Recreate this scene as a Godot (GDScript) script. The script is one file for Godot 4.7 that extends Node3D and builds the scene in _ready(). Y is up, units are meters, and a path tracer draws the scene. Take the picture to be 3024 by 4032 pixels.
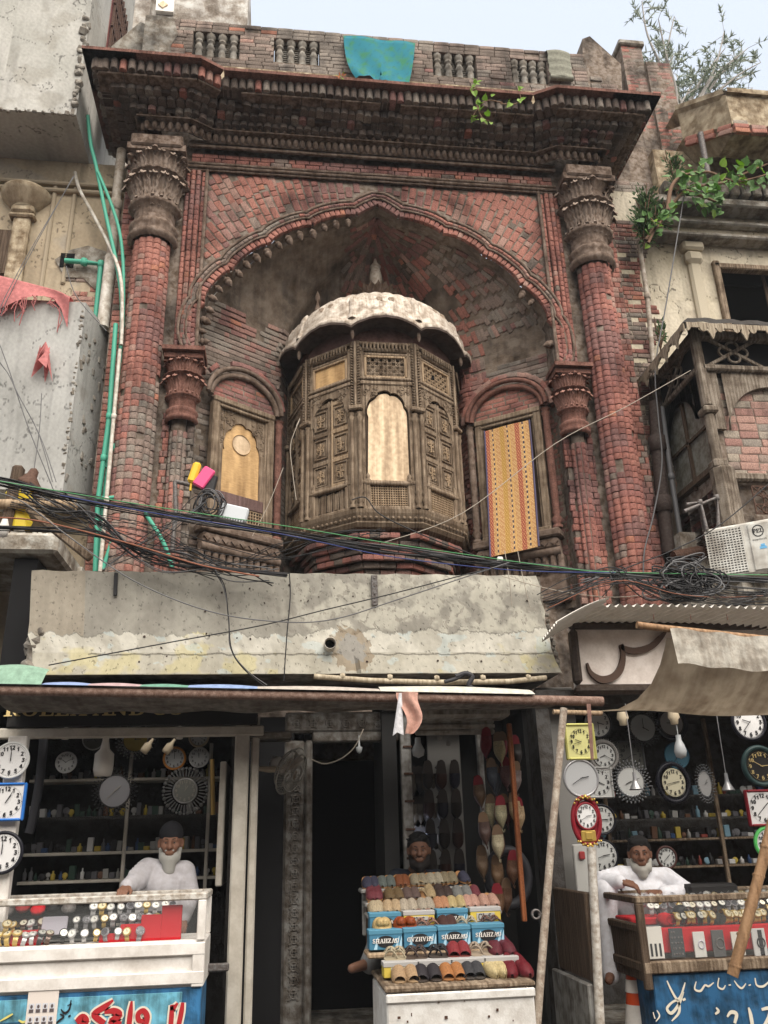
extends Node3D
# ------------------------------------------------------------------ geometry
class G:
	var v:=PackedVector3Array()
	var n:=PackedVector3Array()
	var c:=PackedColorArray()
	var u:=PackedVector2Array()
	var col:=Color.WHITE
	func tri(a:Vector3,b:Vector3,d:Vector3)->void:
		var m:=(b - a).cross(d - a).normalized()
		v.append(a); v.append(d); v.append(b)
		n.append(m); n.append(m); n.append(m)
		c.append(col); c.append(col); c.append(col)
	func quad(a:Vector3,b:Vector3,d:Vector3,e:Vector3)->void:
		tri(a,b,d); tri(a,d,e)
	func uvquad(a:Vector3,b:Vector3,d:Vector3,e:Vector3,r:=Rect2(0,0,1,1))->void:
		quad(a,b,d,e)
		var p:=[r.position+Vector2(0,r.size.y),r.end,r.position+Vector2(r.size.x,0),r.position]
		for k in [0,2,1,0,3,2]:
			u.append(p[k])
	func box(o:Vector3,s:Vector3,b:=Basis())->void:
		var x:=b.x*s.x*.5; var y:=b.y*s.y*.5; var z:=b.z*s.z*.5
		quad(o - x - y+z,o+x - y+z,o+x+y+z,o - x+y+z)
		quad(o+x - y - z,o - x - y - z,o - x+y - z,o+x+y - z)
		quad(o+x - y+z,o+x - y - z,o+x+y - z,o+x+y+z)
		quad(o - x - y - z,o - x - y+z,o - x+y+z,o - x+y - z)
		quad(o - x+y+z,o+x+y+z,o+x+y - z,o - x+y - z)
		quad(o - x - y - z,o+x - y - z,o+x - y+z,o - x - y+z)
	func bev(o:Vector3,s:Vector3,r:float,b:=Basis())->void:
		var h:=s*.5
		var rr:=minf(r,minf(h.x,minf(h.y,h.z))*.95)
		var i:=h - Vector3(rr,rr,rr)
		var q:=func(x,y,z):return o+b.x*x+b.y*y+b.z*z
		for sg in [1.0,-1.0]:
			var f:=func(a,bb,d,e):
				if sg>0:quad(a,bb,d,e)
				else:quad(e,d,bb,a)
			f.call(q.call(-i.x,-i.y,h.z*sg),q.call(i.x,-i.y,h.z*sg),q.call(i.x,i.y,h.z*sg),q.call(-i.x,i.y,h.z*sg))
			f.call(q.call(h.x*sg,-i.y,i.z),q.call(h.x*sg,-i.y,-i.z),q.call(h.x*sg,i.y,-i.z),q.call(h.x*sg,i.y,i.z))
			f.call(q.call(-i.x,h.y*sg,i.z),q.call(i.x,h.y*sg,i.z),q.call(i.x,h.y*sg,-i.z),q.call(-i.x,h.y*sg,-i.z))
			for t in [1.0,-1.0]:
				var g:=func(a,bb,d,e):
					if sg*t>0:quad(a,bb,d,e)
					else:quad(e,d,bb,a)
				g.call(q.call(i.x*t,-i.y,h.z*sg),q.call(h.x*t,-i.y,i.z*sg),q.call(h.x*t,i.y,i.z*sg),q.call(i.x*t,i.y,h.z*sg))
				g.call(q.call(-i.x,i.y*t,h.z*sg),q.call(i.x,i.y*t,h.z*sg),q.call(i.x,h.y*t,i.z*sg),q.call(-i.x,h.y*t,i.z*sg))
				g.call(q.call(h.x*sg,i.y*t,i.z),q.call(h.x*sg,i.y*t,-i.z),q.call(i.x*sg,h.y*t,-i.z),q.call(i.x*sg,h.y*t,i.z))
				for w in [1.0,-1.0]:
					var a:Vector3=q.call(h.x*sg,i.y*t,i.z*w)
					var d:Vector3=q.call(i.x*sg,h.y*t,i.z*w)
					var e:Vector3=q.call(i.x*sg,i.y*t,h.z*w)
					if sg*t*w>0:tri(a,d,e)
					else:tri(a,e,d)
	func grid(rows:Array,wrap:=false,flat:=false,uv:=false)->void:
		var R:=rows.size()
		var C:int=rows[0].size()
		var nn:=[]
		if not flat:
			for i in R:
				var line:=PackedVector3Array()
				var up:PackedVector3Array=rows[mini(i+1,R - 1)]
				var dn:PackedVector3Array=rows[maxi(i - 1,0)]
				var me:PackedVector3Array=rows[i]
				for j in C:
					var a:Vector3
					if wrap:a=me[(j+1) % (C - 1)] - me[(j+C - 2) % (C - 1)]
					else:a=me[mini(j+1,C - 1)] - me[maxi(j - 1,0)]
					var b:=up[j] - dn[j]
					if a.length_squared()<1e-12:a=up[mini(j+1,C - 1)] - up[maxi(j - 1,0)]+dn[mini(j+1,C - 1)] - dn[maxi(j - 1,0)]
					line.append(a.cross(b).normalized())
				nn.append(line)
		for i in R - 1:
			var p:PackedVector3Array=rows[i]
			var q:PackedVector3Array=rows[i+1]
			for j in C - 1:
				var s:=v.size()
				quad(p[j],p[j+1],q[j+1],q[j])
				if not flat:
					n[s]=nn[i][j]; n[s+1]=nn[i+1][j+1]; n[s+2]=nn[i][j+1]
					n[s+3]=nn[i][j]; n[s+4]=nn[i+1][j]; n[s+5]=nn[i+1][j+1]
				if uv:
					var a:=Vector2(float(j)/(C - 1),1.0 - float(i)/(R - 1)); var b:=Vector2(float(j+1)/(C - 1),1.0 - float(i+1)/(R - 1))
					u.append(a); u.append(b); u.append(Vector2(b.x,a.y)); u.append(a); u.append(Vector2(a.x,b.y)); u.append(b)
	func tube(p:PackedVector3Array,r:Variant,k:=6,cap:=true)->void:
		var rows:=[]
		var side:=Vector3.ZERO
		for i in p.size():
			var t:=(p[mini(i+1,p.size() - 1)] - p[maxi(i - 1,0)]).normalized()
			if side==Vector3.ZERO:side=t.cross(Vector3.UP if absf(t.y)<.9 else Vector3.RIGHT).normalized()
			side=(side - t*side.dot(t)).normalized()
			var o:=t.cross(side)
			var rad:float=r if r is float else r[i]
			var line:=PackedVector3Array()
			for j in k+1:
				var a:=TAU*(j % k)/k
				line.append(p[i]+(side*cos(a)+o*sin(a))*rad)
			rows.append(line)
		grid(rows,true)
		if cap:
			for e in [0,p.size() - 1]:
				var l:PackedVector3Array=rows[e]
				for j in k:
					if e:tri(p[e],l[j],l[j+1])
					else:tri(p[e],l[j+1],l[j])
	func lathe(prof:Array,k:int,xf:=Transform3D(),a0:=.0,a1:=TAU,lobes:=0,depth:=.0)->void:
		var rows:=[]
		for q in prof:
			var line:=PackedVector3Array()
			for j in k+1:
				var a:=a0+(a1 - a0)*j/k
				var rr:float=q.x*(1.0+depth*absf(sin(a*lobes*.5)) if lobes else 1.0)
				line.append(xf*Vector3(sin(a)*rr,q.y,cos(a)*rr))
			rows.append(line)
		grid(rows,is_equal_approx(a1 - a0,TAU))
	func prism(poly:PackedVector2Array,d:float,xf:=Transform3D(),sides:=true,back:=false)->void:
		var P:=poly
		if Geometry2D.is_polygon_clockwise(P):
			P=poly.duplicate(); P.reverse()
		var t:=Geometry2D.triangulate_polygon(P)
		for i in range(0,t.size(),3):
			var a:=P[t[i]]; var b:=P[t[i+1]]; var e:=P[t[i+2]]
			if (b - a).cross(e - a)<0:
				var w:=b; b=e; e=w
			tri(xf*Vector3(a.x,a.y,d),xf*Vector3(b.x,b.y,d),xf*Vector3(e.x,e.y,d))
			if back:tri(xf*Vector3(a.x,a.y,0),xf*Vector3(e.x,e.y,0),xf*Vector3(b.x,b.y,0))
		if sides:
			for i in P.size():
				var a:=P[i]; var b:=P[(i+1) % P.size()]
				quad(xf*Vector3(a.x,a.y,0),xf*Vector3(b.x,b.y,0),xf*Vector3(b.x,b.y,d),xf*Vector3(a.x,a.y,d))
	func add(g:G,xf:Transform3D,tint=null)->void:
		v.append_array(xf*g.v)
		var b:=xf.basis.inverse().transposed()
		var m:PackedVector3Array=Transform3D(b,Vector3.ZERO)*g.n
		n.append_array(m)
		if tint==null:c.append_array(g.c)
		else:
			var cc:=PackedColorArray(); cc.resize(g.v.size()); cc.fill(tint); c.append_array(cc)
		u.append_array(g.u)
	func mesh()->ArrayMesh:
		var a:=[]; a.resize(Mesh.ARRAY_MAX)
		for i in n.size():
			n[i]=n[i].normalized()
		a[Mesh.ARRAY_VERTEX]=v; a[Mesh.ARRAY_NORMAL]=n; a[Mesh.ARRAY_COLOR]=c
		if u.size()==v.size():a[Mesh.ARRAY_TEX_UV]=u
		var m:=ArrayMesh.new()
		m.add_surface_from_arrays(Mesh.PRIMITIVE_TRIANGLES,a)
		return m
# ------------------------------------------------------------------ nodes
var used:={}
func numbered(nm:String,par:Node)->String:
	var key:=str(par.get_instance_id())+nm
	var k:int=used.get(key,-1)+1
	used[key]=k
	return nm if k==0 else "%s_%03d" % [nm,k]
func put(par:Node,o:Node3D,nm:String)->void:
	o.name=numbered(nm,par)
	par.add_child(o,true)
func tag(o:Node,label:="",cat:="",grp:="",kind:="")->void:
	if label:o.set_meta("label",label)
	if cat:o.set_meta("category",cat)
	if grp:o.set_meta("group",grp)
	if kind:o.set_meta("kind",kind)
func origin_of(par:Node)->Vector3:
	var o:=Vector3.ZERO
	while par is Node3D and par!=self:
		o+=(par as Node3D).position
		par=par.get_parent()
	return o
func ob(nm:String,g:Variant,m:Material,par:Node=self,world:=false)->MeshInstance3D:
	var o:=MeshInstance3D.new()
	if g is G and g.v.is_empty():return o
	o.mesh=g.mesh() if g is G else g
	o.material_override=m
	if world:o.position=-origin_of(par)
	put(par,o,nm)
	return o
func th(nm:String,label:String,cat:String,at:=Vector3.ZERO,turn:=.0,grp:="")->Node3D:
	var o:=Node3D.new()
	o.position=at
	o.rotation.y=turn
	put(self,o,nm)
	tag(o,label,cat,grp)
	return o
func dup(src:Node3D,nm:String,label:String,xf:Transform3D)->Node3D:
	var o:Node3D=src.duplicate()
	put(self,o,nm)
	o.transform=xf
	if label:o.set_meta("label",label)
	return o
# ------------------------------------------------------------------ textures and materials
var rng:=RandomNumberGenerator.new()
func rf(a:float,b:float)->float:return rng.randf_range(a,b)
func noise(sd:int,f:float,oct:=4,type:=FastNoiseLite.TYPE_SIMPLEX_SMOOTH)->FastNoiseLite:
	var z:=FastNoiseLite.new()
	z.seed=sd; z.frequency=f; z.fractal_octaves=oct; z.noise_type=type
	return z
func seamless(sd:int,f:float,oct:int,s:=Vector2i(512,512),type:=FastNoiseLite.TYPE_SIMPLEX_SMOOTH)->PackedByteArray:
	var im:=noise(sd,f,oct,type).get_seamless_image(s.x,s.y)
	im.convert(Image.FORMAT_L8)
	return im.get_data()
func grey_tex(base:float,layers:Array,s:=Vector2i(512,512),tint:=[1.0,1.0,1.0])->Array:
	var d:=PackedByteArray(); d.resize(s.x*s.y*3)
	var h:=PackedByteArray(); h.resize(s.x*s.y)
	var L:=layers.size()
	for i in s.x*s.y:
		var x:=base
		for k in L:
			x+=(layers[k][0][i]/255.0 - .5)*layers[k][1]
		x=clampf(x,.12,1.0)
		h[i]=int(x*255)
		d[i*3]=int(255*pow(x,tint[0])); d[i*3+1]=int(255*pow(x,tint[1])); d[i*3+2]=int(255*pow(x,tint[2]))
	var b:=Image.create_from_data(s.x,s.y,false,Image.FORMAT_L8,h)
	b.convert(Image.FORMAT_RGBA8)
	b.bump_map_to_normal_map(6.0)
	return [ImageTexture.create_from_image(Image.create_from_data(s.x,s.y,false,Image.FORMAT_RGB8,d)),ImageTexture.create_from_image(b)]
var T:={}
func make_textures()->void:
	var fine:=seamless(1,.09,4)
	var mid:=seamless(2,.022,5)
	var big:=seamless(3,.008,4)
	var cell:=seamless(4,.06,2,Vector2i(512,512),FastNoiseLite.TYPE_CELLULAR)
	var st:=Image.create_from_data(512,32,false,Image.FORMAT_L8,seamless(5,.045,5,Vector2i(512,32)))
	st.resize(512,512,Image.INTERPOLATE_CUBIC)
	var streak:=st.get_data()
	T.brick=grey_tex(.9,[[fine,.45],[mid,.4],[cell,.15]],Vector2i(512,512),[1.0,1.0,1.0])
	T.plaster=grey_tex(.88,[[fine,.18],[mid,.35],[big,.5]],Vector2i(512,512),[.85,1.0,1.15])
	T.wood=grey_tex(.86,[[streak,.5],[fine,.22]],Vector2i(512,512),[.9,1.0,1.1])
	T.grime=grey_tex(.9,[[mid,.35],[streak,.25],[big,.45]],Vector2i(512,512),[.9,1.0,1.08])
	T.metal=grey_tex(.82,[[fine,.3],[mid,.5]],Vector2i(512,512),[.8,1.0,1.1])
	T.soot=grey_tex(.95,[[big,.75],[mid,.4],[streak,.35],[fine,.15]],Vector2i(512,512),[1.0,1.0,.98])
	T.soft=grey_tex(.95,[[mid,.10],[fine,.06],[big,.16]],Vector2i(512,512),[.9,1.0,1.1])
	T.cloth=grey_tex(.88,[[mid,.25],[fine,.12]])
var mats:={}
func srgb(r:float,g:float,b:float)->Color:return Color(r,g,b).linear_to_srgb()
func mt(nm:String,lin:=Color(.5,.5,.5),rough:=.9,tx:="",scale:=1.0,o:={})->StandardMaterial3D:
	if mats.has(nm):return mats[nm]
	var m:=StandardMaterial3D.new()
	m.resource_name=nm
	m.albedo_color=srgb(lin.r,lin.g,lin.b)
	m.roughness=rough
	m.cull_mode=BaseMaterial3D.CULL_DISABLED
	m.vertex_color_use_as_albedo=true
	m.metallic_specular=o.get("spec",.35)
	if tx:
		m.albedo_texture=T[tx][0]
		m.uv1_triplanar=true
		m.uv1_world_triplanar=o.get("world",true)
		m.uv1_scale=Vector3(scale,scale,scale)*o.get("stretch",Vector3.ONE)
		if o.get("bump",1.0)>.0:
			m.normal_enabled=true
			m.normal_texture=T[tx][1]
			m.normal_scale=o.get("bump",1.0)
	if o.has("over"):
		m.detail_enabled=true
		m.detail_albedo=T[o.over][0]
		m.detail_blend_mode=BaseMaterial3D.BLEND_MODE_MUL
		m.detail_uv_layer=BaseMaterial3D.DETAIL_UV_2
		m.uv2_triplanar=true
		m.uv2_world_triplanar=true
		m.uv2_scale=Vector3.ONE*o.get("over_scale",.35)
	if o.has("metal"):m.metallic=o.metal
	if o.has("alpha"):
		m.transparency=BaseMaterial3D.TRANSPARENCY_ALPHA
		m.albedo_color.a=o.alpha
	if o.has("back"):
		m.backlight_enabled=true
		m.backlight=srgb(o.back.r,o.back.g,o.back.b)
	if o.has("emit"):
		m.emission_enabled=true
		m.emission=o.emit
		m.emission_energy_multiplier=o.get("power",1.0)
	mats[nm]=m
	return m
func mtex(nm:String,im:Image,rough:=.9,bump:=.0)->StandardMaterial3D:
	var m:=StandardMaterial3D.new()
	m.resource_name=nm
	m.albedo_texture=ImageTexture.create_from_image(im)
	m.roughness=rough
	m.metallic_specular=.35
	m.cull_mode=BaseMaterial3D.CULL_DISABLED
	if bump>.0:
		m.normal_enabled=true
		m.normal_texture=T.plaster[1]
		m.normal_scale=bump
		m.uv1_triplanar=false
	mats[nm]=m
	return m
# a small picture computed from a function of (u, v) that gives a linear colour
func picture(w:int,h:int,f:Callable)->Image:
	var d:=PackedByteArray(); d.resize(w*h*3)
	for y in h:
		for x in w:
			var k:Color=f.call((x+.5)/w,(y+.5)/h)
			k=k.linear_to_srgb()
			var i:=(y*w+x)*3
			d[i]=int(clampf(k.r,0,1)*255); d[i+1]=int(clampf(k.g,0,1)*255); d[i+2]=int(clampf(k.b,0,1)*255)
	return Image.create_from_data(w,h,false,Image.FORMAT_RGB8,d)
# ------------------------------------------------------------------ small shapes
func sag(a:Vector3,b:Vector3,s:float,n:=14)->PackedVector3Array:
	var p:=PackedVector3Array()
	for i in n+1:
		var t:=float(i)/n
		p.append(a.lerp(b,t) - Vector3(0,s*4.0*t*(1.0 - t),0))
	return p
func spline(pts:Array,per:=6)->PackedVector3Array:
	var p:=PackedVector3Array()
	for i in pts.size() - 1:
		var a:Vector3=pts[maxi(i - 1,0)]; var b:Vector3=pts[i]; var d:Vector3=pts[i+1]; var e:Vector3=pts[mini(i+2,pts.size() - 1)]
		for k in per:
			p.append(b.cubic_interpolate(d,a,e,float(k)/per))
	p.append(pts[pts.size() - 1])
	return p
func ribbon(pts:Array,w:Array,per:=6)->PackedVector2Array:
	var p3:=[]
	for i in pts.size():p3.append(Vector3(pts[i].x,pts[i].y,w[i]))
	var q:=spline(p3,per)
	var l:=PackedVector2Array(); var r:=PackedVector2Array()
	for i in q.size():
		var t:=q[mini(i+1,q.size() - 1)] - q[maxi(i - 1,0)]
		var s:=Vector2(-t.y,t.x).normalized()*maxf(q[i].z,.001)*.5
		l.append(Vector2(q[i].x,q[i].y)+s)
		r.append(Vector2(q[i].x,q[i].y) - s)
	r.reverse()
	l.append_array(r)
	return l
func stroke(g:G,pts:Array,w:Array,d:float,xf:Transform3D,per:=6)->void:
	var q:=ribbon(pts,w,per)
	var k:=q.size()/2
	for i in k - 1:
		var a:=q[i]; var b:=q[i+1]; var e:=q[2*k - 2 - i]; var f:=q[2*k - 1 - i]
		g.quad(xf*Vector3(f.x,f.y,d),xf*Vector3(e.x,e.y,d),xf*Vector3(b.x,b.y,d),xf*Vector3(a.x,a.y,d))
		if d>.004:
			g.quad(xf*Vector3(a.x,a.y,0),xf*Vector3(a.x,a.y,d),xf*Vector3(b.x,b.y,d),xf*Vector3(b.x,b.y,0))
			g.quad(xf*Vector3(f.x,f.y,0),xf*Vector3(e.x,e.y,0),xf*Vector3(e.x,e.y,d),xf*Vector3(f.x,f.y,d))
func text_g(s:String,size:float,font:="Droid Sans",depth:=.002,bold:=false)->G:
	var t:=TextMesh.new()
	var f:=SystemFont.new()
	f.font_names=PackedStringArray([font])
	if bold:f.font_weight=700
	t.font=f
	t.text=s
	t.font_size=32
	t.pixel_size=size/23.0
	t.depth=depth
	t.curve_step=3.0
	var a:=t.get_mesh_arrays()
	var g:=G.new()
	var v:PackedVector3Array=a[Mesh.ARRAY_VERTEX]
	var ix:PackedInt32Array=a[Mesh.ARRAY_INDEX]
	for i in range(0,ix.size(),3):
		g.tri(v[ix[i]],v[ix[i+2]],v[ix[i+1]])
	return g
func leaf_g(l:float,w:float,tip:=.0)->G:
	var g:=G.new()
	var o:=[Vector2(0,0),Vector2(w*.42,.04*l),Vector2(w*.5,.28*l),Vector2(w*.33,.6*l),Vector2(w*.08,(.86 - tip*.1)*l),Vector2(0,l)]
	for s in [1.0,-1.0]:
		for i in 5:
			var a:Vector2=o[i]; var b:Vector2=o[i+1]
			var p:=Vector3(a.x*s,a.y,absf(a.x)*.35); var q:=Vector3(b.x*s,b.y,absf(b.x)*.35)
			var c0:=Vector3(0,a.y,0); var c1:=Vector3(0,b.y,0)
			if s>0:g.quad(c0,p,q,c1)
			else:g.quad(p,c0,c1,q)
	return g
const EYE:=Vector3(-1.1,1.6,8.3)
func _ready()->void:
	var cam:=Camera3D.new()
	cam.name="camera"
	cam.position=EYE
	cam.rotation_degrees=Vector3(21.3,-7.4,-1.6)
	cam.fov=62.85
	cam.near=.05
	cam.far=400.0
	add_child(cam)
	cam.current=true
	var env:=Environment.new()
	var sm:=ProceduralSkyMaterial.new()
	sm.sky_top_color=srgb(.315,.345,.395)
	sm.sky_horizon_color=srgb(.29,.312,.335)
	sm.sky_curve=.25
	sm.ground_bottom_color=srgb(.12,.115,.11)
	sm.ground_horizon_color=srgb(.25,.24,.23)
	sm.sky_energy_multiplier=1.0
	sm.sun_angle_max=1.0
	var sky:=Sky.new(); sky.sky_material=sm
	env.background_mode=Environment.BG_SKY
	env.sky=sky
	env.background_energy_multiplier=1.0
	env.tonemap_mode=Environment.TONE_MAPPER_LINEAR
	env.tonemap_exposure=2.7
	env.sdfgi_enabled=true
	env.ssao_enabled=true
	env.ssil_enabled=true
	env.fog_enabled=true
	env.fog_density=.0012
	env.fog_light_color=srgb(.78,.83,.9)
	var we:=WorldEnvironment.new(); we.name="environment"; we.environment=env
	add_child(we)
	var sun:=DirectionalLight3D.new(); sun.name="sun"
	sun.light_energy=.64
	sun.light_color=Color(1,.97,.93)
	sun.light_angular_distance=60.0
	sun.shadow_enabled=true
	sun.rotation_degrees=Vector3(-50,18,0)
	add_child(sun)
	rng.seed=7
	make_textures()
	make_materials()
	ground()
	haveli()
	bay_window()
	roofline()
	left_side()
	right_side()
	beam_and_awnings()
	left_shop()
	right_shop()
	doorway()
	shoe_stall()
	people()
	cables()
	plants()
# ------------------------------------------------------------------ the brick house with the great arch
var PAL:=[Color(.409,.180,.143),Color(.355,.160,.135),Color(.453,.207,.162),Color(.298,.159,.142),Color(.372,.211,.180),Color(.487,.219,.147),Color(.462,.285,.235),Color(.336,.257,.216),Color(.319,.276,.237),Color(.215,.172,.145),Color(.408,.350,.286),Color(.165,.130,.112)]
var tone_mats:=[]
var n1:=noise(11,.55,3)
var n2:=noise(12,2.3,3)
var bricks:=[]
var kinds:={}
func make_materials()->void:
	for i in PAL.size():
		tone_mats.append(mt("brick tone %d" % i,PAL[i],.93,"brick",4.0,{"bump":1.4,"over": "soot","over_scale":.24}))
	mt("brick",Color.WHITE,.93,"brick",4.0,{"bump":1.4,"over": "soot","over_scale":.24})
	mt("mortar",Color(.24,.20,.168),.97,"plaster",1.5,{"over": "soot","over_scale":.24})
	mt("dark mortar",Color(.075,.055,.047),.97,"plaster",1.5)
	mt("carved",Color(.225,.175,.145),.95,"plaster",2.0,{"bump":1.3,"over": "grime","over_scale":.8})
	mt("red carved",Color(.235,.115,.09),.95,"brick",3.0,{"bump":1.3,"over": "grime","over_scale":.8})
	mt("old wood",Color(.31,.245,.18),.85,"wood",1.4,{"bump":1.2,"over": "grime","over_scale":.8})
	mt("dark wood",Color(.11,.078,.055),.85,"wood",1.4,{"bump":1.2})
	mt("pale wood",Color(.40,.30,.20),.85,"wood",1.6,{"bump":1.0})
	mt("plywood",Color(.62,.41,.20),.7,"wood",.35,{"bump":.3,"stretch":Vector3(1,2,1)})
	mt("pale plywood",Color(.74,.58,.40),.7,"wood",.3,{"bump":.2})
	mt("whitewash",Color(.72,.67,.60),.92,"plaster",1.3,{"over": "grime","over_scale":1.6})
	mt("cement",Color(.30,.285,.255),.95,"plaster",.9,{"over": "soot","over_scale":.24})
	mt("pale cement",Color(.47,.46,.42),.95,"plaster",.7,{"over": "grime","over_scale":.25})
	mt("cream plaster",Color(.45,.385,.28),.95,"plaster",.9,{"over": "grime","over_scale":.5})
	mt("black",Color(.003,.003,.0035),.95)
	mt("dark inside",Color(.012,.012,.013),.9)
	mt("rusty iron",Color(.12,.07,.05),.75,"metal",3.0)
	mt("grey iron",Color(.20,.20,.20),.6,"metal",3.0,{"metal":.4})
	mt("green pipe",Color(.07,.34,.24),.45)
	mt("white pvc",Color(.62,.60,.55),.5,"plaster",1.2,{"bump":.0})
	mt("grey pvc",Color(.40,.36,.31),.55,"plaster",1.2,{"bump":.0})
	mt("cable",Color(.018,.018,.02),.5)
	mt("cable green",Color(.07,.24,.10),.6); mt("cable blue",Color(.03,.045,.16),.6); mt("cable orange",Color(.22,.085,.05),.6); mt("cable pale",Color(.34,.30,.25),.6)
	mt("cable grey",Color(.11,.11,.115),.5)
	mt("glass",Color(.9,.95,.95),.05,"",1.0,{"alpha":.025,"spec":.35})
	mt("white paint",Color(.76,.735,.70),.6,"soft",.8,{"bump":.3})
	mt("shop cream",Color(.52,.49,.43),.6,"soft",.9,{"bump":.3})
	mt("street",Color(.09,.085,.08),.95,"plaster",.6)
	mt("vault",Color(.235,.195,.16),.96,"plaster",.8,{"bump":1.5,"over": "soot","over_scale":.55})
func brick_g(w:float,h:float,d:float,sd:int,bulge:=.0,round_end:=false)->G:
	var g:=G.new()
	var r:=RandomNumberGenerator.new(); r.seed=sd
	var b:=.008
	var xs:=[-w/2,-w/2,-w/2+b,.0,w/2 - b,w/2,w/2]
	if bulge>.0:xs=[-w/2,-w/2,-w/3.4,.0,w/3.4,w/2,w/2]
	var ys:=[-h/2,-h/2+b,h/2 - b,h/2]
	var rows:=[]
	for j in 4:
		var line:=PackedVector3Array()
		for i in 7:
			var edge:=j==0 or j==3 or i==1 or i==5
			var z:=-b*.9 if edge else r.randf_range(-.004,.004)
			if i==0 or i==6:z=-d
			elif bulge>.0:z+=bulge*(cos(xs[i]/w*PI) - .3)
			var y:float=ys[j]
			if round_end and j==3 and absf(xs[i])>w*.3:y-=w*.32
			line.append(Vector3(xs[i]+(r.randf_range(-.004,.004) if i>0 and i<6 else .0),y+r.randf_range(-.003,.003),z))
		rows.append(line)
	g.grid(rows)
	for j in [0,3]:
		var l:PackedVector3Array=rows[j]
		for i in 5:
			var p:=l[i+1]
			if i==4:break
			var q:=l[i+2]
			if j==0:g.quad(Vector3(p.x,p.y,-d),Vector3(q.x,q.y,-d),q,p)
			else:g.quad(p,q,Vector3(q.x,q.y,-d),Vector3(p.x,p.y,-d))
	return g
func kind(k:String)->Array:
	if not kinds.has(k):
		var spec={"s":[.165,.058,.05,.0,false],"h":[.08,.058,.05,.0,false],"c":[.092,.072,.05,.022,false],"t":[.056,.072,.04,.014,false],"v":[.060,.085,.06,.0,false],"m":[.060,.075,.05,.02,false],"d":[.082,.15,.16,.02,true],"e":[.09,.085,.12,.012,false],"w":[.21,.068,.06,.0,false]}[k]
		var a:=[]
		for i in 4:a.append(brick_g(spec[0],spec[1],spec[2],100+i+k.unicode_at(0)*7,spec[3],spec[4]))
		var ms:=[]
		for g in a:ms.append(g.mesh())
		kinds[k]=[a,ms,spec[0]*spec[1]]
	return kinds[k]
func tone(p:Vector3,grey:=.25,red:=.0)->int:
	var a:=n1.get_noise_3dv(p*.8)*1.1+n2.get_noise_3dv(p*.7)*.6+rf(-.16,.16)
	var g:=grey+n1.get_noise_3dv(p+Vector3(40,9,3))*.6+rf(-.12,.12) - red
	if rf(0,1)<.05:return [5,6,3,9][rng.randi() % 4]
	if g>.55:return 8 if a>.1 else 7 if a>-.15 else 9
	if g>.38:return 7 if a>.2 else 4 if a>-.1 else 3
	if a>.5:return 6 if rf(0,1)<.5 else 2
	if a>.15:return 2
	if a>-.1:return 0
	return 1 if a>-.35 else 3
func brk(par:Node3D,o:Vector3,x:Vector3,y:Vector3,k:String,t:int,sx:=1.0,sy:=1.0)->void:
	x=x.normalized(); y=(y - x*x.dot(y)).normalized()
	var z:=x.cross(y)
	bricks.append([par,Transform3D(Basis(x*sx,y*sy,z),o+z*rf(-.0035,.0035)),k,t,rng.randi() % 4])
func lay_bricks(thing:Node3D,most:=290)->void:
	for b in bricks:
		var s=kind(b[2])[2]
		var x:Transform3D=b[1]
		b.append(s*x.basis.x.length()*x.basis.y.length()/(x.origin - EYE).length_squared()*absf(x.basis.z.dot((EYE - x.origin).normalized())))
	bricks.sort_custom(func(a,b):return a[5]>b[5])
	var rest:=G.new()
	for i in bricks.size():
		var b:Array=bricks[i]
		if i<most:
			var o:=MeshInstance3D.new()
			o.mesh=kind(b[2])[1][b[4]]
			o.material_override=tone_mats[b[3]]
			o.transform=Transform3D((b[1] as Transform3D).basis,(b[1] as Transform3D).origin - origin_of(b[0]))
			put(b[0],o,"brick")
		else:
			rest.add(kind(b[2])[0][b[4]],b[1],PAL[b[3]])
	if rest.v.size():
		var r:=ob("brickwork",rest,mats["brick"],thing,true)
		tag(r,"","","","stuff")
	bricks=[]
# half of the arch, springing to apex; then the whole curve from left to right
var arch:=PackedVector2Array()
var arch_n:=PackedVector2Array()
var raw:=PackedVector2Array()
const SPRING:=6.82
const SEC:=[Vector2(2.10,.0),Vector2(2.08,-.12),Vector2(1.16,-.74),Vector2(1.05,-1.1)]
func make_arch()->void:
	var k:=[Vector3(2.10,6.82,0),Vector3(2.12,7.10,0),Vector3(2.05,7.45,0),Vector3(1.91,7.72,0),Vector3(1.67,8.01,0),Vector3(1.39,8.27,0),Vector3(1.1,8.48,0),Vector3(.8,8.63,0),Vector3(.56,8.73,0),Vector3(.36,8.79,0),Vector3(.17,8.865,0),Vector3(0,8.96,0)]
	var s:=spline(k,8)
	var L:=.0
	var half:=PackedVector2Array()
	for i in s.size():
		if i:L+=(s[i] - s[i - 1]).length()
		half.append(Vector2(s[i].x,s[i].y))
	var acc:=.0
	var sc:=PackedVector2Array()
	for i in half.size():
		if i:acc+=(half[i] - half[i - 1]).length()
		var t:=(half[mini(i+1,half.size() - 1)] - half[maxi(i - 1,0)]).normalized()
		var o:=Vector2(t.y,-t.x)
		var w:=absf(sin(acc/L*PI*5.5))
		sc.append(half[i] - o*(.045*pow(1.0 - w,2.0) - .012))
	sc[sc.size() - 1]=Vector2(0,8.95)
	raw=half
	for i in sc.size():arch.append(Vector2(-sc[i].x,sc[i].y))
	for i in range(sc.size() - 2,-1,-1):arch.append(sc[i])
	for i in arch.size():
		var t:=(arch[mini(i+2,arch.size() - 1)] - arch[maxi(i - 2,0)]).normalized()
		arch_n.append(Vector2(-t.y,t.x))
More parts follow.
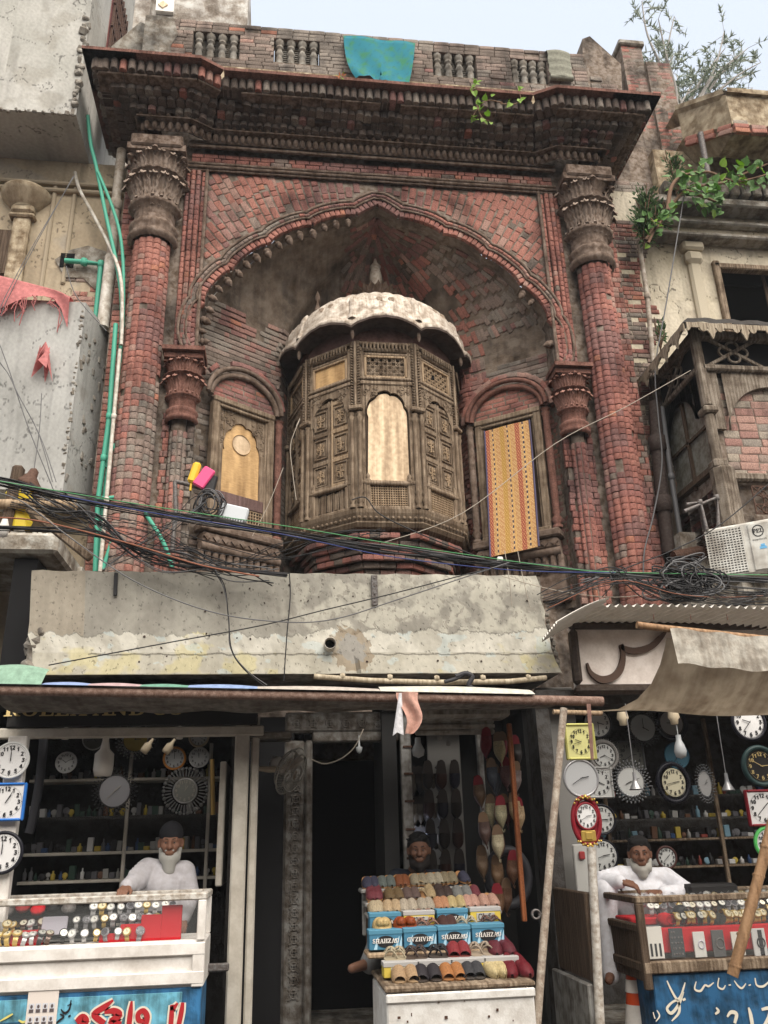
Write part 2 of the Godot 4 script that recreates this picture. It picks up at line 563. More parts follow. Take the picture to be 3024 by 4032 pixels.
func along_arch(step:float,off:float)->Array:
	var out:=[]
	var next:=step*.5
	var acc:=.0
	for i in arch.size() - 1:
		var a:=arch[i]+arch_n[i]*off; var b:=arch[i+1]+arch_n[i+1]*off
		var l:=(b - a).length()
		while l>.0 and acc+l>=next:
			var t:=(next - acc)/l
			out.append([a.lerp(b,t),(b - a).normalized(),arch_n[i].lerp(arch_n[i+1],t).normalized()])
			next+=step
		acc+=l
	return out
func half_width(y:float)->float:
	if y<=SPRING:return 2.10
	for i in raw.size() - 1:
		if raw[i].y<=y and raw[i+1].y>=y:return lerpf(raw[i].x,raw[i+1].x,(y - raw[i].y)/maxf(raw[i+1].y - raw[i].y,.001))
	return .02
func niche(s:float,y:float)->Vector3:
	var m:=s<.5
	var t:=(s if m else 1.0 - s)*2.0
	var seg:=[.0,.05,.55,.72,1.0]
	var pts:=[SEC[0],SEC[1],SEC[2],SEC[3],Vector2(0,-1.1)]
	var p:Vector2=pts[4]
	for i in 4:
		if t<=seg[i+1]:
			p=(pts[i] as Vector2).lerp(pts[i+1],(t - seg[i])/(seg[i+1] - seg[i]))
			break
	var k:=half_width(y)/2.10
	return Vector3(-p.x if m else p.x,0,p.y)*Vector3(k,0,pow(k,.45))+Vector3(0,y,-.18)
func column(par:Node3D,x:float,z:float,r:float,y0:float,y1:float,lobes:int,grey:float,k:="c",span:=1.35)->void:
	var y:=y0
	while y<y1:
		for i in lobes:
			var a:=lerpf(-span,span,float(i)/(lobes - 1))
			var p:=Vector3(x+sin(a)*r,y,z+cos(a)*r)
			if rf(0,1)<.012:continue
			brk(par,p,Vector3(cos(a),0,-sin(a)),Vector3.UP,k,tone(p,grey),1.0,1.0)
		y+=.0755
var acan:ArrayMesh
var acan2:ArrayMesh
func acanthus(h:float,w:float,curl:float)->G:
	var g:=G.new()
	var rows:=[]
	for i in 9:
		var t:=i/8.0
		var line:=PackedVector3Array()
		var wd:=w*(.55+.45*sin(t*PI*.8+.3))*(1.0 if i % 2 else .72)*(1.0 - .55*pow(t,4))
		for j in 9:
			var q:=j/4.0 - 1.0
			var z:=curl*pow(t,2.2)+.02*cos(q*PI*2.5)*(1 - t*.4) - absf(q)*.012
			var y:=h*(t if t<.88 else .88 - (t - .88)*1.2)
			line.append(Vector3(q*wd*.5,y - absf(q)*.05*h,z))
		rows.append(line)
	g.grid(rows)
	return g
func capital(house:Node3D,x:float,y:float,z:float,s:float,m:Material,name_:="capital")->void:
	var xf:=Transform3D(Basis.IDENTITY.scaled(Vector3.ONE*s),Vector3(x,y,z))
	var g:=G.new()
	g.lathe([Vector2(.23,0),Vector2(.27,.03),Vector2(.275,.08),Vector2(.245,.12),Vector2(.265,.17),Vector2(.27,.22),Vector2(.235,.25),Vector2(.22,.28),Vector2(.225,.42),Vector2(.28,.46),Vector2(.30,.49),Vector2(.27,.50),Vector2(.245,.54),Vector2(.25,.70),Vector2(.265,.84),Vector2(.345,.875),Vector2(.36,.89),Vector2(.25,.90),Vector2(.25,.98),Vector2(.26,1.12),Vector2(.33,1.18)],34,xf,-1.7,1.7,22,.06)
	g.box(xf*Vector3(0,1.235,0),Vector3(.68,.09,.6)*s)
	var c:=ob(name_,g,m,house,true)
	if acan==null:
		acan=acanthus(.36,.19,.15).mesh(); acan2=acanthus(.31,.17,.13).mesh()
	for ring in [[.50,.255,9,acan],[.88,.265,8,acan2],[.42,.25,9,acan2]]:
		for i in ring[2]:
			var a:=lerpf(-1.45,1.45,float(i)/(ring[2] - 1))
			if rf(0,1)<.06:continue
			var o:=MeshInstance3D.new()
			o.mesh=ring[3]
			o.material_override=mt("leaf stone",Color(.31,.25,.21),.95,"plaster",2.0,{"bump":1.0}) if m==mats["carved"] else mt("leaf red",Color(.30,.165,.135),.95,"plaster",2.0)
			var b:=Basis(Vector3.UP,a)*Basis(Vector3.RIGHT,rf(-.06,.06))
			var sc:=s*(.45 if ring[0]==.42 else 1.0)
			o.transform=Transform3D(b.scaled(Vector3.ONE*sc),xf*Vector3(sin(a)*ring[1],ring[0]+.01,cos(a)*ring[1]) - origin_of(c))
			put(c,o,"leaf")
	for a in [-.95,.0,.95]:
		var v:=G.new()
		var p:=PackedVector3Array(); var rad:=[]
		for i in 15:
			var q:=i/14.0*5.2
			p.append(xf*(Vector3(sin(a),0,cos(a))*(.32+.07*cos(q)*(1 - i/20.0))+Vector3(0,1.12+.07*sin(q)*(1 - i/20.0),0)))
			rad.append(.035*s*(1 - i/22.0))
		v.tube(p,rad,6)
		ob("volute",v,m,c,true)
func course(par:Node3D,x0:float,x1:float,y:float,z:float,grey:float,k:="s",skip:=.0,hy:=1.0)->void:
	var x:=x0+rf(-.1,0)
	var turn:=rng.randi() % 2
	while x<x1:
		var kk:=k
		if k=="s" and turn % 3==2:kk="h"
		turn+=1
		var w:={"s":.173,"h":.088,"w":.218,"d":.09,"e":.098,"v":.066,"c":.1}[kk] as float
		if x+w*.6>x0 and rf(0,1)>skip:
			var a:=maxf(x,x0); var b:=minf(x+w,x1)
			if b - a>.03:
				var p:=Vector3((a+b)*.5,y,z)
				brk(par,p,Vector3.RIGHT,Vector3.UP,kk,tone(p,grey),(b - a)/w,hy)
		x+=w
func haveli()->void:
	make_arch()
	var H:=th("brick_house","old red brick house with a great cusped arch, lobed columns and a heavy corbelled cornice","house",Vector3(0,0,-.4))
	# --- wall behind the bricks, with the arch cut out
	var g:=G.new()
	var top:=10.2
	for i in arch.size() - 1:
		var a:=arch[i]; var b:=arch[i+1]
		if b.x>a.x:g.quad(Vector3(a.x,a.y,-.011),Vector3(b.x,b.y,-.011),Vector3(b.x,top,-.011),Vector3(a.x,top,-.011))
		g.quad(Vector3(a.x,a.y,-.02),Vector3(a.x,a.y,-.2),Vector3(b.x,b.y,-.2),Vector3(b.x,b.y,-.02))
	g.box(Vector3(0,3.2,-.5),Vector3(6.1,1.7,.3))
	for s in [-1.0,1.0]:
		g.box(Vector3(s*2.58,6.75,-.32),Vector3(.98,6.9,.6))
		g.box(Vector3(s*2.11,7.9,-.14),Vector3(.07,2.2,.22))
	g.box(Vector3(0,9.75,-.6),Vector3(6.1,1.5,.4))
	var wall:=ob("wall",g,mats["mortar"],H,true)
	# --- the vault and walls of the niche
	g=G.new()
	var rows:=[]
	var ys:=[3.9,4.6,5.3,6.0,6.5,SPRING]
	for i in 22:ys.append(lerpf(SPRING,8.93,sin((i+1)/22.0*PI*.5)))
	for y in ys:
		var line:=PackedVector3Array()
		for j in 49:line.append(niche(j/48.0,y))
		rows.append(line)
	g.grid(rows)
	var vault:=ob("vault",g,mats["vault"],H,true)
	var pn:=noise(33,.9,4)
	# horizontal courses below, fans of bricks above
	var y:=4.0
	while y<SPRING+.85:
		var per:=5.2
		var s:=rf(0,.03)
		while s<1.0:
			var w:=(.173 if rng.randi() % 3 else .088)/per
			var p:=niche(clampf(s+w*.5,0,1),y)
			var q:=niche(clampf(s+w*.5+.006,0,1),y) - niche(clampf(s+w*.5 - .006,0,1),y)
			var pat:=pn.get_noise_3dv(p*Vector3(1,1,1))<.3 or p.y<6.3
			var c:=s+w*.5
			var back:=c>.36 and c<.64
			if pat and q.length()>.001 and not back and not (y<6.6 and y>4.6 and ((c>.05 and c<.255) or (c<.95 and c>.745))) and not (p.x>-.2 and y>SPRING+.33):
				var left:bool=p.x<0
				brk(vault,p+Vector3(0,0,.02),q,Vector3.UP,"s" if w*per>.1 else "h",tone(p,.62 if left else .3),1.0)
			s+=w
		y+=.066
	var t:=.06
	while t<1.0:
		var yy:=lerpf(SPRING,8.93,sin(t*PI*.5))
		var k:=half_width(yy)/2.1
		var n:=maxi(5,int(5.3*k/.068))
		for i in n:
			var s:=(i+.5+(rng.randi() % 2)*.15)/n
			var ds:=.4/n
			var p:=niche(s,yy)
			var up:=niche(s,yy+.04) - niche(s,yy - .04)
			var ac:=niche(minf(s+ds,1),yy) - niche(maxf(s - ds,0),yy)
			if up.length()<.01 or ac.length()<.005:continue
			var pat:=pn.get_noise_3dv(p)
			if t<.2 and (s<.35 or s>.8):continue
			if p.x<-.34:continue
			if (Vector2(p.x - .75,p.y - 8.05).length()<.33+.12*n2.get_noise_3dv(p*2.0)) or (p.x<-.3 and Vector2(p.x+.85,p.y - 7.9).length()<.42+.2*n2.get_noise_3dv(p*2.0)):continue
			var z:=ac.cross(up).normalized()
			brk(vault,p+z*.016,up,-ac,"s" if rng.randi() % 3 else "h",tone(p,.35 if p.x>-.4 else .55),1.0,1.02)
		t+=.062*lerpf(1.0,.75,t)
	# --- spandrels: bricks that fan out from the arch
	var sp:=Node3D.new(); put(H,sp,"spandrel")
	var cen:=Vector2(0,5.75)
	var zones:=[[.20,.66,92],[.66,1.2,118],[1.2,2.4,150]]
	for zn in zones:
		for i in zn[2]:
			var th_:float=PI - PI*(i+.5)/zn[2]*.86 - PI*.07
			var d:=Vector2(cos(th_),sin(th_))
			var r0:=.0
			for j in arch.size():
				var v:=arch[j] - cen
				if absf(v.angle_to(d))<.03:r0=maxf(r0,v.length())
			if r0==.0:continue
			var r:float=r0+zn[0]+rf(0,.1)
			while r<r0+zn[1]:
				var long:=rng.randi() % 5>1
				var len_:=.165 if long else .08
				var p:=cen+d*(r+len_*.5)
				r+=len_+.008
				if absf(p.x)>2.09 or p.y>9.30 or p.y<SPRING+.05:continue
				var q:=Vector3(p.x,p.y,.0)
				var across:float=(p - cen).length()*PI*.86/zn[2]
				brk(sp,q,Vector3(d.x,d.y,0),Vector3(-d.y,d.x,0),"s" if long else "h",tone(q,.08 if p.x>-.8 else .24),1.0,clampf((across - .007)/.058,.6,1.35))
	# --- the cusped rim
	var rim:=Node3D.new(); put(H,rim,"arch_rim")
	for a in along_arch(.066,.045):
		var p:=Vector3(a[0].x,a[0].y,.035)
		brk(rim,p,Vector3(a[1].x,a[1].y,0),Vector3(a[2].x,a[2].y,0),"v",tone(p,-.05),1.0,1.0)
	for a in along_arch(.067,.135):
		var p:=Vector3(a[0].x,a[0].y,.05)
		brk(rim,p,Vector3(a[2].x,a[2].y,0),Vector3(-a[1].x,-a[1].y,0),"m",tone(p,.5 if p.x<-.4 else .1),.9,.82)
	for off in [[.092,.045,.014],[.18,.05,.018]]:
		var pp:=PackedVector3Array()
		for i in arch.size():pp.append(Vector3(arch[i].x+arch_n[i].x*off[0],arch[i].y+arch_n[i].y*off[0],off[1]))
		g=G.new(); g.tube(pp,off[2],6)
		ob("moulding",g,mats["carved"],rim,true)
	var pend:=G.new()
	pend.lathe([Vector2(.018,0),Vector2(.02,.03),Vector2(.045,.045),Vector2(.05,.065),Vector2(.03,.075),Vector2(.045,.09),Vector2(.04,.11),Vector2(.012,.15),Vector2(0,.165)],10)
	var pm:=pend.mesh()
	for a in along_arch(.165,-.01):
		if a[0].x>-.35 and not (a[0].x>1.8 and rf(0,1)<.3):continue
		var o:=MeshInstance3D.new(); o.mesh=pm; o.material_override=mats["carved"]
		var yy:=Vector3(-a[2].x,-a[2].y - .25,.1).normalized()
		var xx:=yy.cross(Vector3.BACK).normalized()
		o.transform=Transform3D(Basis(xx,yy,xx.cross(yy)).scaled(Vector3.ONE*rf(.8,1.1)),Vector3(a[0].x,a[0].y,-.04) - origin_of(rim))
		put(rim,o,"pendant")
	# --- columns, pilasters, capitals
	for s in [-1.0,1.0]:
		var x:float=s*2.67
		var col:=ob("column",cyl(x,.06,.195,3.2,8.2),mats["mortar"],H,true)
		column(col,x,.06,.203,3.45,8.1,7,.36 if s<0 else .06)
		var pil:=ob("pilaster",cyl(s*2.23,.0,.08,3.4,5.9),mats["mortar"],H,true)
		column(pil,s*2.23,.0,.09,3.5,5.75,4,.35 if s<0 else .0,"t",1.2)
		for yy in range(34):
			for k in 4:
				var p:=Vector3(s*(2.135+k*.064),6.78+yy*.0755,.02+(.03 if k==1 or k==2 else .0))
				brk(pil,p,Vector3.RIGHT,Vector3.UP,"t",tone(p,.2 if s<0 else .0),1.0,1.0)
		for yy in range(79):
			course(pil,minf(s*2.86,s*3.06),maxf(s*2.86,s*3.06),3.45+yy*.0755,.0,.3,"s",.02,1.2)
			if yy<28:course(pil,minf(s*2.33,s*2.42),maxf(s*2.33,s*2.42),3.9+yy*.0755,.0,.2 if s<0 else -.05,"h",.02,1.2)
			if yy<28:course(pil,minf(s*2.06,s*2.15),maxf(s*2.06,s*2.15),3.9+yy*.0755,.0,.55 if s<0 else -.05,"h",.08,1.2)
		capital(H,x,8.1,.06,1.0,mats["carved"])
		capital(H,s*2.21,5.83,.0,.62,mats["red carved"])
		g=G.new()
		g.box(Vector3(s*2.21,6.66,.06),Vector3(.46,.05,.36))
		ob("abacus",g,mats["red carved"],H,true)
		g=G.new(); g.bev(Vector3(x,9.42,.14),Vector3(.60,.17,.5),.02)
		ob("abacus",g,mats["carved"],H,true)
	# --- frieze and cornice: corbelled courses, wider over the columns
	var fr:=Node3D.new(); put(H,fr,"frieze")
	for i in 3:course(fr,-2.3,2.3,9.43+i*.066,.03,.35 - i*.05,"s",.01)
	g=G.new()
	for q in [[9.365,.05,.028],[9.39,.075,.02],[9.33,.03,.016],[9.66,.08,.03],[9.63,.11,.02],[9.69,.12,.018]]:
		var pp:=PackedVector3Array()
		for i in 25:pp.append(Vector3(-2.33+4.66*i/24.0,q[0]+n2.get_noise_1d(i*3.0)*.006,q[1]))
		g.tube(pp,q[2],6)
	for s in [-1.0,1.0]:
		var pp:=PackedVector3Array()
		for i in 12:pp.append(Vector3(s*2.1,6.8+i*.232,.03))
		g.tube(pp,.022,6)
	ob("moulding",g,mats["carved"],fr,true)
	var co:=Node3D.new(); put(H,co,"cornice")
	var path:=[Vector2(-3.0,-.6),Vector2(-3.0,.42),Vector2(-2.28,.42),Vector2(-2.02,.28),Vector2(2.02,.28),Vector2(2.28,.42),Vector2(3.0,.42),Vector2(3.0,-.6)]
	var tiers:=[[9.73,-.13,"darts",0],[9.80,-.06,"bead",0],[9.87,.02,"e",.04],[9.93,.12,"e",.06],[9.97,.22,"e",.1],[10.00,.33,"shelf",0],[10.09,.40,"d",.02],[10.19,.5,"slab",0]]
	for ti in tiers:
		var pts:=offset_path(path,ti[1])
		var bk:=G.new()
		var in5:=offset_path(path,ti[1] - .05)
		var in40:=offset_path(path,ti[1] - .34)
		for i in pts.size() - 1:
			var a:Vector2=pts[i]; var b:Vector2=pts[i+1]
			var dir:=(b - a).normalized(); var nr:=Vector2(-dir.y,dir.x)
			var len_:=(b - a).length()
			var X:=Vector3(dir.x,0,dir.y); var Z:=Vector3(nr.x,0,nr.y)
			if i==0 or i==6:
				pass
			if ti[2] in ["e","d"]:
				var w:=.098 if ti[2]=="e" else .094
				var n:=int(len_/w)
				for k in n:
					if rf(0,1)<ti[3]:continue
					var m:=a+dir*(len_*(k+.5)/n)
					var p:=Vector3(m.x,ti[0],m.y)+Z*rf(-.015,.01)
					brk(co,p,X,Vector3.UP,ti[2],[9,11,9,11,8,9,11][rng.randi() % 7] if rf(0,1)>.1 else tone(p,.5),1.0,1.0 if ti[2]=="d" else rf(.85,1.25))
				var h:=.15 if ti[2]=="d" else .07
				var a5:Vector2=in5[i]; var b5:Vector2=in5[i+1]
				bk.quad(V3(a5,ti[0] - h*.5),V3(b5,ti[0] - h*.5),V3(b5,ti[0]+h*.5+.02),V3(a5,ti[0]+h*.5+.02))
				bk.quad(V3(in40[i],ti[0] - h*.5),V3(in40[i+1],ti[0] - h*.5),V3(b5,ti[0] - h*.5),V3(a5,ti[0] - h*.5))
			elif ti[2]=="darts":
				var n:=int(len_/.082)
				for k in n:
					var m:=a+dir*(len_*(k+.5)/n)
					var o:=Transform3D(Basis(X,Vector3.UP,Z),V3(m,ti[0]))
					var u:=G.new()
					u.lathe([Vector2(.002,-.06),Vector2(.02,-.052),Vector2(.032,-.02),Vector2(.033,.04)],7,o,-1.6,1.6)
					bk.add(u,Transform3D())
				bk.quad(V3(a,ti[0] - .06) - Z*.02,V3(b,ti[0] - .06) - Z*.02,V3(b,ti[0]+.05) - Z*.02,V3(a,ti[0]+.05) - Z*.02)
			elif ti[2]=="bead":
				var n:=int(len_/.1)
				for k in n:
					var m:=a+dir*(len_*(k+.5)/n)
					bk.bev(V3(m,ti[0]+.02)+Z*.01,Vector3(.05,.045,.05),.018,Basis(X,Vector3.UP,Z))
				bk.quad(V3(a,ti[0] - .02)+Z*.02,V3(b,ti[0] - .02)+Z*.02,V3(b,ti[0]+.0)+Z*.02,V3(a,ti[0]+.0)+Z*.02)
				bk.quad(V3(a,ti[0] - .02) - Z*.1,V3(b,ti[0] - .02) - Z*.1,V3(b,ti[0] - .02)+Z*.02,V3(a,ti[0] - .02)+Z*.02)
				bk.quad(V3(a,ti[0]) - Z*.02,V3(b,ti[0]) - Z*.02,V3(b,ti[0]+.06) - Z*.02,V3(a,ti[0]+.06) - Z*.02)
			elif ti[2]=="shelf":
				var n:=maxi(1,int(len_/.24))
				for k in n:
					if rf(0,1)<.12:continue
					var m:=a+dir*(len_*(k+.5)/n)
					var sh:=G.new()
					sh.bev(V3(m,ti[0]) - Z*.1,Vector3(len_/n - .008,.03,.24),.006,Basis(X,Vector3.UP,Z)*Basis(Vector3.BACK,rf(-.01,.01)))
					ob("shelf_tile",sh,mats["carved"],co,true)
			else:
				bk.quad(V3(a,ti[0] - .025),V3(b,ti[0] - .025),V3(b,ti[0]+.02),V3(a,ti[0]+.02))
				bk.quad(V3(a,ti[0] - .025) - Z*.6,V3(b,ti[0] - .025) - Z*.6,V3(b,ti[0] - .025),V3(a,ti[0] - .025))
				bk.quad(V3(a,ti[0]+.02),V3(b,ti[0]+.02),V3(b,ti[0]+.02) - Z*.8,V3(a,ti[0]+.02) - Z*.8)
		ob({"darts": "dart_band","bead": "bead_band","slab": "roof_edge"}.get(ti[2],"corbel_backing"),bk,mats["red carved"] if ti[2]=="slab" else mats["carved"] if ti[2] in ["darts","bead"] else mats["dark mortar"],co,true)
	# --- the small windows of the niche, with hood arches, colonnettes and sills
	niche_window(H,true)
	niche_window(H,false)
	# --- parapet with balustrade grilles
	var pa:=G.new()
	var ops:=[[-2.42,-1.8],[-1.34,-.72],[.85,1.47],[1.97,2.5]]
	var x:=-3.06
	for o in ops:
		pa.box(Vector3((x+o[0])*.5,11.1,-.22),Vector3(o[0] - x,1.86,.2))
		pa.box(Vector3((o[0]+o[1])*.5,10.79,-.22),Vector3(o[1] - o[0],1.24,.2))
		pa.box(Vector3((o[0]+o[1])*.5,11.94,-.22),Vector3(o[1] - o[0],.18,.2))
		x=o[1]
	pa.box(Vector3((x+3.1)*.5,11.1,-.22),Vector3(3.1 - x,1.86,.2))
	var par:=ob("parapet",pa,mats["mortar"],H,true)
	for i in 12:
		var yy:=11.27+i*.0665
		var xx:=-3.06
		for o in ops+[[3.08,.0]]:
			if i>1 and i<9:
				if o[0]>xx:course(par,xx+(.35 if xx<-3.0 and i<11 else .0),o[0],yy,-.1,.95,"w",.02,.92)
				xx=o[1]
		if i<2 or i>8:course(par,-2.75,3.08,yy,-.1,.95,"w",.02,.92)
	g=G.new()
	g.box(Vector3(0,10.72,-.108),Vector3(6.1,1.02,.03))
	ob("render_band",g,mats["cream plaster"],par,true)
	g=G.new()
	g.prism(PackedVector2Array([Vector2(-3.06,11.2),Vector2(-2.66,11.2),Vector2(-2.7,11.5),Vector2(-2.62,11.75),Vector2(-2.7,12.035),Vector2(-3.06,12.035)]),.03,Transform3D(Basis(),Vector3(0,0,-.115)))
	ob("render_patch",g,mats["cement"],par,true)
	var bal:=G.new()
	bal.lathe([Vector2(.05,0),Vector2(.05,.12),Vector2(.036,.13),Vector2(.045,.17),Vector2(.062,.2),Vector2(.04,.25),Vector2(.035,.29),Vector2(.055,.3),Vector2(.055,.32),Vector2(.035,.33),Vector2(.05,.36),Vector2(.065,.39),Vector2(.065,.44)],8)
	var bm:=bal.mesh()
	var slat:=G.new(); slat.box(Vector3.ZERO,Vector3(.6,.014,.05))
	var sm:=slat.mesh()
	for o in ops:
		for i in 4:
			var b:=MeshInstance3D.new(); b.mesh=bm; b.material_override=mats["cement"]
			b.position=Vector3(lerpf(o[0],o[1],(i+.5)/4.0),11.405,-.17) - origin_of(par)
			put(par,b,"baluster")
		for i in 11:
			var b:=MeshInstance3D.new(); b.mesh=sm; b.material_override=mats["cement"]
			b.position=Vector3((o[0]+o[1])*.5,11.43+i*.037,-.24) - origin_of(par)
			put(par,b,"grille_slat")
	lay_bricks(H)
func V3(p:Vector2,y:float)->Vector3:return Vector3(p.x,y,p.y)
func cyl(x:float,z:float,r:float,y0:float,y1:float)->G:
	var g:=G.new()
	g.lathe([Vector2(r,y0),Vector2(r,y1)],16,Transform3D(Basis(),Vector3(x,0,z)),-1.7,1.7)
	return g
func offset_path(p:Array,d:float)->Array:
	var out:=[]
	for i in p.size():
		var a:Vector2=p[maxi(i - 1,0)]; var b:Vector2=p[i]; var c:Vector2=p[mini(i+1,p.size() - 1)]
		var t0:=(b - a).normalized() if i>0 else (c - b).normalized()
		var t1:=(c - b).normalized() if i<p.size() - 1 else t0
		var m0:=Vector2(-t0.y,t0.x); var m1:=Vector2(-t1.y,t1.x)
		var m:=(m0+m1).normalized()
		out.append(b+m*d/maxf(m.dot(m0),.4))
	return out
func baluster_post(h:float,r:float)->G:
	var g:=G.new()
	g.lathe([Vector2(r*1.3,0),Vector2(r*1.3,.03),Vector2(r*.8,.05),Vector2(r*1.5,.1),Vector2(r*.7,.16),Vector2(r*1.2,.19),Vector2(r*.8,.22),Vector2(r*.95,.26),Vector2(r,h*.6),Vector2(r*.9,h - .1),Vector2(r*1.3,h - .06),Vector2(r*.9,h - .03),Vector2(r*1.4,h)],12)
	return g
func lobed_arch(w:float,y0:float,h:float,lobes:=7,n:=56)->PackedVector2Array:
	var p:=PackedVector2Array()
	for i in n+1:
		var a:=PI - PI*i/n
		var k:=1.0 - .09*pow(1.0 - absf(sin(lobes*(PI - a)*.5)),2.0)
		p.append(Vector2(cos(a)*w*.5*k,y0+sin(a)*h*k))
	return p
func spandrel_g(w:float,ow:float,y0:float,h:float,top:float,d:float,lobes:=7)->G:
	var g:=G.new()
	var p:=lobed_arch(w,y0,h,lobes)
	for i in p.size() - 1:
		var a:=p[i]; var b:=p[i+1]
		if b.x>a.x:g.quad(Vector3(a.x,a.y,d),Vector3(b.x,b.y,d),Vector3(b.x,top,d),Vector3(a.x,top,d))
		g.quad(Vector3(a.x,a.y,d),Vector3(a.x,a.y,0),Vector3(b.x,b.y,0),Vector3(b.x,b.y,d))
	for s in [-1.0,1.0]:
		if ow>w:g.box(Vector3(s*(w+ow)*.25,(y0+top)*.5,d*.5),Vector3((ow - w)*.5,top - y0,d))
	return g
func relief(w:float,h:float,n:int,r:float)->G:
	var g:=G.new()
	for i in n:
		var o:=Vector3(rf(-w,w)*.5,rf(-h,h)*.5,0)
		var p:=PackedVector3Array()
		var a:=rf(0,TAU); var s:=1.0 if rng.randi() % 2 else -1.0
		for k in 6:p.append(o+Vector3(cos(a+s*k*.8),sin(a+s*k*.8),0)*(.012+.006*k)*(r/.01)+Vector3(0,0,r*.3))
		g.tube(p,r,4,false)
	return g
func lattice(w:float,h:float,step:float,t:float,star:=true)->G:
	var g:=G.new()
	var nx:=int(w/step); var ny:=int(h/step)
	for i in nx+1:g.box(Vector3(-w/2+w*i/nx,0,0),Vector3(t,h,t))
	for i in ny+1:g.box(Vector3(0,-h/2+h*i/ny,.002),Vector3(w,t,t))
	if star:
		for i in nx:
			for j in ny:
				if (i+j) % 2:continue
				var o:=Vector3(-w/2+w*(i+.5)/nx,-h/2+h*(j+.5)/ny,.004)
				for a in [.785,-.785]:g.box(o,Vector3(step*1.25,t*.8,t),Basis(Vector3.BACK,a))
	return g
func niche_window(H:Node3D,left:bool)->void:
	var a:=Vector3(-2.02,0,-.27) if left else Vector3(1.23,0,-.83)
	var b:=Vector3(-1.23,0,-.83) if left else Vector3(2.02,0,-.27)
	var X:=(b - a).normalized()
	var Z:=X.cross(Vector3.UP)
	var o:=(a+b)*.5+Z*.05
	var W:=(b - a).length()
	var xf:=Transform3D(Basis(X,Vector3.UP,Z),Vector3(o.x,4.78,o.z))
	var put_:=func(nm:String,g:G,m:Material,par:Node3D)->MeshInstance3D:
		var k:=G.new(); k.add(g,xf)
		return ob(nm,k,m,par,true)
	var g:=G.new()
	var w:=W*.86
	for s in [-1.0,1.0]:
		g.bev(Vector3(s*(w*.5 - .045),.77,.03),Vector3(.09,1.56,.1),.012)
		g.bev(Vector3(s*(w*.5 - .1),.75,.02),Vector3(.03,1.5,.08),.008)
	g.bev(Vector3(0,1.52,.035),Vector3(w,.07,.12),.012)
	g.bev(Vector3(0,1.46,.03),Vector3(w - .1,.04,.1),.01)
	g.bev(Vector3(0,.02,.03),Vector3(w,.05,.12),.01)
	var win:MeshInstance3D=put_.call("side_window",g,mats["old wood"],H)
	# hood
	var hood:=G.new(); var pts:=PackedVector3Array(); var pts2:=PackedVector3Array()
	for i in 25:
		var t:=PI - PI*i/24.0
		pts.append(Vector3(cos(t)*W*.47,1.56+sin(t)*.36,.06)); pts2.append(Vector3(cos(t)*W*.52,1.57+sin(t)*.43,.09))
	hood.tube(pts,.035,7); hood.tube(pts2,.03,7)
	put_.call("hood_moulding",hood,mats["red carved"] if not left else mats["carved"],win)
	var fill:=PackedVector2Array([Vector2(-W*.46,1.55)])
	for p in pts:fill.append(Vector2(p.x,p.y))
	fill.append(Vector2(W*.46,1.55))
	var tg:=G.new(); tg.prism(fill,.03)
	put_.call("tympanum",tg,mats["mortar"],win)
	var tp:Node3D=win.get_child(win.get_child_count() - 1)
	for r in 5:
		var yy:=1.60+r*.066
		var hw:=W*.45*sqrt(maxf(.0,1.0 - pow((yy+.03 - 1.56)/.36,2)))
		var x:=-hw+.02 - (r % 2)*.08
		while x<hw:
			var c:=clampf(x+.08,-hw+.04,hw - .04)
			brk(tp,xf*Vector3(c,yy,.036),X,Vector3.UP,"s" if absf(c - x - .08)<.02 else "h",tone(xf*Vector3(c,yy,0),-.15 if left else .05),.95)
			x+=.172
	for i in 15:
		var t:=PI - PI*(i+.5)/15.0
		var p:=xf*Vector3(cos(t)*W*.585,1.58+sin(t)*.51,.06)
		if rf(0,1)<(.45 if left else .1):continue
		var tn:=xf.basis*Vector3(sin(t),-cos(t),0)
		brk(tp,p,tn,xf.basis*Vector3(cos(t),sin(t),0),"s",6 if not left and rf(0,1)<.6 else tone(p,.2),.85,1.0)
	# colonnettes and sill
	for s in [-1.0,1.0]:
		var cg:=G.new(); cg.add(baluster_post(1.5,.045),Transform3D(Basis(),Vector3(s*W*.5,0,.06)))
		if not (left and s<0):put_.call("colonnette",cg,mats["red carved"] if (left or s>0) else mats["carved"],win)
	var sg:=G.new()
	sg.bev(Vector3(0,-.06,.06),Vector3(W*1.08,.09,.2),.015)
	sg.bev(Vector3(0,-.17,.05),Vector3(W*1.0,.12,.15),.02)
	for i in 9:sg.box(Vector3(lerpf(-W*.46,W*.46,i/8.0),-.17,.13),Vector3(.06,.06,.03),Basis(Vector3.BACK,.785))
	sg.tube(PackedVector3Array([Vector3(-W*.52,-.27,.09),Vector3(W*.52,-.27,.09)]),.05,8)
	for i in 12:sg.bev(Vector3(lerpf(-W*.5,W*.5,i/11.0),-.40,.05),Vector3(.07,.2,.12),.02)
	sg.box(Vector3(0,-.55,-.02),Vector3(W*1.05,.5,.16))
	put_.call("sill",sg,mats["carved"],win)
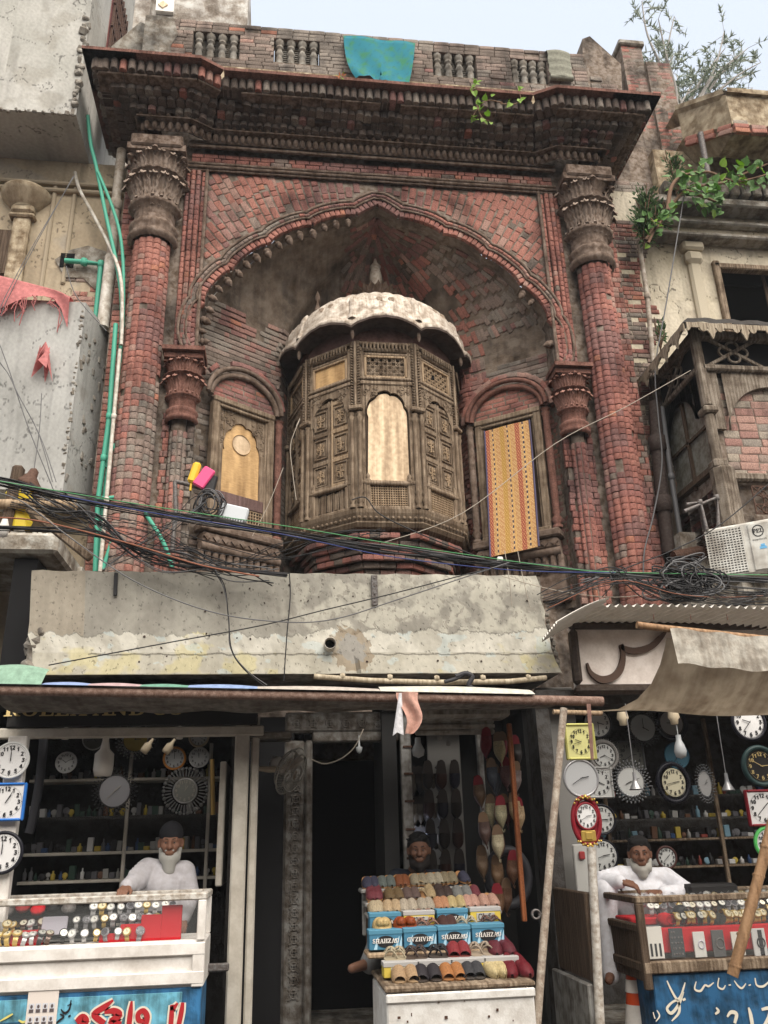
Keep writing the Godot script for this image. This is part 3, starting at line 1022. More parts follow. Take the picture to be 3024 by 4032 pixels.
	if left:
		var ply:=G.new()
		var pl:=PackedVector2Array([Vector2(-.3,.42),Vector2(.3,.42),Vector2(.3,1.4),Vector2(-.3,1.4)])
		ply.prism(pl,.01,Transform3D(Basis(),Vector3(0,0,.0)))
		put_.call("plywood_panel",ply,mats["plywood"],win)
		var disc:=G.new()
		for k in 28:
			var t0:=TAU*k/28; var t1:=TAU*(k+1)/28
			var c:=Vector3(-.0,1.07,.012)
			disc.tri(c,c+Vector3(cos(t0)*.115,sin(t0)*.115,0),c+Vector3(cos(t1)*.115,sin(t1)*.115,0))
			var e0:=Vector3(cos(t0),sin(t0),0); var e1:=Vector3(cos(t1),sin(t1),0)
			disc.quad(c+e0*.115,c+e1*.115,c+e1*.122+Vector3(0,0,.012),c+e0*.122+Vector3(0,0,.012))
		put_.call("round_patch",disc,mats["pale plywood"],win)
		var sd:=spandrel_g(.50,w - .16,.95,.38,1.45,.03)
		put_.call("cusped_arch",sd,mats["old wood"],win)
		for s in [-1.0,1.0]:
			var rl:=G.new(); rl.add(relief(.16,.2,16,.007),Transform3D(Basis(),Vector3(s*.2,1.35,.03))); rl.add(relief(.06,.4,12,.006),Transform3D(Basis(),Vector3(s*.285,1.1,.03)))
			put_.call("carving",rl,mats["old wood"],win)
			var jb:=G.new(); jb.bev(Vector3(s*.285,.65,.02),Vector3(.07,.7,.04),.01)
			put_.call("jamb",jb,mats["old wood"],win)
		var bd:=G.new(); bd.bev(Vector3(0,.36,.03),Vector3(w - .16,.14,.03),.006)
		put_.call("board",bd,mt("purple board",Color(.16,.10,.095),.8,"wood",1.0),win)
		var la:=G.new(); la.add(lattice(w - .18,.22,.035,.009,false),Transform3D(Basis(),Vector3(0,.17,.03)))
		put_.call("lattice_panel",la,mats["pale wood"],win)
		var bk:=G.new(); bk.quad(Vector3(-.34,.05,.0),Vector3(.34,.05,.0),Vector3(.34,.3,.0),Vector3(-.34,.3,.0))
		put_.call("backing_board",bk,mats["dark wood"],win)
	else:
		var bk:=G.new(); bk.quad(Vector3(-.34,.05,.0),Vector3(.34,.05,.0),Vector3(.34,1.45,.0),Vector3(-.34,1.45,.0))
		put_.call("shutter",bk,mats["dark wood"],win)
		reed_mat(xf)
func reed_mat(xf:Transform3D)->void:
	var im:=picture(160,400,func(u,v):
		var i:=int(u*40); var j:=int(v*100)
		var base:=Color(.45,.245,.10) if (i*7+j*3) % 5<3 else Color(.55,.36,.17)
		if (i+j*5) % 7==0:base=Color(.42,.22,.09)
		var fu:=fposmod(u*40,1.0); var fv:=fposmod(v*100,1.0)
		var band:=fposmod(u*3.0+.12,1.0)
		if band>.60 and band<.68:base=Color(.03,.03,.06) if j % 4<2 else Color(.58,.40,.18)
		if band>.76 and band<.80:base=Color(.58,.36,.12)
		if band>.12 and band<.42:
			base=Color(.48,.21,.10)
			var a:=absf(fposmod((band - .12)/.15,1.0) - .5); var b:=absf(fposmod(v*34.0,1.0) - .5)
			if absf(a+b - .45)<.13:base=Color(.22,.035,.03) if int(u*3.0+.12)!=1 else Color(.35,.19,.04)
			elif int(u*3.0+.12)==1:base=Color(.5,.31,.1)
		return base*(.72 if fv<.15 or fu<.12 else 1.0))
	var g:=G.new()
	var rows:=[]
	for i in 15:
		var t:=i/14.0
		var line:=PackedVector3Array()
		for j in 9:
			var s:=j/8.0
			line.append(xf*Vector3(lerpf(-.285,.285,s)+t*.0+(1 - t)*.03,lerpf(-.26,1.40,t)+(1 - t)*(1.0 - t)*(s - .5)*.02,.09+.20*pow(1.0 - t,1.3)+sin(s*7.0+t*4.0)*.006))
		rows.append(line)
	g.grid(rows,false,false,true)
	var m:=th("reed_mat","patterned reed mat in red, black and straw stripes hung over the right side window","mat",xf*Vector3(0,-.26,.1))
	ob("woven_sheet",g,mtex("reed",im,.8),m,true)
	for s in [-1.0,1.0]:
		var e:=G.new(); var p:=PackedVector3Array()
		for i in 15:
			var r:PackedVector3Array=rows[i]
			p.append(r[0 if s<0 else 8])
		e.tube(p,.012,5)
		ob("cloth_edge",e,mt("mat edge",Color(.08,.07,.12),.9),m,true)
# ------------------------------------------------------------------ the wooden bay window and the roofline
const BX:=.05
const BZ:=-.08
func bay_window()->void:
	var B:=th("bay_window","carved grey-brown wooden bay window with five facets under a whitewashed lobed dome, in the great arch","bay window",Vector3(BX,4.6,-.6))
	var s:=.70
	var c:=[Vector2(-.35,0),Vector2(.35,0)]
	for q in [[40.0,1],[74.0,1]]:
		var a:=deg_to_rad(q[0])
		c.append((c[c.size() - 1] as Vector2)+Vector2(cos(a),-sin(a))*s)
		c.insert(0,(c[0] as Vector2)+Vector2(-cos(a),-sin(a))*s)
	var cor:=[]
	for p in c:cor.append(Vector3(BX+p.x,0,BZ+p.y))
	for i in 5:
		var a:Vector3=cor[i]; var b:Vector3=cor[i+1]
		var X:=(b - a).normalized(); var Z:=X.cross(Vector3.UP)
		facet(B,i,Transform3D(Basis(X,Vector3.UP,Z),(a+b)*.5),(b - a).length())
	for i in 6:
		var p:Vector3=cor[i]
		var out:=(p - Vector3(BX,0,BZ - 1.1)); out.y=0; out=out.normalized()
		var R:=Basis(Vector3(out.z,0,-out.x),Vector3.UP,out)
		var g:=G.new()
		g.bev(p+Vector3(0,5.9,0) - out*.05,Vector3(.13,2.3,.1),.015,R)
		for t in [-1.0,1.0]:
			var m:=baluster_post(1.15,.026)
			g.add(m,Transform3D(R,p+R.x*.045*t+out*.02+Vector3(0,4.93,0)))
		g.bev(p+Vector3(0,6.14,0)+out*.01,Vector3(.17,.06,.1),.015,R)
		var post:=ob("corner_post",g,mats["old wood"],B,true)
		g=G.new()
		for k in 22:
			for t in [-1.0,1.0]:
				g.bev(p+Vector3(0,6.2+k*.036,0)+R.x*.04*t+out*.012,Vector3(.036,.02,.03),.008,R*Basis(Vector3.BACK,.5*t))
		g.tube(PackedVector3Array([p+out*.02+Vector3(0,6.18,0),p+out*.02+Vector3(0,7.02,0)]),.016,6)
		ob("beading",g,mats["old wood"],post,true)
		# dangling drop at the eave corners
		g=G.new()
		g.lathe([Vector2(.002,-.2),Vector2(.02,-.17),Vector2(.025,-.12),Vector2(.012,-.06),Vector2(.03,-.02),Vector2(.035,.02)],8,Transform3D(Basis(),p+out*.13+Vector3(0,7.18,0)))
		ob("drop",g,mats["carved"],B,true)
	# base rim, then brick corbel that narrows downwards
	var ctr:=Vector3(BX,0,BZ - 1.15)
	var ring:=func(y:float,k:float)->PackedVector3Array:
		var l:=PackedVector3Array()
		for p in cor:l.append(ctr+(p - ctr)*k+Vector3(0,y,0))
		return l
	var g:=G.new()
	g.grid([ring.call(4.70,.93),ring.call(4.72,1.0),ring.call(4.76,1.03),ring.call(4.78,1.02),ring.call(4.86,1.06),ring.call(4.90,1.07),ring.call(4.91,.98)],false,true)
	var base:=ob("base_moulding",g,mats["old wood"],B,true)
	g=G.new()
	for i in 5:
		var a:Vector3=ring.call(4.81,1.045)[i]; var b:Vector3=ring.call(4.81,1.045)[i+1]
		var X:=(b - a).normalized()
		for k in 12:g.bev(a.lerp(b,(k+.5)/12.0),Vector3(.034,.034,.03),.01,Basis(X,Vector3.UP,X.cross(Vector3.UP))*Basis(Vector3.BACK,.785))
	ob("studs",g,mats["old wood"],base,true)
	g=G.new()
	var rows:=[]
	for q in [[3.7,.1],[3.9,.35],[4.1,.55],[4.3,.70],[4.5,.84],[4.68,.93]]:rows.append(ring.call(q[0],q[1] - .02))
	g.grid(rows,false,true)
	var corb:=ob("brick_corbel",g,mats["dark mortar"],B,true)
	for r in 12:
		var y:=4.64 - r*.068
		var k:=lerpf(.94,.42,pow(r/11.0,1.15))
		var l:PackedVector3Array=ring.call(y,k)
		for i in 5:
			var X:=l[i+1] - l[i]
			var n:=maxi(1,int(X.length()/(.105 if r % 3==0 else .17)))
			for j in n:
				if rf(0,1)<.04:continue
				brk(corb,l[i].lerp(l[i+1],(j+.5)/n)+X.normalized().cross(Vector3.UP)*(.02 if r % 3 else .05),X,Vector3.UP,"s",[1,3,0,9,11,4][rng.randi() % 6],X.length()/n/.172,1.0)
	lay_bricks(B,60)
	# drum over the frieze, the dome and its scalloped eave
	g=G.new()
	g.grid([ring.call(7.0,.99),ring.call(7.5,.96)],false,true)
	var drum:=ob("drum",g,mt("drum red",Color(.13,.075,.065),.95,"plaster",1.4),B,true)
	rows=[]
	var prof:=[[1.17,.0,1],[1.18,.03,1],[1.12,.10,1],[1.10,.20,.6],[1.06,.34,.2],[.97,.50,0],[.84,.64,0],[.66,.77,0],[.45,.87,0],[.25,.93,0],[.10,.97,0],[.02,1.0,0]]
	for q in prof:
		var l:=PackedVector3Array()
		for i in 5:
			for j in 13:
				if j==12 and i<4:continue
				var t:=j/12.0
				var e:=sin(t*PI)
				var a:Vector3=cor[i]; var b:Vector3=cor[i+1]
				var nrm:=(b - a).normalized().cross(Vector3.UP)
				var p:=a.lerp(b,t)
				var k:float=q[0]
				var w:Vector3=ctr+(p - ctr)*k+nrm*(.07*e*k*(1.0 - .3*q[2]))+nrm*(.028*absf(sin(t*PI*4.0))*(1 if q[1]>.3 else 0)*k)
				w.y=7.12+q[1]*1.1+q[2]*(.12*pow(e,.8)+.012*absf(sin(t*PI*5.0))*(1 if q[1]<.05 else 0))
				l.append(w)
		rows.append(l)
	g=G.new(); g.grid(rows)
	var dome:=ob("dome",g,mats["whitewash"],B,true)
	g=G.new()
	var lo:=PackedVector3Array(); var hi:=PackedVector3Array(); var mid:=PackedVector3Array()
	for p in rows[0]:
		hi.append(p+Vector3(0,.01,0)); lo.append(p+Vector3(0,-.03,0))
		var d:Vector3=(ctr - p); d.y=0
		mid.append(p+d.normalized()*.26+Vector3(0,-.0,0))
	g.grid([mid,lo,hi],false,true)
	ob("eave",g,mats["dark mortar"],dome,true)
	for i in 6:
		var p:Vector3=cor[i]
		var out:=(p - ctr); out.y=0
		var fg:=G.new()
		fg.lathe([Vector2(.055,0),Vector2(.06,.05),Vector2(.045,.09),Vector2(.05,.26),Vector2(.06,.3),Vector2(.045,.36),Vector2(.015,.42)],9,Transform3D(Basis(Vector3.UP.cross(out).normalized(),-.25),ctr+out*1.1+Vector3(0,7.25,0)))
		ob("corner_pilaster",fg,mats["whitewash"],dome,true)
		if i in [0,1]:
			var sp:=G.new()
			sp.lathe([Vector2(.05,-.05),Vector2(.02,.05),Vector2(.015,.09),Vector2(.035,.13),Vector2(.03,.18),Vector2(.003,.26)],9,Transform3D(Basis(),ctr+out*(.86 if i else 1.02)+Vector3(0,7.85 if i else 7.62,0)))
			ob("small_finial",sp,mats["carved"],dome,true)
	for i in 5:
		for k in 2:
			var a:Vector3=cor[i]; var b:Vector3=cor[i+1]
			var X:=(b - a).normalized()
			var p:=ctr+(a.lerp(b,.42+.18*k) - ctr)*1.12+Vector3(0,7.54,0)
			var q:=G.new(); q.bev(p,Vector3(.07,.09,.03),.01,Basis(X,Vector3.UP,X.cross(Vector3.UP))*Basis(Vector3.RIGHT,-.35))
			ob("sunk_panel",q,mt("worn panel",Color(.30,.24,.19),.95,"plaster",2.0),dome,true)
	for i in 11:
		var a:=lerpf(-1.5,1.5,i/10.0)
		var o:=MeshInstance3D.new()
		o.mesh=leaf_g(.17,.14).mesh(); o.material_override=mats["carved"]
		var b:=Basis(Vector3.UP,a)*Basis(Vector3.RIGHT,.9)
		o.transform=Transform3D(b,Vector3(BX,8.10,BZ - .70)+Vector3(sin(a),0,cos(a))*.2 - origin_of(dome))
		put(dome,o,"petal")
	g=G.new()
	g.lathe([Vector2(.17,8.1),Vector2(.15,8.18),Vector2(.06,8.28),Vector2(.045,8.34),Vector2(.075,8.37),Vector2(.06,8.41),Vector2(.085,8.55),Vector2(.08,8.66),Vector2(.06,8.78),Vector2(.075,8.82),Vector2(.03,8.9),Vector2(.01,9.0)],12,Transform3D(Basis().scaled(Vector3(1.0,.80,1.0)),Vector3(BX,1.56,BZ - .66)))
	ob("finial",g,mt("finial stone",Color(.5,.45,.39),.9,"plaster",2.0),dome,true)
func facet(B:Node3D,i:int,xf:Transform3D,W:float)->void:
	var wood:Material=mats["old wood"]
	var part:=func(nm:String,g:G,m:Material,par:Node3D)->MeshInstance3D:
		var k:=G.new(); k.add(g,xf)
		return ob(nm,k,m,par,true)
	var w:=W - .14
	var g:=G.new()
	for q in [[4.93,.05],[5.235,.045],[6.47,.05],[6.53,.035],[6.86,.04],[6.92,.05],[7.0,.04]]:
		g.bev(Vector3(0,q[0],.0),Vector3(w+.04,q[1],.07+.02*sin(q[0]*9.0)),.01)
	for t in [-1.0,1.0]:g.bev(Vector3(t*(w*.5 - .01),5.95,0),Vector3(.04,2.0,.05),.008)
	g.box(Vector3(0,6.69,-.06),Vector3(w,.36,.01))
	var fr:MeshInstance3D=part.call("facet_frame",g,wood,B)
	g=G.new()
	for k in 13:
		var x:=lerpf(-w*.5,w*.5,(k+.5)/13.0)
		g.bev(Vector3(x,6.965,.05),Vector3(.026,.05,.03),.009)
		g.lathe([Vector2(.002,-.025),Vector2(.012,-.01),Vector2(.014,.02)],6,Transform3D(Basis(),Vector3(x,6.925,.055)))
	part.call("pierced_edging",g,wood,fr)
	g=spandrel_g(w - .06,w - .02,6.05,.33,6.45,.03,7)
	var ar:MeshInstance3D=part.call("cusped_arch",g,wood,fr)
	for t in [-1.0,1.0]:
		var r:=G.new(); r.add(relief(.15,.14,14,.006),Transform3D(Basis(),Vector3(t*(w*.5 - .09),6.38,.032)))
		part.call("carving",r,wood,ar)
	# transom
	g=G.new()
	for t in [-1.0,1.0]:
		g.bev(Vector3(t*(w*.5 - .045),6.69,.01),Vector3(.03,.29,.04),.006)
		g.bev(Vector3(0,6.69+t*.135,.01),Vector3(w - .06,.03,.04),.006)
	var tr:MeshInstance3D=part.call("transom_frame",g,mats["pale wood"],fr)
	if i==1:
		g=G.new(); g.box(Vector3(0,6.69,.0),Vector3(w - .11,.25,.01)); part.call("plywood_pane",g,mats["plywood"],tr)
	else:
		g=G.new(); g.add(lattice(w - .12,.24,.048 if i!=3 else .04,.008),Transform3D(Basis(),Vector3(0,6.69,.005)))
		part.call("lattice_panel",g,mats["old wood"] if i!=3 else mats["pale wood"],tr)
		if i==3:
			g=G.new(); g.box(Vector3(-.04,6.70,.012),Vector3(.05,.06,.004)); part.call("hole",g,mats["black"],tr)
	# base lattice
	g=G.new()
	for t in [-1.0,1.0]:
		g.bev(Vector3(t*(w*.5 - .05),5.08,.015),Vector3(.05,.3,.05),.012)
		g.lathe([Vector2(.03,0),Vector2(.035,.03),Vector2(.015,.05),Vector2(.025,.08),Vector2(.004,.12)],8,Transform3D(Basis(),Vector3(t*(w*.5 - .05),5.23,.02)))
	g.tube(PackedVector3Array([Vector3(-w*.5+.03,5.22,.025),Vector3(w*.5 - .03,5.22,.025)]),.028,7)
	var rl:MeshInstance3D=part.call("railing",g,wood,fr)
	g=G.new()
	if i==1:
		for k in 14:g.box(Vector3(lerpf(-.19,.19,k/13.0),5.07,.01),Vector3(.012 if k % 3 else .03,.25 - (k*7 % 4)*.02,.01),Basis(Vector3.BACK,rf(-.05,.05)))
	else:g.add(lattice(w - .16,.25,.026,.008,false),Transform3D(Basis(),Vector3(0,5.075,.01)))
	part.call("lattice_panel",g,mats["pale wood"] if i!=1 else wood,rl)
	g=G.new(); g.quad(Vector3(-w*.5,4.93,-.03),Vector3(w*.5,4.93,-.03),Vector3(w*.5,6.5,-.03),Vector3(-w*.5,6.5,-.03))
	part.call("backing_board",g,mats["dark wood"],fr)
	# the opening itself
	if i==2:
		g=G.new()
		var o:=lobed_arch(w - .10,6.05,.30,7,30)
		var pl:=PackedVector2Array([Vector2(-(w - .1)*.5,5.24)]); pl.append_array(o); pl.append(Vector2((w - .1)*.5,5.24))
		g.prism(pl,.012,Transform3D(Basis(),Vector3(0,0,-.01)))
		part.call("plywood_panel",g,mats["pale plywood"],fr)
		return
	for t in [-1.0,1.0]:
		g=G.new()
		g.bev(Vector3(t*w*.235,5.8,-.012),Vector3(w*.46,1.1,.02),.004)
		for y in [5.27,5.58,5.94,6.3]:g.bev(Vector3(t*w*.235,y,.0),Vector3(w*.46,.055,.03),.008)
		g.bev(Vector3(t*.022,5.8,.003),Vector3(.03,1.1,.03),.008)
		var d:MeshInstance3D=part.call("shutter",g,mats["pale wood"] if (i==1 and t>0) else wood,fr)
		for r in 3:
			var y:float=[5.42,5.76,6.12][r]
			g=G.new()
			for e in [-1.0,1.0]:
				g.bev(Vector3(t*w*.25,y+e*.115,.006),Vector3(w*.32,.018,.02),.005)
				g.bev(Vector3(t*w*.25+e*w*.15,y,.006),Vector3(.016,.23,.02),.005)
			g.bev(Vector3(t*w*.25,y,.0),Vector3(w*.2,.18,.012),.008)
			var pn:MeshInstance3D=part.call("panel",g,mats["pale wood"] if rng.randi() % 3==0 else wood,d) if false else part.call("panel",g,wood,fr)
			g=G.new()
			g.add(relief(w*.15,.13,9,.006),Transform3D(Basis(),Vector3(t*w*.25,y,.012)))
			g.bev(Vector3(t*w*.25,y,.012),Vector3(.02,.16,.012),.005); g.bev(Vector3(t*w*.25,y,.012),Vector3(w*.17,.02,.012),.005)
			part.call("carving",g,mats["pale wood"],fr)
func roofline()->void:
	# blue cloth over the parapet
	var im:=picture(96,96,func(u,v):
		var n:=n2.get_noise_2d(u*2.2,v*2.2+9.0)
		var k:=Color(.006,.12,.165).lerp(Color(.02,.13,.07),clampf(n*1.6+.15,0,1))
		var a:=absf(fposmod((u*.9+v*.5)*8.0,1.0) - .5); var b:=absf(fposmod((u*.9 - v*.6)*8.0,1.0) - .5)
		if a<.06 and b<.25:k*=.8
		return k)
	var rows:=[]
	var tl:=Vector3(-.391,11.981,-.08); var tr:=Vector3(.613,11.941,-.08); var bl:=Vector3(-.381,10.613,.42); var br:=Vector3(.411,10.49,.5)
	for i in 17:
		var t:=i/16.0
		var line:=PackedVector3Array()
		for j in 21:
			var s:=j/20.0
			var p:=bl.lerp(br,s).lerp(tl.lerp(tr,s),t)
			p.z+=.035*sin(s*11.0+t*5.0)*(1 - t*.6)+.015*sin(s*31.0 - t*6.0)*(1 - t) - .14*sin(t*PI)*.3
			p.x+=(-.05*pow(1 - t,3) if s>.5 else .10*pow(1 - t,4)*(1 - s))
			p.y+=.05*sin(s*5.0)*(1 - t)
			line.append(p)
		rows.append(line)
	var back:=PackedVector3Array()
	for p in rows[16]:back.append(p+Vector3(0,-.02,-.3))
	rows.append(back)
	var g:=G.new(); g.grid(rows,false,false,true)
	tag(ob("blue_cloth",g,mtex("blue cloth",im,.9)),"turquoise patterned cloth drying over the brick parapet","cloth")
	# folded quilt on the parapet
	g=G.new(); rows=[]
	for i in 13:
		var t:=i/12.0
		var line:=PackedVector3Array()
		for j in 9:
			var s:=j/8.0
			line.append(Vector3(lerpf(2.50,2.83,s)+.01*sin(t*20.0),lerpf(11.47,12.06,t),-.04+.03*sin(s*PI)+.012*sin(t*25.0+s) - (.2*pow(maxf(0,t - .85)/.15,2))))
		rows.append(line)
	g.grid(rows)
	g.tube(PackedVector3Array([Vector3(2.5,11.47,-.05),Vector3(2.83,11.47,-.05)]),.04,8)
	tag(ob("folded_quilt",g,mt("quilt",Color(.27,.27,.22),.95,"cloth",2.0)),"faded grey-green folded quilt draped over the right end of the parapet","quilt")
	# concrete building behind the roof
	var R:=th("concrete_house","pale grey concrete house rising behind the left end of the parapet","house",Vector3(-3.284,17.259,-4.5))
	g=G.new()
	var a:=Vector3(-5.605,17.497,-4.5); var b:=Vector3(-2.025,17.954,-4.5)
	g.box(Vector3((a.x+b.x)*.5,14.0,-6.5),Vector3(b.x - a.x,10,4.0))
	g.box(Vector3(a.x+(b.x - a.x)*.22,14.5,-4.4),Vector3(.1,9,.2)); g.box(Vector3(a.x+(b.x - a.x)*.40,14.5,-4.45),Vector3(.35,9,.12))
	ob("wall",g,mt("hazy concrete",Color(.52,.51,.485),.95,"plaster",.35,{"over": "grime","over_scale":.2}),R,true)
	g=G.new(); g.box(Vector3(-3.712,18.025,-4.46),Vector3(.36,.9,.1)); ob("window",g,mats["white paint"],R,true)
	g=G.new(); g.box(Vector3(-3.751,17.739,-4.4),Vector3(.14,.14,.03),Basis(Vector3.BACK,.785)); ob("diamond_vent",g,mats["pale plywood"],R,true)
	g=G.new()
	g.prism(PackedVector2Array([Vector2(-3.5,10.2),Vector2(-3.06,10.2),Vector2(-3.06,12.05),Vector2(-3.16,12.1),Vector2(-3.5,11.6)]),.5,Transform3D(Basis(),Vector3(0,0,-.75)),true,true)
	tag(ob("roof_wall",g,mats["cement"]),"grey rendered side wall at the left end of the brick parapet","wall")
	# right end: stair wall, pier and tall brick wall
	var SW:=th("stair_wall","sloping brick stair wall at the right end of the parapet","wall",Vector3(3.524,11.991,-.6))
	g=G.new()
	g.prism(PackedVector2Array([Vector2(3.287,12.853),Vector2(3.413,12.926),Vector2(3.836,12.399),Vector2(3.733,11.270),Vector2(3.124,11.210)]),.3,Transform3D(Basis(),Vector3(0,0,-.8)),true,true)
	var sb:=ob("wall",g,mats["mortar"],SW,true)
	for i in 16:course(sb,3.303,3.738 - .02,11.3+i*.0665 - .2,-.475,.5,"w",.02+maxf(0,(i - 9)*.12))
	lay_bricks(SW,60)
	var PW:=th("pier_wall","tall weathered brick wall with a stepped pier standing right of the great cornice","wall",Vector3(3.9,0,-.9))
	g=G.new()
	var p0:=Vector3(3.94,12.935,-.6); var p1:=Vector3(4.273,13.014,-.6); var p2:=Vector3(4.661,12.56,-.5)
	g.box(Vector3((p0.x+p1.x)*.5,p0.y - 2.0,-.8),Vector3(p1.x - p0.x,4.0,.4))
	g.box(Vector3((p1.x+p2.x)*.5,p2.y - 3.2,-.8),Vector3(p2.x - p1.x,6.4,.5))
	g.box(Vector3(3.55,8.75,-.76),Vector3(.9,5.1,.5))
	var pw:=ob("wall",g,mats["mortar"],PW,true)
	for i in 26:course(pw,p0.x,p1.x,p0.y - .05 - i*.0665,-.60,.35,"w",.05,.95)
	for i in 92:course(pw,p1.x,p2.x,p2.y - .04 - i*.0665,-.55,.42 if i<30 else .3,"w",.06 if i<40 else .3,.95)
	for i in 50:course(pw,3.1,3.95,10.1 - i*.0665,-.5,.6,"w",.12 if i<20 else .35,.95)
	lay_bricks(PW,290)
	g=G.new(); g.bev(Vector3((p0.x+p1.x)*.5,p0.y+.02,-.8),Vector3(p1.x - p0.x+.08,.1,.5),.02); ob("cap",g,mats["cement"],PW,true)
# ------------------------------------------------------------------ neighbours on the left
func stained(w:int,h:int,a:Color,b:Color,c:Color,sd:int,f:=3.0,patch:=.18)->Image:
	var p:=noise(sd,1.0,5); var q:=noise(sd+1,1.0,4); var r:=noise(sd+2,1.0,3)
	var asp:=float(w)/h
	return picture(w,h,func(u,v):
		var x:float=u*asp
		var n:=p.get_noise_2d(x*f,v*f)
		var k:=a.lerp(b,clampf(n*1.3+.5,0,1))
		k=k.lerp(c,clampf((q.get_noise_2d(x*f*1.3+7.0,v*f*1.3) - patch)*3.5,0,.6))
		var d:=r.get_noise_2d(x*f*6.0,v*f*.5)
		k*=1.0 - .22*clampf(d*1.5,0,1)
		k*=.93+.14*r.get_noise_2d(x*f*24.0,v*f*24.0)
		if absf(q.get_noise_2d(x*f*1.1+30.0,v*f*1.6))<.006:k*=.45
		return k)
func bumpy(im:Image,nm:String,rough:=.95,s:=4.0)->StandardMaterial3D:
	var m:=mtex(nm,im,rough)
	var b:=im.duplicate()
	b.convert(Image.FORMAT_RGBA8)
	b.bump_map_to_normal_map(s)
	m.normal_enabled=true
	m.normal_texture=ImageTexture.create_from_image(b)
	return m
func uvbox(g:G,lo:Vector3,hi:Vector3,front:=true,right:=true,left:=false,bottom:=true,s:=.25)->void:
	var f:=func(a:Vector3,b:Vector3,c:Vector3,d:Vector3,w:float,h:float):
		g.uvquad(a,b,c,d,Rect2(a.x*s+a.z*s,-d.y*s,w*s,h*s))
	if front:f.call(Vector3(lo.x,lo.y,hi.z),Vector3(hi.x,lo.y,hi.z),Vector3(hi.x,hi.y,hi.z),Vector3(lo.x,hi.y,hi.z),hi.x - lo.x,hi.y - lo.y)
	if right:f.call(Vector3(hi.x,lo.y,hi.z),Vector3(hi.x,lo.y,lo.z),Vector3(hi.x,hi.y,lo.z),Vector3(hi.x,hi.y,hi.z),hi.z - lo.z,hi.y - lo.y)
	if left:f.call(Vector3(lo.x,lo.y,lo.z),Vector3(lo.x,lo.y,hi.z),Vector3(lo.x,hi.y,hi.z),Vector3(lo.x,hi.y,lo.z),hi.z - lo.z,hi.y - lo.y)
	if bottom:f.call(Vector3(lo.x,lo.y,lo.z),Vector3(hi.x,lo.y,lo.z),Vector3(hi.x,lo.y,hi.z),Vector3(lo.x,lo.y,hi.z),hi.x - lo.x,hi.z - lo.z)
	f.call(Vector3(lo.x,hi.y,hi.z),Vector3(hi.x,hi.y,hi.z),Vector3(hi.x,hi.y,lo.z),Vector3(lo.x,hi.y,lo.z),hi.x - lo.x,hi.z - lo.z)
func rough_edge(g:G,a:Vector3,b:Vector3,r:float,n:int)->void:
	for i in n:
		var p:=a.lerp(b,(i+rf(0,1))/n)
		g.bev(p+Vector3(rf(-r,r),rf(-r,r),rf(-r,r))*.3,Vector3(rf(.5,1.4),rf(.4,1.6),rf(.5,1.2))*r,r*.2,Basis.from_euler(Vector3(rf(-.5,.5),rf(-.5,.5),rf(-.5,.5))))
func pipe(nm:String,pts:Array,r:float,m:Material,label:String,cat:="pipe",grp:="",smooth:=false)->MeshInstance3D:
	var g:=G.new()
	var p:=PackedVector3Array(pts)
	if smooth:p=spline(pts,5)
	g.tube(p,r,9)
	if not smooth and r>.018:
		for i in pts.size():
			if i>0 and i<pts.size() - 1:g.lathe([Vector2(0,-r*1.5),Vector2(r*1.35,-r*1.2),Vector2(r*1.35,r*1.2),Vector2(0,r*1.5)],8,Transform3D(Basis(),pts[i]))
	var o:=ob(nm,g,m)
	tag(o,label,cat,grp)
	return o
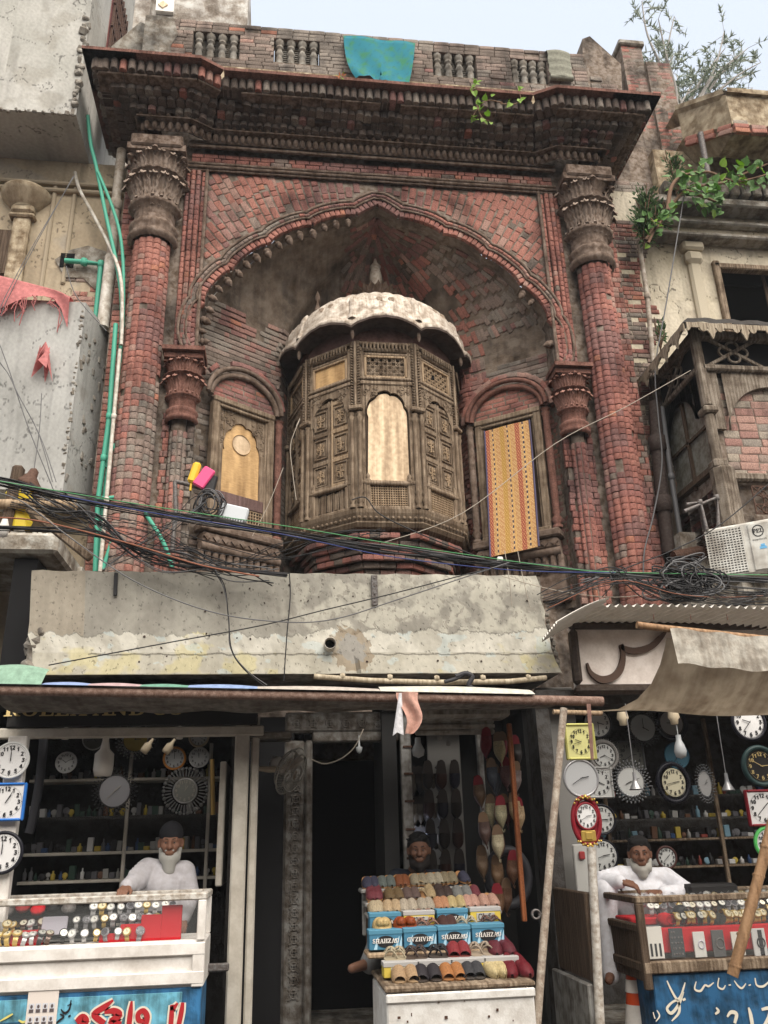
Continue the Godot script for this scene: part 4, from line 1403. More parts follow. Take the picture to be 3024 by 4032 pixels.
func left_side()->void:
	var con:=bumpy(stained(320,320,Color(.36,.355,.325),Color(.45,.44,.41),Color(.29,.275,.24),51,3.0,.3),"left concrete")
	var C:=th("concrete_balcony_house","pale stained concrete house front jutting out at the top left corner, with a grey soffit","house",Vector3(-4.6,9.6,0))
	var g:=G.new()
	uvbox(g,Vector3(-6.2,9.62,-1.6),Vector3(-3.60,14.5,.47))
	ob("balcony",g,con,C,true)
	g=G.new()
	rough_edge(g,Vector3(-3.63,9.64,.46),Vector3(-3.63,11.2,.46),.07,26)
	rough_edge(g,Vector3(-4.9,9.63,.46),Vector3(-3.63,9.63,.46),.04,22)
	ob("broken_edge",g,mats["cement"],C,true)
	g=G.new()
	g.box(Vector3(-3.60,12.35,-.75),Vector3(.02,1.6,.8))
	var rw:=ob("window",g,mt("red shutter",Color(.25,.09,.085),.8,"wood",1.5),C,true)
	g=G.new()
	for i in 8:g.box(Vector3(-3.56,12.35,-1.12+i*.105),Vector3(.03,1.6,.02))
	for i in 4:g.box(Vector3(-3.56,11.7+i*.43,-.75),Vector3(.03,.03,.8))
	ob("grille",g,mats["rusty iron"],rw,true)
	var W:=th("plaster_house","old cream plastered house with a small pilaster and bare brick, left of the brick house","house",Vector3(-4.5,4.0,-.3))
	g=G.new()
	var cream:=bumpy(stained(320,320,Color(.33,.27,.19),Color(.43,.36,.26),Color(.30,.275,.235),61,3.2,.3),"left cream",.95,5.0)
	uvbox(g,Vector3(-6.2,3.0,-.8),Vector3(-3.06,9.62,-.3),true,false)
	var cw:=ob("wall",g,cream,W,true)
	g=G.new()
	var pc:=Vector3(-4.275,8.864,-.22); var pb:=Vector3(-4.135,7.664,-.22)
	g.bev(Vector3(pc.x,pc.y - .75,-.27),Vector3(.2,1.5,.1),.02)
	g.bev(Vector3(pc.x,pc.y - .18,-.25),Vector3(.30,.06,.14),.02); g.bev(Vector3(pc.x,pc.y - .09,-.24),Vector3(.26,.12,.14),.03)
	g.lathe([Vector2(.15,0),Vector2(.18,.03),Vector2(.28,.14),Vector2(.30,.19),Vector2(.29,.22)],16,Transform3D(Basis(),Vector3(pc.x,pc.y - .05,-.29)),-1.6,1.6)
	ob("pilaster",g,mats["cream plaster"],cw,true)
	g=G.new()
	for q in [9.238,9.131]:g.bev(Vector3(-4.6,q,-.28),Vector3(3.0,.05,.1),.015)
	g.bev(Vector3(-3.961,8.378,-.29),Vector3(.05,1.9,.05),.015); g.bev(Vector3(-3.722,8.531,-.29),Vector3(.05,1.5,.05),.015)
	ob("plaster_moulding",g,cream,cw,true)
	g=G.new(); g.box(Vector3(-4.452,8.182,-.28),Vector3(.22,.62,.05)); ob("dark_window",g,mats["dark wood"],cw,true)
	for i in 26:
		var y:=7.201+i*.066
		course(cw,-3.851+.15+(i % 5)*.05+(.35 if i>11 else .0),-3.08,y,-.285,.1 if i<9 else .55,"s",.1 if i<9 else .35)
	lay_bricks(W,150)
	g=G.new()
	g.prism(PackedVector2Array([Vector2(-3.847,8.115),Vector2(-3.693,8.260),Vector2(-3.487,8.342),Vector2(-3.236,8.257),Vector2(-3.165,8.060),Vector2(-3.256,7.887),Vector2(-3.346,7.717),Vector2(-3.493,7.872),Vector2(-3.704,7.872)]),.012,Transform3D(Basis(),Vector3(0,0,-.285)))
	ob("cement_patch",g,mats["cement"],cw,true)
	# grey rendered room
	var R:=th("rendered_room","grey cement rendered upper room with cracked plaster, under the red cloth","room",Vector3(-4.5,5.1,0))
	g=G.new()
	var top:=7.12; var bot:=4.9
	var gr:=bumpy(stained(320,320,Color(.33,.33,.315),Color(.41,.41,.395),Color(.25,.235,.21),71,3.4,.33),"grey render",.95,3.0)
	uvbox(g,Vector3(-6.2,bot,-.3),Vector3(-3.27,top,.32),true,false)
	g.uvquad(Vector3(-3.27,bot,.32),Vector3(-3.12,bot,-.3),Vector3(-3.12,top,-.3),Vector3(-3.27,top,.32),Rect2(.3,.1,.2,.6))
	ob("wall",g,gr,R,true)
	g=G.new()
	rough_edge(g,Vector3(-3.29,bot+.1,.31),Vector3(-3.29,top,.31),.035,40)
	for i in 24:
		var p:=Vector3(lerpf(-3.265,-3.13,rf(0,1)),rf(bot+.1,top - .3),0)
		p.z=lerpf(.30,-.28,(p.x+3.265)/.135)
		g.bev(p,Vector3(.05,rf(.03,.12),.03),.01,Basis.from_euler(Vector3(rf(-.3,.3),1.3,rf(-.4,.4))))
	ob("flaking_plaster",g,mats["cement"],R,true)
	# red cloth
	g=G.new(); var rows:=[]
	for i in 15:
		var t:=i/14.0
		var line:=PackedVector3Array()
		for j in 21:
			var s:=j/20.0
			var p:=Vector3(lerpf(-5.2,-3.42,s),lerpf(6.98 - .1*sin(s*5.0) - .05*sin(s*13.0) - .36*maxf(0,s - .93)/.07*.8,7.52 - .34*s*s,t),.40+.05*sin(s*11.0+t*2.0)*(1 - t*.5))
			if t>.9:p.z-=.25*(t - .9)*10.0; p.y+=.01
			line.append(p)
		rows.append(line)
	g.grid(rows)
	for i in 60:
		var s:=rf(0,1)
		var p:Vector3=rows[0][int(s*20)]
		var l:=rf(.06,.14)*(2.4 if absf(s - .55)<.05 or absf(s - .78)<.04 or s>.96 else 1.0)
		g.tube(PackedVector3Array([p+Vector3(rf(-.04,.04),.01,0),p+Vector3(rf(-.05,.05),-l*.5,.01),p+Vector3(rf(-.06,.06),-l,rf(-.02,.02))]),.006,3,false)
	var redm:=mt("red cloth",Color(.60,.225,.22),.9,"cloth",1.5,{"bump":.6,"back":Color(.3,.05,.05)})
	tag(ob("red_cloth",g,redm),"faded red cloth with a frayed hem draped over the grey rendered room","cloth")
	g=G.new()
	var hp:=Vector3(-3.603,6.319,.4)
	for i in 5:
		var a:=i*1.3
		g.tri(hp+Vector3(cos(a)*.05,.18,sin(a)*.05),hp+Vector3(cos(a+1)*.12,-.12 - .03*i,sin(a+1)*.08),hp+Vector3(cos(a+2)*.08,-.02,sin(a+2)*.06))
		g.tri(hp+Vector3(0,.24,0),hp+Vector3(cos(a)*.06,.1,sin(a)*.05),hp+Vector3(cos(a+1.4)*.06,.02,sin(a+1.4)*.05))
	tag(ob("red_rag",g,redm),"small knotted red rag hanging on a string below the red cloth","rag")
	# ledge and the dark room below it
	g=G.new(); g.bev(Vector3(-4.6,4.12,.35),Vector3(3.05,.19,1.3),.03); rough_edge(g,Vector3(-4.0,4.22,.9),Vector3(-3.1,4.22,.9),.06,18)
	g.box(Vector3(-3.18,3.9,-.1),Vector3(.3,.5,.6))
	tag(ob("concrete_ledge",g,mats["pale cement"]),"rough concrete ledge with rubble on top, left of the long concrete beam","ledge")
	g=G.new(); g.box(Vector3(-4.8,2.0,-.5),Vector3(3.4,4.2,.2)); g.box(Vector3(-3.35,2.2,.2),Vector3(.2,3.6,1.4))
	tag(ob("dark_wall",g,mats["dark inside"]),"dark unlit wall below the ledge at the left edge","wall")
	# pipes
	pipe("green_pipe",[Vector3(-3.71,12.744,-.2),Vector3(-3.525,11.056,.2),Vector3(-3.498,9.734,0),Vector3(-3.501,9.741,.35)],.03,mats["green pipe"],"green plastic pipe running up past the cornice end towards the roof","pipe") if false else null
	pipe("green_pipe",[Vector3(-3.734,13.186,-.6),Vector3(-3.741,12.01,-.6)],.035,mats["green pipe"],"left one of two green pipes above the left end of the cornice","pipe")
	pipe("green_pipe",[Vector3(-3.665,13.169,-.58),Vector3(-3.686,11.993,-.58)],.03,mats["green pipe"],"right one of two green pipes above the left end of the cornice","pipe")
	pipe("green_pipe",[Vector3(-3.546,9.894,.2),Vector3(-3.486,9.511,.15),Vector3(-3.402,9.209,.1),Vector3(-3.215,8.462,.1),Vector3(-3.059,7.878,.1),Vector3(-2.954,7.377,.1),Vector3(-2.912,6.89,.1),Vector3(-2.896,6.247,.1),Vector3(-2.9,5.526,.1),Vector3(-2.916,4.795,.1),Vector3(-2.899,4.132,.1)],.022,mats["green pipe"],"long green pipe bending down from under the cornice along the left column","pipe","",true)
	pipe("green_pipe",[Vector3(-3.367,9.108,.12),Vector3(-3.176,8.651,.12),Vector3(-3.046,8.257,.12),Vector3(-2.966,7.805,.12),Vector3(-2.908,7.119,.12),Vector3(-2.892,6.465,.12),Vector3(-2.905,5.843,.12),Vector3(-2.927,5.25,.12)],.019,mats["green pipe"],"second long green pipe running beside the first along the left column","pipe","",true)
	pipe("green_pipe",[Vector3(-2.968,6.967,.16),Vector3(-2.934,5.821,.16),Vector3(-2.946,5.337,.16),Vector3(-2.958,4.871,.16),Vector3(-2.912,4.113,.16)],.026,mats["green pipe"],"straight dark green pipe beside the rendered room, behind the cables","pipe")
	pipe("green_pipe",[Vector3(-2.863,5.498,.16),Vector3(-2.688,5.083,.16),Vector3(-2.477,4.73,.16),Vector3(-2.287,4.435,.16),Vector3(-2.179,4.169,.16)],.022,mats["green pipe"],"green pipe slanting down to the right across the foot of the left column","pipe","",true)
	pipe("green_pipe",[Vector3(-2.954,4.857,.22),Vector3(-2.623,4.9,.22),Vector3(-2.641,4.794,.22),Vector3(-2.76,4.455,.22),Vector3(-2.831,4.119,.22)],.022,mats["green pipe"],"short bright green pipe with an elbow at the foot of the left column","pipe")
	pipe("green_pipe",[Vector3(-3.708,8.049,-.2),Vector3(-3.486,8.044,-.2),Vector3(-3.293,8.024,-.2),Vector3(-3.28,7.224,-.2)],.03,mats["green pipe"],"green pipe with an elbow coming out of a hole in the cream wall","pipe")
	g=G.new(); g.box(Vector3(-3.702,8.107,-.29),Vector3(.16,.2,.05)); tag(ob("wall_hole",g,mats["black"]),"dark square hole in the cream wall around the green pipe","hole")
	pipe("drain_pipe",[Vector3(-3.178,9.677,-.1),Vector3(-3.175,8.81,-.1),Vector3(-3.159,8.028,-.1)],.058,mats["grey pvc"],"beige drain pipe with a collar beside the left capital","pipe")
	pipe("drain_pipe",[Vector3(-3.157,8.046,-.08),Vector3(-3.161,7.069,-.08)],.068,mats["white pvc"],"thick white drain pipe below the beige one, left of the left column","pipe")
	pipe("white_hose",[Vector3(-3.73,9.378,-.2),Vector3(-3.632,9.066,-.15),Vector3(-3.4,8.619,-.1),Vector3(-3.084,7.929,.1),Vector3(-2.947,7.492,.2),Vector3(-2.896,7.004,.2),Vector3(-2.878,6.679,.2)],.02,mats["white pvc"],"white hose curving from the wall to the left column","hose","",true)
	pipe("white_pipe",[Vector3(-2.878,6.595,.24),Vector3(-2.87,5.781,.24),Vector3(-2.859,4.841,.24),Vector3(-2.851,4.089,.24)],.02,mats["white pvc"],"thin straight white pipe down the left column","pipe")
	# junk at the left edge
	g=G.new(); g.bev(Vector3(-3.549,4.467,.9),Vector3(.1,.85,.1),.02,Basis(Vector3.BACK,-.06)); tag(ob("wooden_post",g,mats["dark wood"]),"short dark wooden post carrying the cables at the left edge","post")
	g=G.new(); g.tube(PackedVector3Array([Vector3(-3.744,4.487,.95),Vector3(-3.308,4.506,.95),Vector3(-2.963,4.495,.95)]),.05,8); tag(ob("wooden_pole",g,mats["pale wood"]),"pale broken wooden pole lying across the post at the left edge","pole")
	g=G.new(); g.bev(Vector3(-3.002,4.118,1.25),Vector3(.07,.72,.07),.01,Basis(Vector3.BACK,.9)); tag(ob("wooden_bracket",g,mats["old wood"]),"slanting wooden bracket below the concrete ledge","bracket")
	g=G.new(); rows=[]
	var yc:=Vector3(-3.488,4.51,.85)
	for i in 7:
		var line:=PackedVector3Array()
		for j in 9:
			var a:=TAU*(j % 8)/8.0
			line.append(yc+Vector3(cos(a)*(.11+.03*sin(i*2.0+j)),-.22+i*.07,sin(a)*.06+.02*sin(i*3.0)))
		rows.append(line)
	g.grid(rows,true,true); tag(ob("yellow_bag",g,mt("yellow plastic",Color(.75,.58,.05),.4,"",1.0,{"back":Color(.4,.3,.02)})),"crumpled yellow plastic bag by the post at the left edge","bag")
	g=G.new(); g.lathe([Vector2(.01,.14),Vector2(.04,.12),Vector2(.05,.06),Vector2(.15,-.03),Vector2(.16,-.09),Vector2(.0,-.06)],14,Transform3D(Basis(Vector3.BACK,-.35),Vector3(-3.454,4.786,.8)))
	tag(ob("hanging_lamp",g,mats["rusty iron"]),"rusty cone-shaped lamp in front of the grey rendered room","lamp")
	g=G.new(); g.lathe([Vector2(.02,.1),Vector2(.05,.0),Vector2(.04,-.06),Vector2(0,-.08)],8,Transform3D(Basis(),Vector3(-3.479,4.166,1.2))); tag(ob("white_insulator",g,mats["white paint"]),"small white insulator on the cable at the left edge","insulator")
# ------------------------------------------------------------------ neighbours on the right
func right_side()->void:
	var W:=th("cream_house","crumbling cream plastered house with a dark open window, right of the brick house","house",Vector3(4.5,4,-.3))
	var g:=G.new()
	var cream:=bumpy(stained(320,320,Color(.50,.44,.33),Color(.60,.54,.43),Color(.36,.31,.24),81,3.0,.28),"right cream",.95,6.0)
	var wx:=4.509; var wy:=8.610; var wy0:=7.2
	uvbox(g,Vector3(3.1,2.8,-.8),Vector3(wx,9.75,-.3),true,false)
	uvbox(g,Vector3(wx,wy,-.8),Vector3(7.4,9.75,-.3),true,false,false,false)
	uvbox(g,Vector3(wx,2.8,-.8),Vector3(7.4,wy0,-.3),true,false,false,false)
	uvbox(g,Vector3(wx+1.3,wy0,-.8),Vector3(7.4,wy,-.3),true,false,true,false)
	var cw:=ob("wall",g,cream,W,true)
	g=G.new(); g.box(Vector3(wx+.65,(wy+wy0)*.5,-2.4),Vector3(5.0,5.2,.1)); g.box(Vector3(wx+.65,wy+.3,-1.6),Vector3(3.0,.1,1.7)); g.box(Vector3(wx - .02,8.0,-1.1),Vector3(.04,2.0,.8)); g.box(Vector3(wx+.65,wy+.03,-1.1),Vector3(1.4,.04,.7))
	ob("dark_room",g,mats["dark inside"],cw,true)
	g=G.new(); g.bev(Vector3(wx+.04,7.9,-.3),Vector3(.09,1.5,.12),.015); g.bev(Vector3(wx+.65,wy - .04,-.3),Vector3(1.3,.09,.12),.015); g.bev(Vector3(wx+1.28,7.9,-.3),Vector3(.09,1.5,.12),.015)
	ob("window_frame",g,mats["old wood"],cw,true)
	g=G.new(); g.bev(Vector3(wx+1.0,7.9,-.7),Vector3(.55,1.5,.04),.01,Basis(Vector3.UP,.9)); ob("shutter",g,mats["dark wood"],cw,true)
	# moulded bands
	g=G.new()
	for q in [[9.446,.10,.26],[9.558,.12,.16],[9.231,.07,.12],[9.021,.06,.10],[8.929,.07,.22]]:
		g.bev(Vector3(5.6,q[0],-.3+q[2]*.5),Vector3(4.0,q[1],q[2]),.02)
	for i in 18:g.bev(Vector3(4.0+i*.16,9.742,-.2),Vector3(.13,.16,.2),.02)
	ob("cornice_band",g,mats["cement"],cw,true)
	g=G.new()
	var pc:=Vector3(4.237,8.828,-.2)
	g.bev(Vector3(pc.x,pc.y - .9,-.28),Vector3(.17,1.5,.1),.03); g.bev(Vector3(pc.x,pc.y+.1,-.24),Vector3(.42,.06,.2),.02); g.bev(Vector3(pc.x,pc.y,-.25),Vector3(.3,.14,.16),.03); g.bev(Vector3(pc.x,pc.y - .17,-.25),Vector3(.24,.2,.14),.05)
	ob("pilaster",g,cream,cw,true)
	for i in 64:
		var y:=5.0+i*.067
		course(cw,3.1,3.571+.10*sin(i*.35)+(.12 if i<30 else .0),y,-.285,.62 if i % 9<6 else .2,"s",.08)
	lay_bricks(W,200)
	# octagonal upper bay of the same house
	var U:=th("upper_bay","octagonal brick and plaster bay high on the cream house at the right edge","bay",Vector3(4.905,10.223,.3))
	g=G.new()
	var a:=Vector3(4.43,10.733,-.25); var b:=Vector3(4.723,10.311,.45); var c:=Vector3(b.x+2.4,b.y,b.z)
	var dn:=Vector3(0,-.02,0)
	for q in [[.0,.52,.0],[.52,.60,.05],[-.14,.0,-.04]]:
		var lo:=[a,b,c]
		for i in 2:
			var p:Vector3=lo[i]; var r:Vector3=lo[i+1]
			var nn:=(r - p).normalized().cross(Vector3.UP)*float(q[2])
			g.quad(p+nn+Vector3(0,q[0],0),r+nn+Vector3(0,q[0],0),r+nn+Vector3(0,q[1],0),p+nn+Vector3(0,q[1],0))
			g.quad(p+nn+Vector3(0,q[0],-.4),r+nn+Vector3(0,q[0],-.4),r+nn+Vector3(0,q[0],0),p+nn+Vector3(0,q[0],0))
	g.tri(a+Vector3(0,-.14,0),Vector3(c.x,a.y - .14,-.3),b+Vector3(0,-.14,0)); g.tri(b+Vector3(0,-.14,0),Vector3(c.x,a.y - .14,-.3),c+Vector3(0,-.14,0))
	g.tri(a+Vector3(0,.6,0),b+Vector3(0,.6,0),Vector3(c.x,a.y+.6,-.3)); g.tri(b+Vector3(0,.6,0),c+Vector3(0,.6,0),Vector3(c.x,a.y+.6,-.3))
	g.box(Vector3(5.8,10.1,-.5),Vector3(3.6,1.0,.3))
	var ub:=ob("wall",g,mats["cream plaster"],U,true)
	for i in 2:
		for e in [[a,b],[b,c]]:
			var X:Vector3=(e[1] - e[0]).normalized()
			var n:=int((e[1] - e[0]).length()/.22)
			for k in n:
				var p:Vector3=e[0].lerp(e[1],(k+.5)/n)+Vector3(0,-.1+i*.072,0)
				brk(ub,p+X.cross(Vector3.UP)*.02,X,Vector3.UP,"w",[0,2,6,5][rng.randi() % 4])
				if i==1 and rf(0,1)<.4:brk(ub,p+Vector3(0,.07*(1+rng.randi() % 5),0)+X.cross(Vector3.UP)*.01,X,Vector3.UP,"w",[6,10,7][rng.randi() % 3])
	lay_bricks(U,60)
	# wooden balcony with the fretted eave
	var B:=th("wooden_balcony","dark weathered wooden balcony with a fretwork eave and bricked-up arches, right edge","balcony",Vector3(4.2,4.8,0))
	var zf:=.85; var xl:=3.38; var y0:=4.55; var y1:=6.75
	var wood:Material=mt("grey wood",Color(.27,.235,.195),.9,"wood",1.2,{"bump":1.3,"over": "grime","over_scale":.7})
	# posts
	for p in [[xl,zf],[xl+1.55,zf],[xl,-.2]]:
		g=G.new()
		g.bev(Vector3(p[0],6.3,p[1]),Vector3(.10,1.0,.10),.02); g.bev(Vector3(p[0],5.75,p[1]),Vector3(.17,.08,.17),.02)
		g.lathe([Vector2(.06,5.1),Vector2(.055,5.7)],10,Transform3D(Basis(),Vector3(p[0],0,p[1]))); g.bev(Vector3(p[0],5.12,p[1]),Vector3(.16,.1,.16),.02)
		g.bev(Vector3(p[0]+.03,4.75,p[1]),Vector3(.24,.75,.2),.06)
		ob("post",g,wood,B,true)
	g=G.new()
	g.bev(Vector3(xl+1.5,6.28,zf),Vector3(3.0,.07,.1),.015); g.bev(Vector3(xl+1.5,6.70,zf),Vector3(3.0,.1,.1),.015)
	g.bev(Vector3(xl,6.28,.3),Vector3(.1,.07,1.1),.015); g.bev(Vector3(xl,6.16,.3),Vector3(.07,.05,1.1),.015); g.bev(Vector3(xl,6.70,.3),Vector3(.1,.1,1.1),.015)
	g.bev(Vector3(xl+1.5,4.98,zf+.01),Vector3(3.0,.09,.1),.02)
	ob("rail",g,wood,B,true)
	# transom fret: crossing quatrefoil bars
	for e in [[Vector3(xl+.07,6.5,zf),Vector3.RIGHT,1.4],[Vector3(xl,6.5,zf - .08),Vector3.FORWARD,.95]]:
		g=G.new()
		var n:=2 if e[2]>1.0 else 1
		var X:Vector3=e[1]; var Rb:=Basis(X,Vector3.UP,X.cross(Vector3.UP))
		for k in n:
			var o:Vector3=e[0]+X*(e[2]*(k+.5)/n)
			for s in [.52,-.52]:g.bev(o,Vector3(e[2]/n*1.08,.04,.03),.006,Rb*Basis(Vector3.BACK,s))
			for q in 4:
				var ang:=q*PI/2
				var pp:=PackedVector3Array()
				for t in 9:pp.append(o+Rb*Vector3(cos(ang)*.1+cos(ang+lerpf(-2,2,t/8.0))*.07,sin(ang)*.07+sin(ang+lerpf(-2,2,t/8.0))*.06,0))
				g.tube(pp,.016,5)
		ob("fretwork",g,wood,B,true)
	g=G.new(); g.box(Vector3(xl+1.6,6.49,zf - .1),Vector3(3.0,.46,.03)); g.box(Vector3(xl+.07,6.49,.3),Vector3(.03,.46,1.0)); ob("dark_backing",g,mats["dark inside"],B,true)
	# arches: boards with round openings, brick fill in front, glazed on the side
	for k in 2:
		g=G.new()
		g.add(spandrel_g(1.2,1.42,5.55,.58,6.26,.05,0),Transform3D(Basis(),Vector3(xl+.775+k*1.55,0,zf - .05)))
		ob("arch_board",g,wood,B,true)
	g=G.new(); g.box(Vector3(xl+1.6,5.4,zf - .12),Vector3(3.0,1.8,.1)); g.box(Vector3(xl+.06,4.75,.3),Vector3(.1,.65,1.1)); g.box(Vector3(xl+1.5,4.5,.3),Vector3(3.0,.12,1.2))
	g.box(Vector3(xl+1.6,6.5,.1),Vector3(3.0,.5,.1))
	var bf:=ob("brick_infill",g,mats["mortar"],B,true)
	for i in 13:course(bf,xl+.16,xl+2.9,5.06+i*.092,zf - .062,-.05,"w",.02,1.24)
	for i in 6:
		for k in 5:brk(bf,Vector3(xl+.0,4.5+i*.07,.75 - k*.22),Vector3.FORWARD,Vector3.UP,"w",[9,3,8,11][rng.randi() % 4])
	for b_ in bricks:b_[3]=[6,8,7,10,4,6][rng.randi() % 6] if b_[1].origin.y>5.0 else b_[3]
	lay_bricks(B,110)
	g=G.new()
	var Rs:=Basis(Vector3.FORWARD,Vector3.UP,Vector3.LEFT)
	g.add(spandrel_g(.78,1.0,5.75,.40,6.2,.05,0),Transform3D(Rs,Vector3(xl - .01,0,.32)))
	ob("side_arch",g,wood,B,true)
	g=G.new(); g.add(G.new(),Transform3D()); g.quad(Vector3(xl+.02,5.15,.78),Vector3(xl+.02,5.15,-.1),Vector3(xl+.02,6.2,-.1),Vector3(xl+.02,6.2,.78))
	var pane:=ob("side_window",g,mt("dirty glass",Color(.22,.225,.20),.35,"plaster",1.5,{"bump":.0,"spec":.5}),B,true)
	g=G.new()
	g.box(Vector3(xl+.0,5.6,.34),Vector3(.03,1.1,.04)); g.box(Vector3(xl,5.62,.34),Vector3(.03,.03,.85)); g.box(Vector3(xl,5.13,.34),Vector3(.08,.06,.95))
	ob("glazing_bar",g,mats["dark wood"],pane,true)
	# eave
	g=G.new()
	var rows:=[]
	for i in 3:
		var line:=PackedVector3Array()
		var dx:=[-.22,-.1,.1][i] as float; var yy:=[6.72,6.86,7.0][i] as float
		for k in 49:
			var s:=k/48.0
			var p:=Vector3(xl+dx,yy,lerpf(-.3,zf - dx,s*3.0)) if s<.3333 else Vector3(lerpf(xl+dx,xl+3.2,(s - .3333)*1.5),yy,zf - dx)
			line.append(p+Vector3(0,.012*sin(k*2.2),0))
		rows.append(line)
	g.grid(rows); ob("eave_roof",g,mt("tarred roof",Color(.04,.037,.035),.9,"plaster",2.0),B,true)
	for side in 2:
		var n:=16 if side==0 else 9
		for k in n:
			var o:=Vector3(xl - .2+(k+.5)*.19,6.68,zf+.22) if side==0 else Vector3(xl - .22,6.68,zf+.18 - (k+.3)*.135)
			var X:=Vector3.RIGHT if side==0 else Vector3.BACK
			var Rb:=Basis(X,Vector3.UP,X.cross(Vector3.UP))
			var w:=.19 if side==0 else .135
			if rf(0,1)<.06:continue
			g=G.new()
			g.box(Vector3(0,.0,0),Vector3(w*.98,.06,.018))
			var drop:=PackedVector2Array([Vector2(-.035,-.03),Vector2(-.05,-.07),Vector2(-.028,-.10),Vector2(-.02,-.13),Vector2(0,-.17),Vector2(.02,-.13),Vector2(.028,-.10),Vector2(.05,-.07),Vector2(.035,-.03)])
			if k % 2:g.prism(drop,.018,Transform3D(Basis(),Vector3(0,0,-.009)))
			for s in [-1.0,1.0]:g.prism(PackedVector2Array([Vector2(s*w*.5,-.03),Vector2(s*w*.28,-.03),Vector2(s*w*.33,-.06),Vector2(s*w*.5,-.08)]),.018,Transform3D(Basis(),Vector3(0,0,-.009)))
			var h:=G.new(); h.add(g,Transform3D(Rb*Basis(Vector3.BACK,rf(-.03,.03)),o))
			ob("fretted_board",h,mt("bleached wood",Color(.36,.31,.24),.9,"wood",1.6),B,true)
	g=G.new(); g.box(Vector3(xl+1.6,4.62,zf+.0),Vector3(1.9,.62,.03))
	ob("panel",g,mats["dark wood"],B,true)
	g=G.new(); g.add(lattice(1.4,.5,.1,.012),Transform3D(Basis(),Vector3(xl+1.0,4.63,zf+.03)))
	for i in 10:
		for j in 3:
			var pp:=PackedVector3Array()
			for t in 8:pp.append(Vector3(xl+.4+i*.14+cos(t*.9)*.04,4.45+j*.17+sin(t*.9)*.04,zf+.04))
			g.tube(pp,.008,4)
	ob("iron_grille",g,mats["rusty iron"],B,true)
	# pipes on the right
	pipe("drain_pipe",[Vector3(3.217,6.288,.05),Vector3(3.163,5.744,.05),Vector3(3.115,4.997,.05),Vector3(3.096,4.424,.05)],.075,mt("brown pipe",Color(.065,.05,.045),.7,"metal",2.0),"thick dark brown drain pipe right of the great column","pipe")
	pipe("drain_pipe",[Vector3(3.038,4.305,.25),Vector3(3.443,4.388,.25)],.075,mats["rusty iron"],"short rusty pipe elbow beside the air conditioner","pipe")
	pipe("grey_pipe",[Vector3(3.381,8.68,0),Vector3(3.368,7.826,0),Vector3(3.302,6.824,0)],.03,mats["grey pvc"],"slim grey pipe down the bare brick right of the great column","pipe")
	pipe("grey_pipe",[Vector3(3.267,6.202,.1),Vector3(3.241,5.317,.1),Vector3(3.234,4.436,.1)],.028,mats["cable grey"],"slim dark grey pipe beside the brown drain pipe","pipe")
	pipe("grey_pipe",[Vector3(4.478,10.483,.1),Vector3(4.461,9.74,.1)],.04,mats["grey iron"],"short grey pipe under the octagonal bay","pipe")
	pipe("grey_pipe",[Vector3(2.84,4.536,1),Vector3(3.207,4.693,1),Vector3(3.169,4.371,1)],.022,mats["grey iron"],"bent grey pipe below the wooden balcony, outer one","pipe")
	pipe("grey_pipe",[Vector3(2.872,4.611,1),Vector3(3.022,4.639,1),Vector3(3.043,4.345,1)],.02,mats["grey iron"],"bent grey pipe below the wooden balcony, inner one","pipe")
	g=G.new(); g.box(Vector3(4.8,3.5,.4),Vector3(2.8,.5,1.2)); rough_edge(g,Vector3(3.3,3.74,1.0),Vector3(5.2,3.74,1.0),.12,30); g.box(Vector3(3.4,3.9,.0),Vector3(.5,1.4,.5))
	rough_edge(g,Vector3(3.3,3.5,1.0),Vector3(5.2,3.5,1.0),.12,26)
	tag(ob("broken_ledge",g,mats["pale cement"]),"broken white-grey masonry ledge under the air conditioner","ledge")
	air_conditioner()
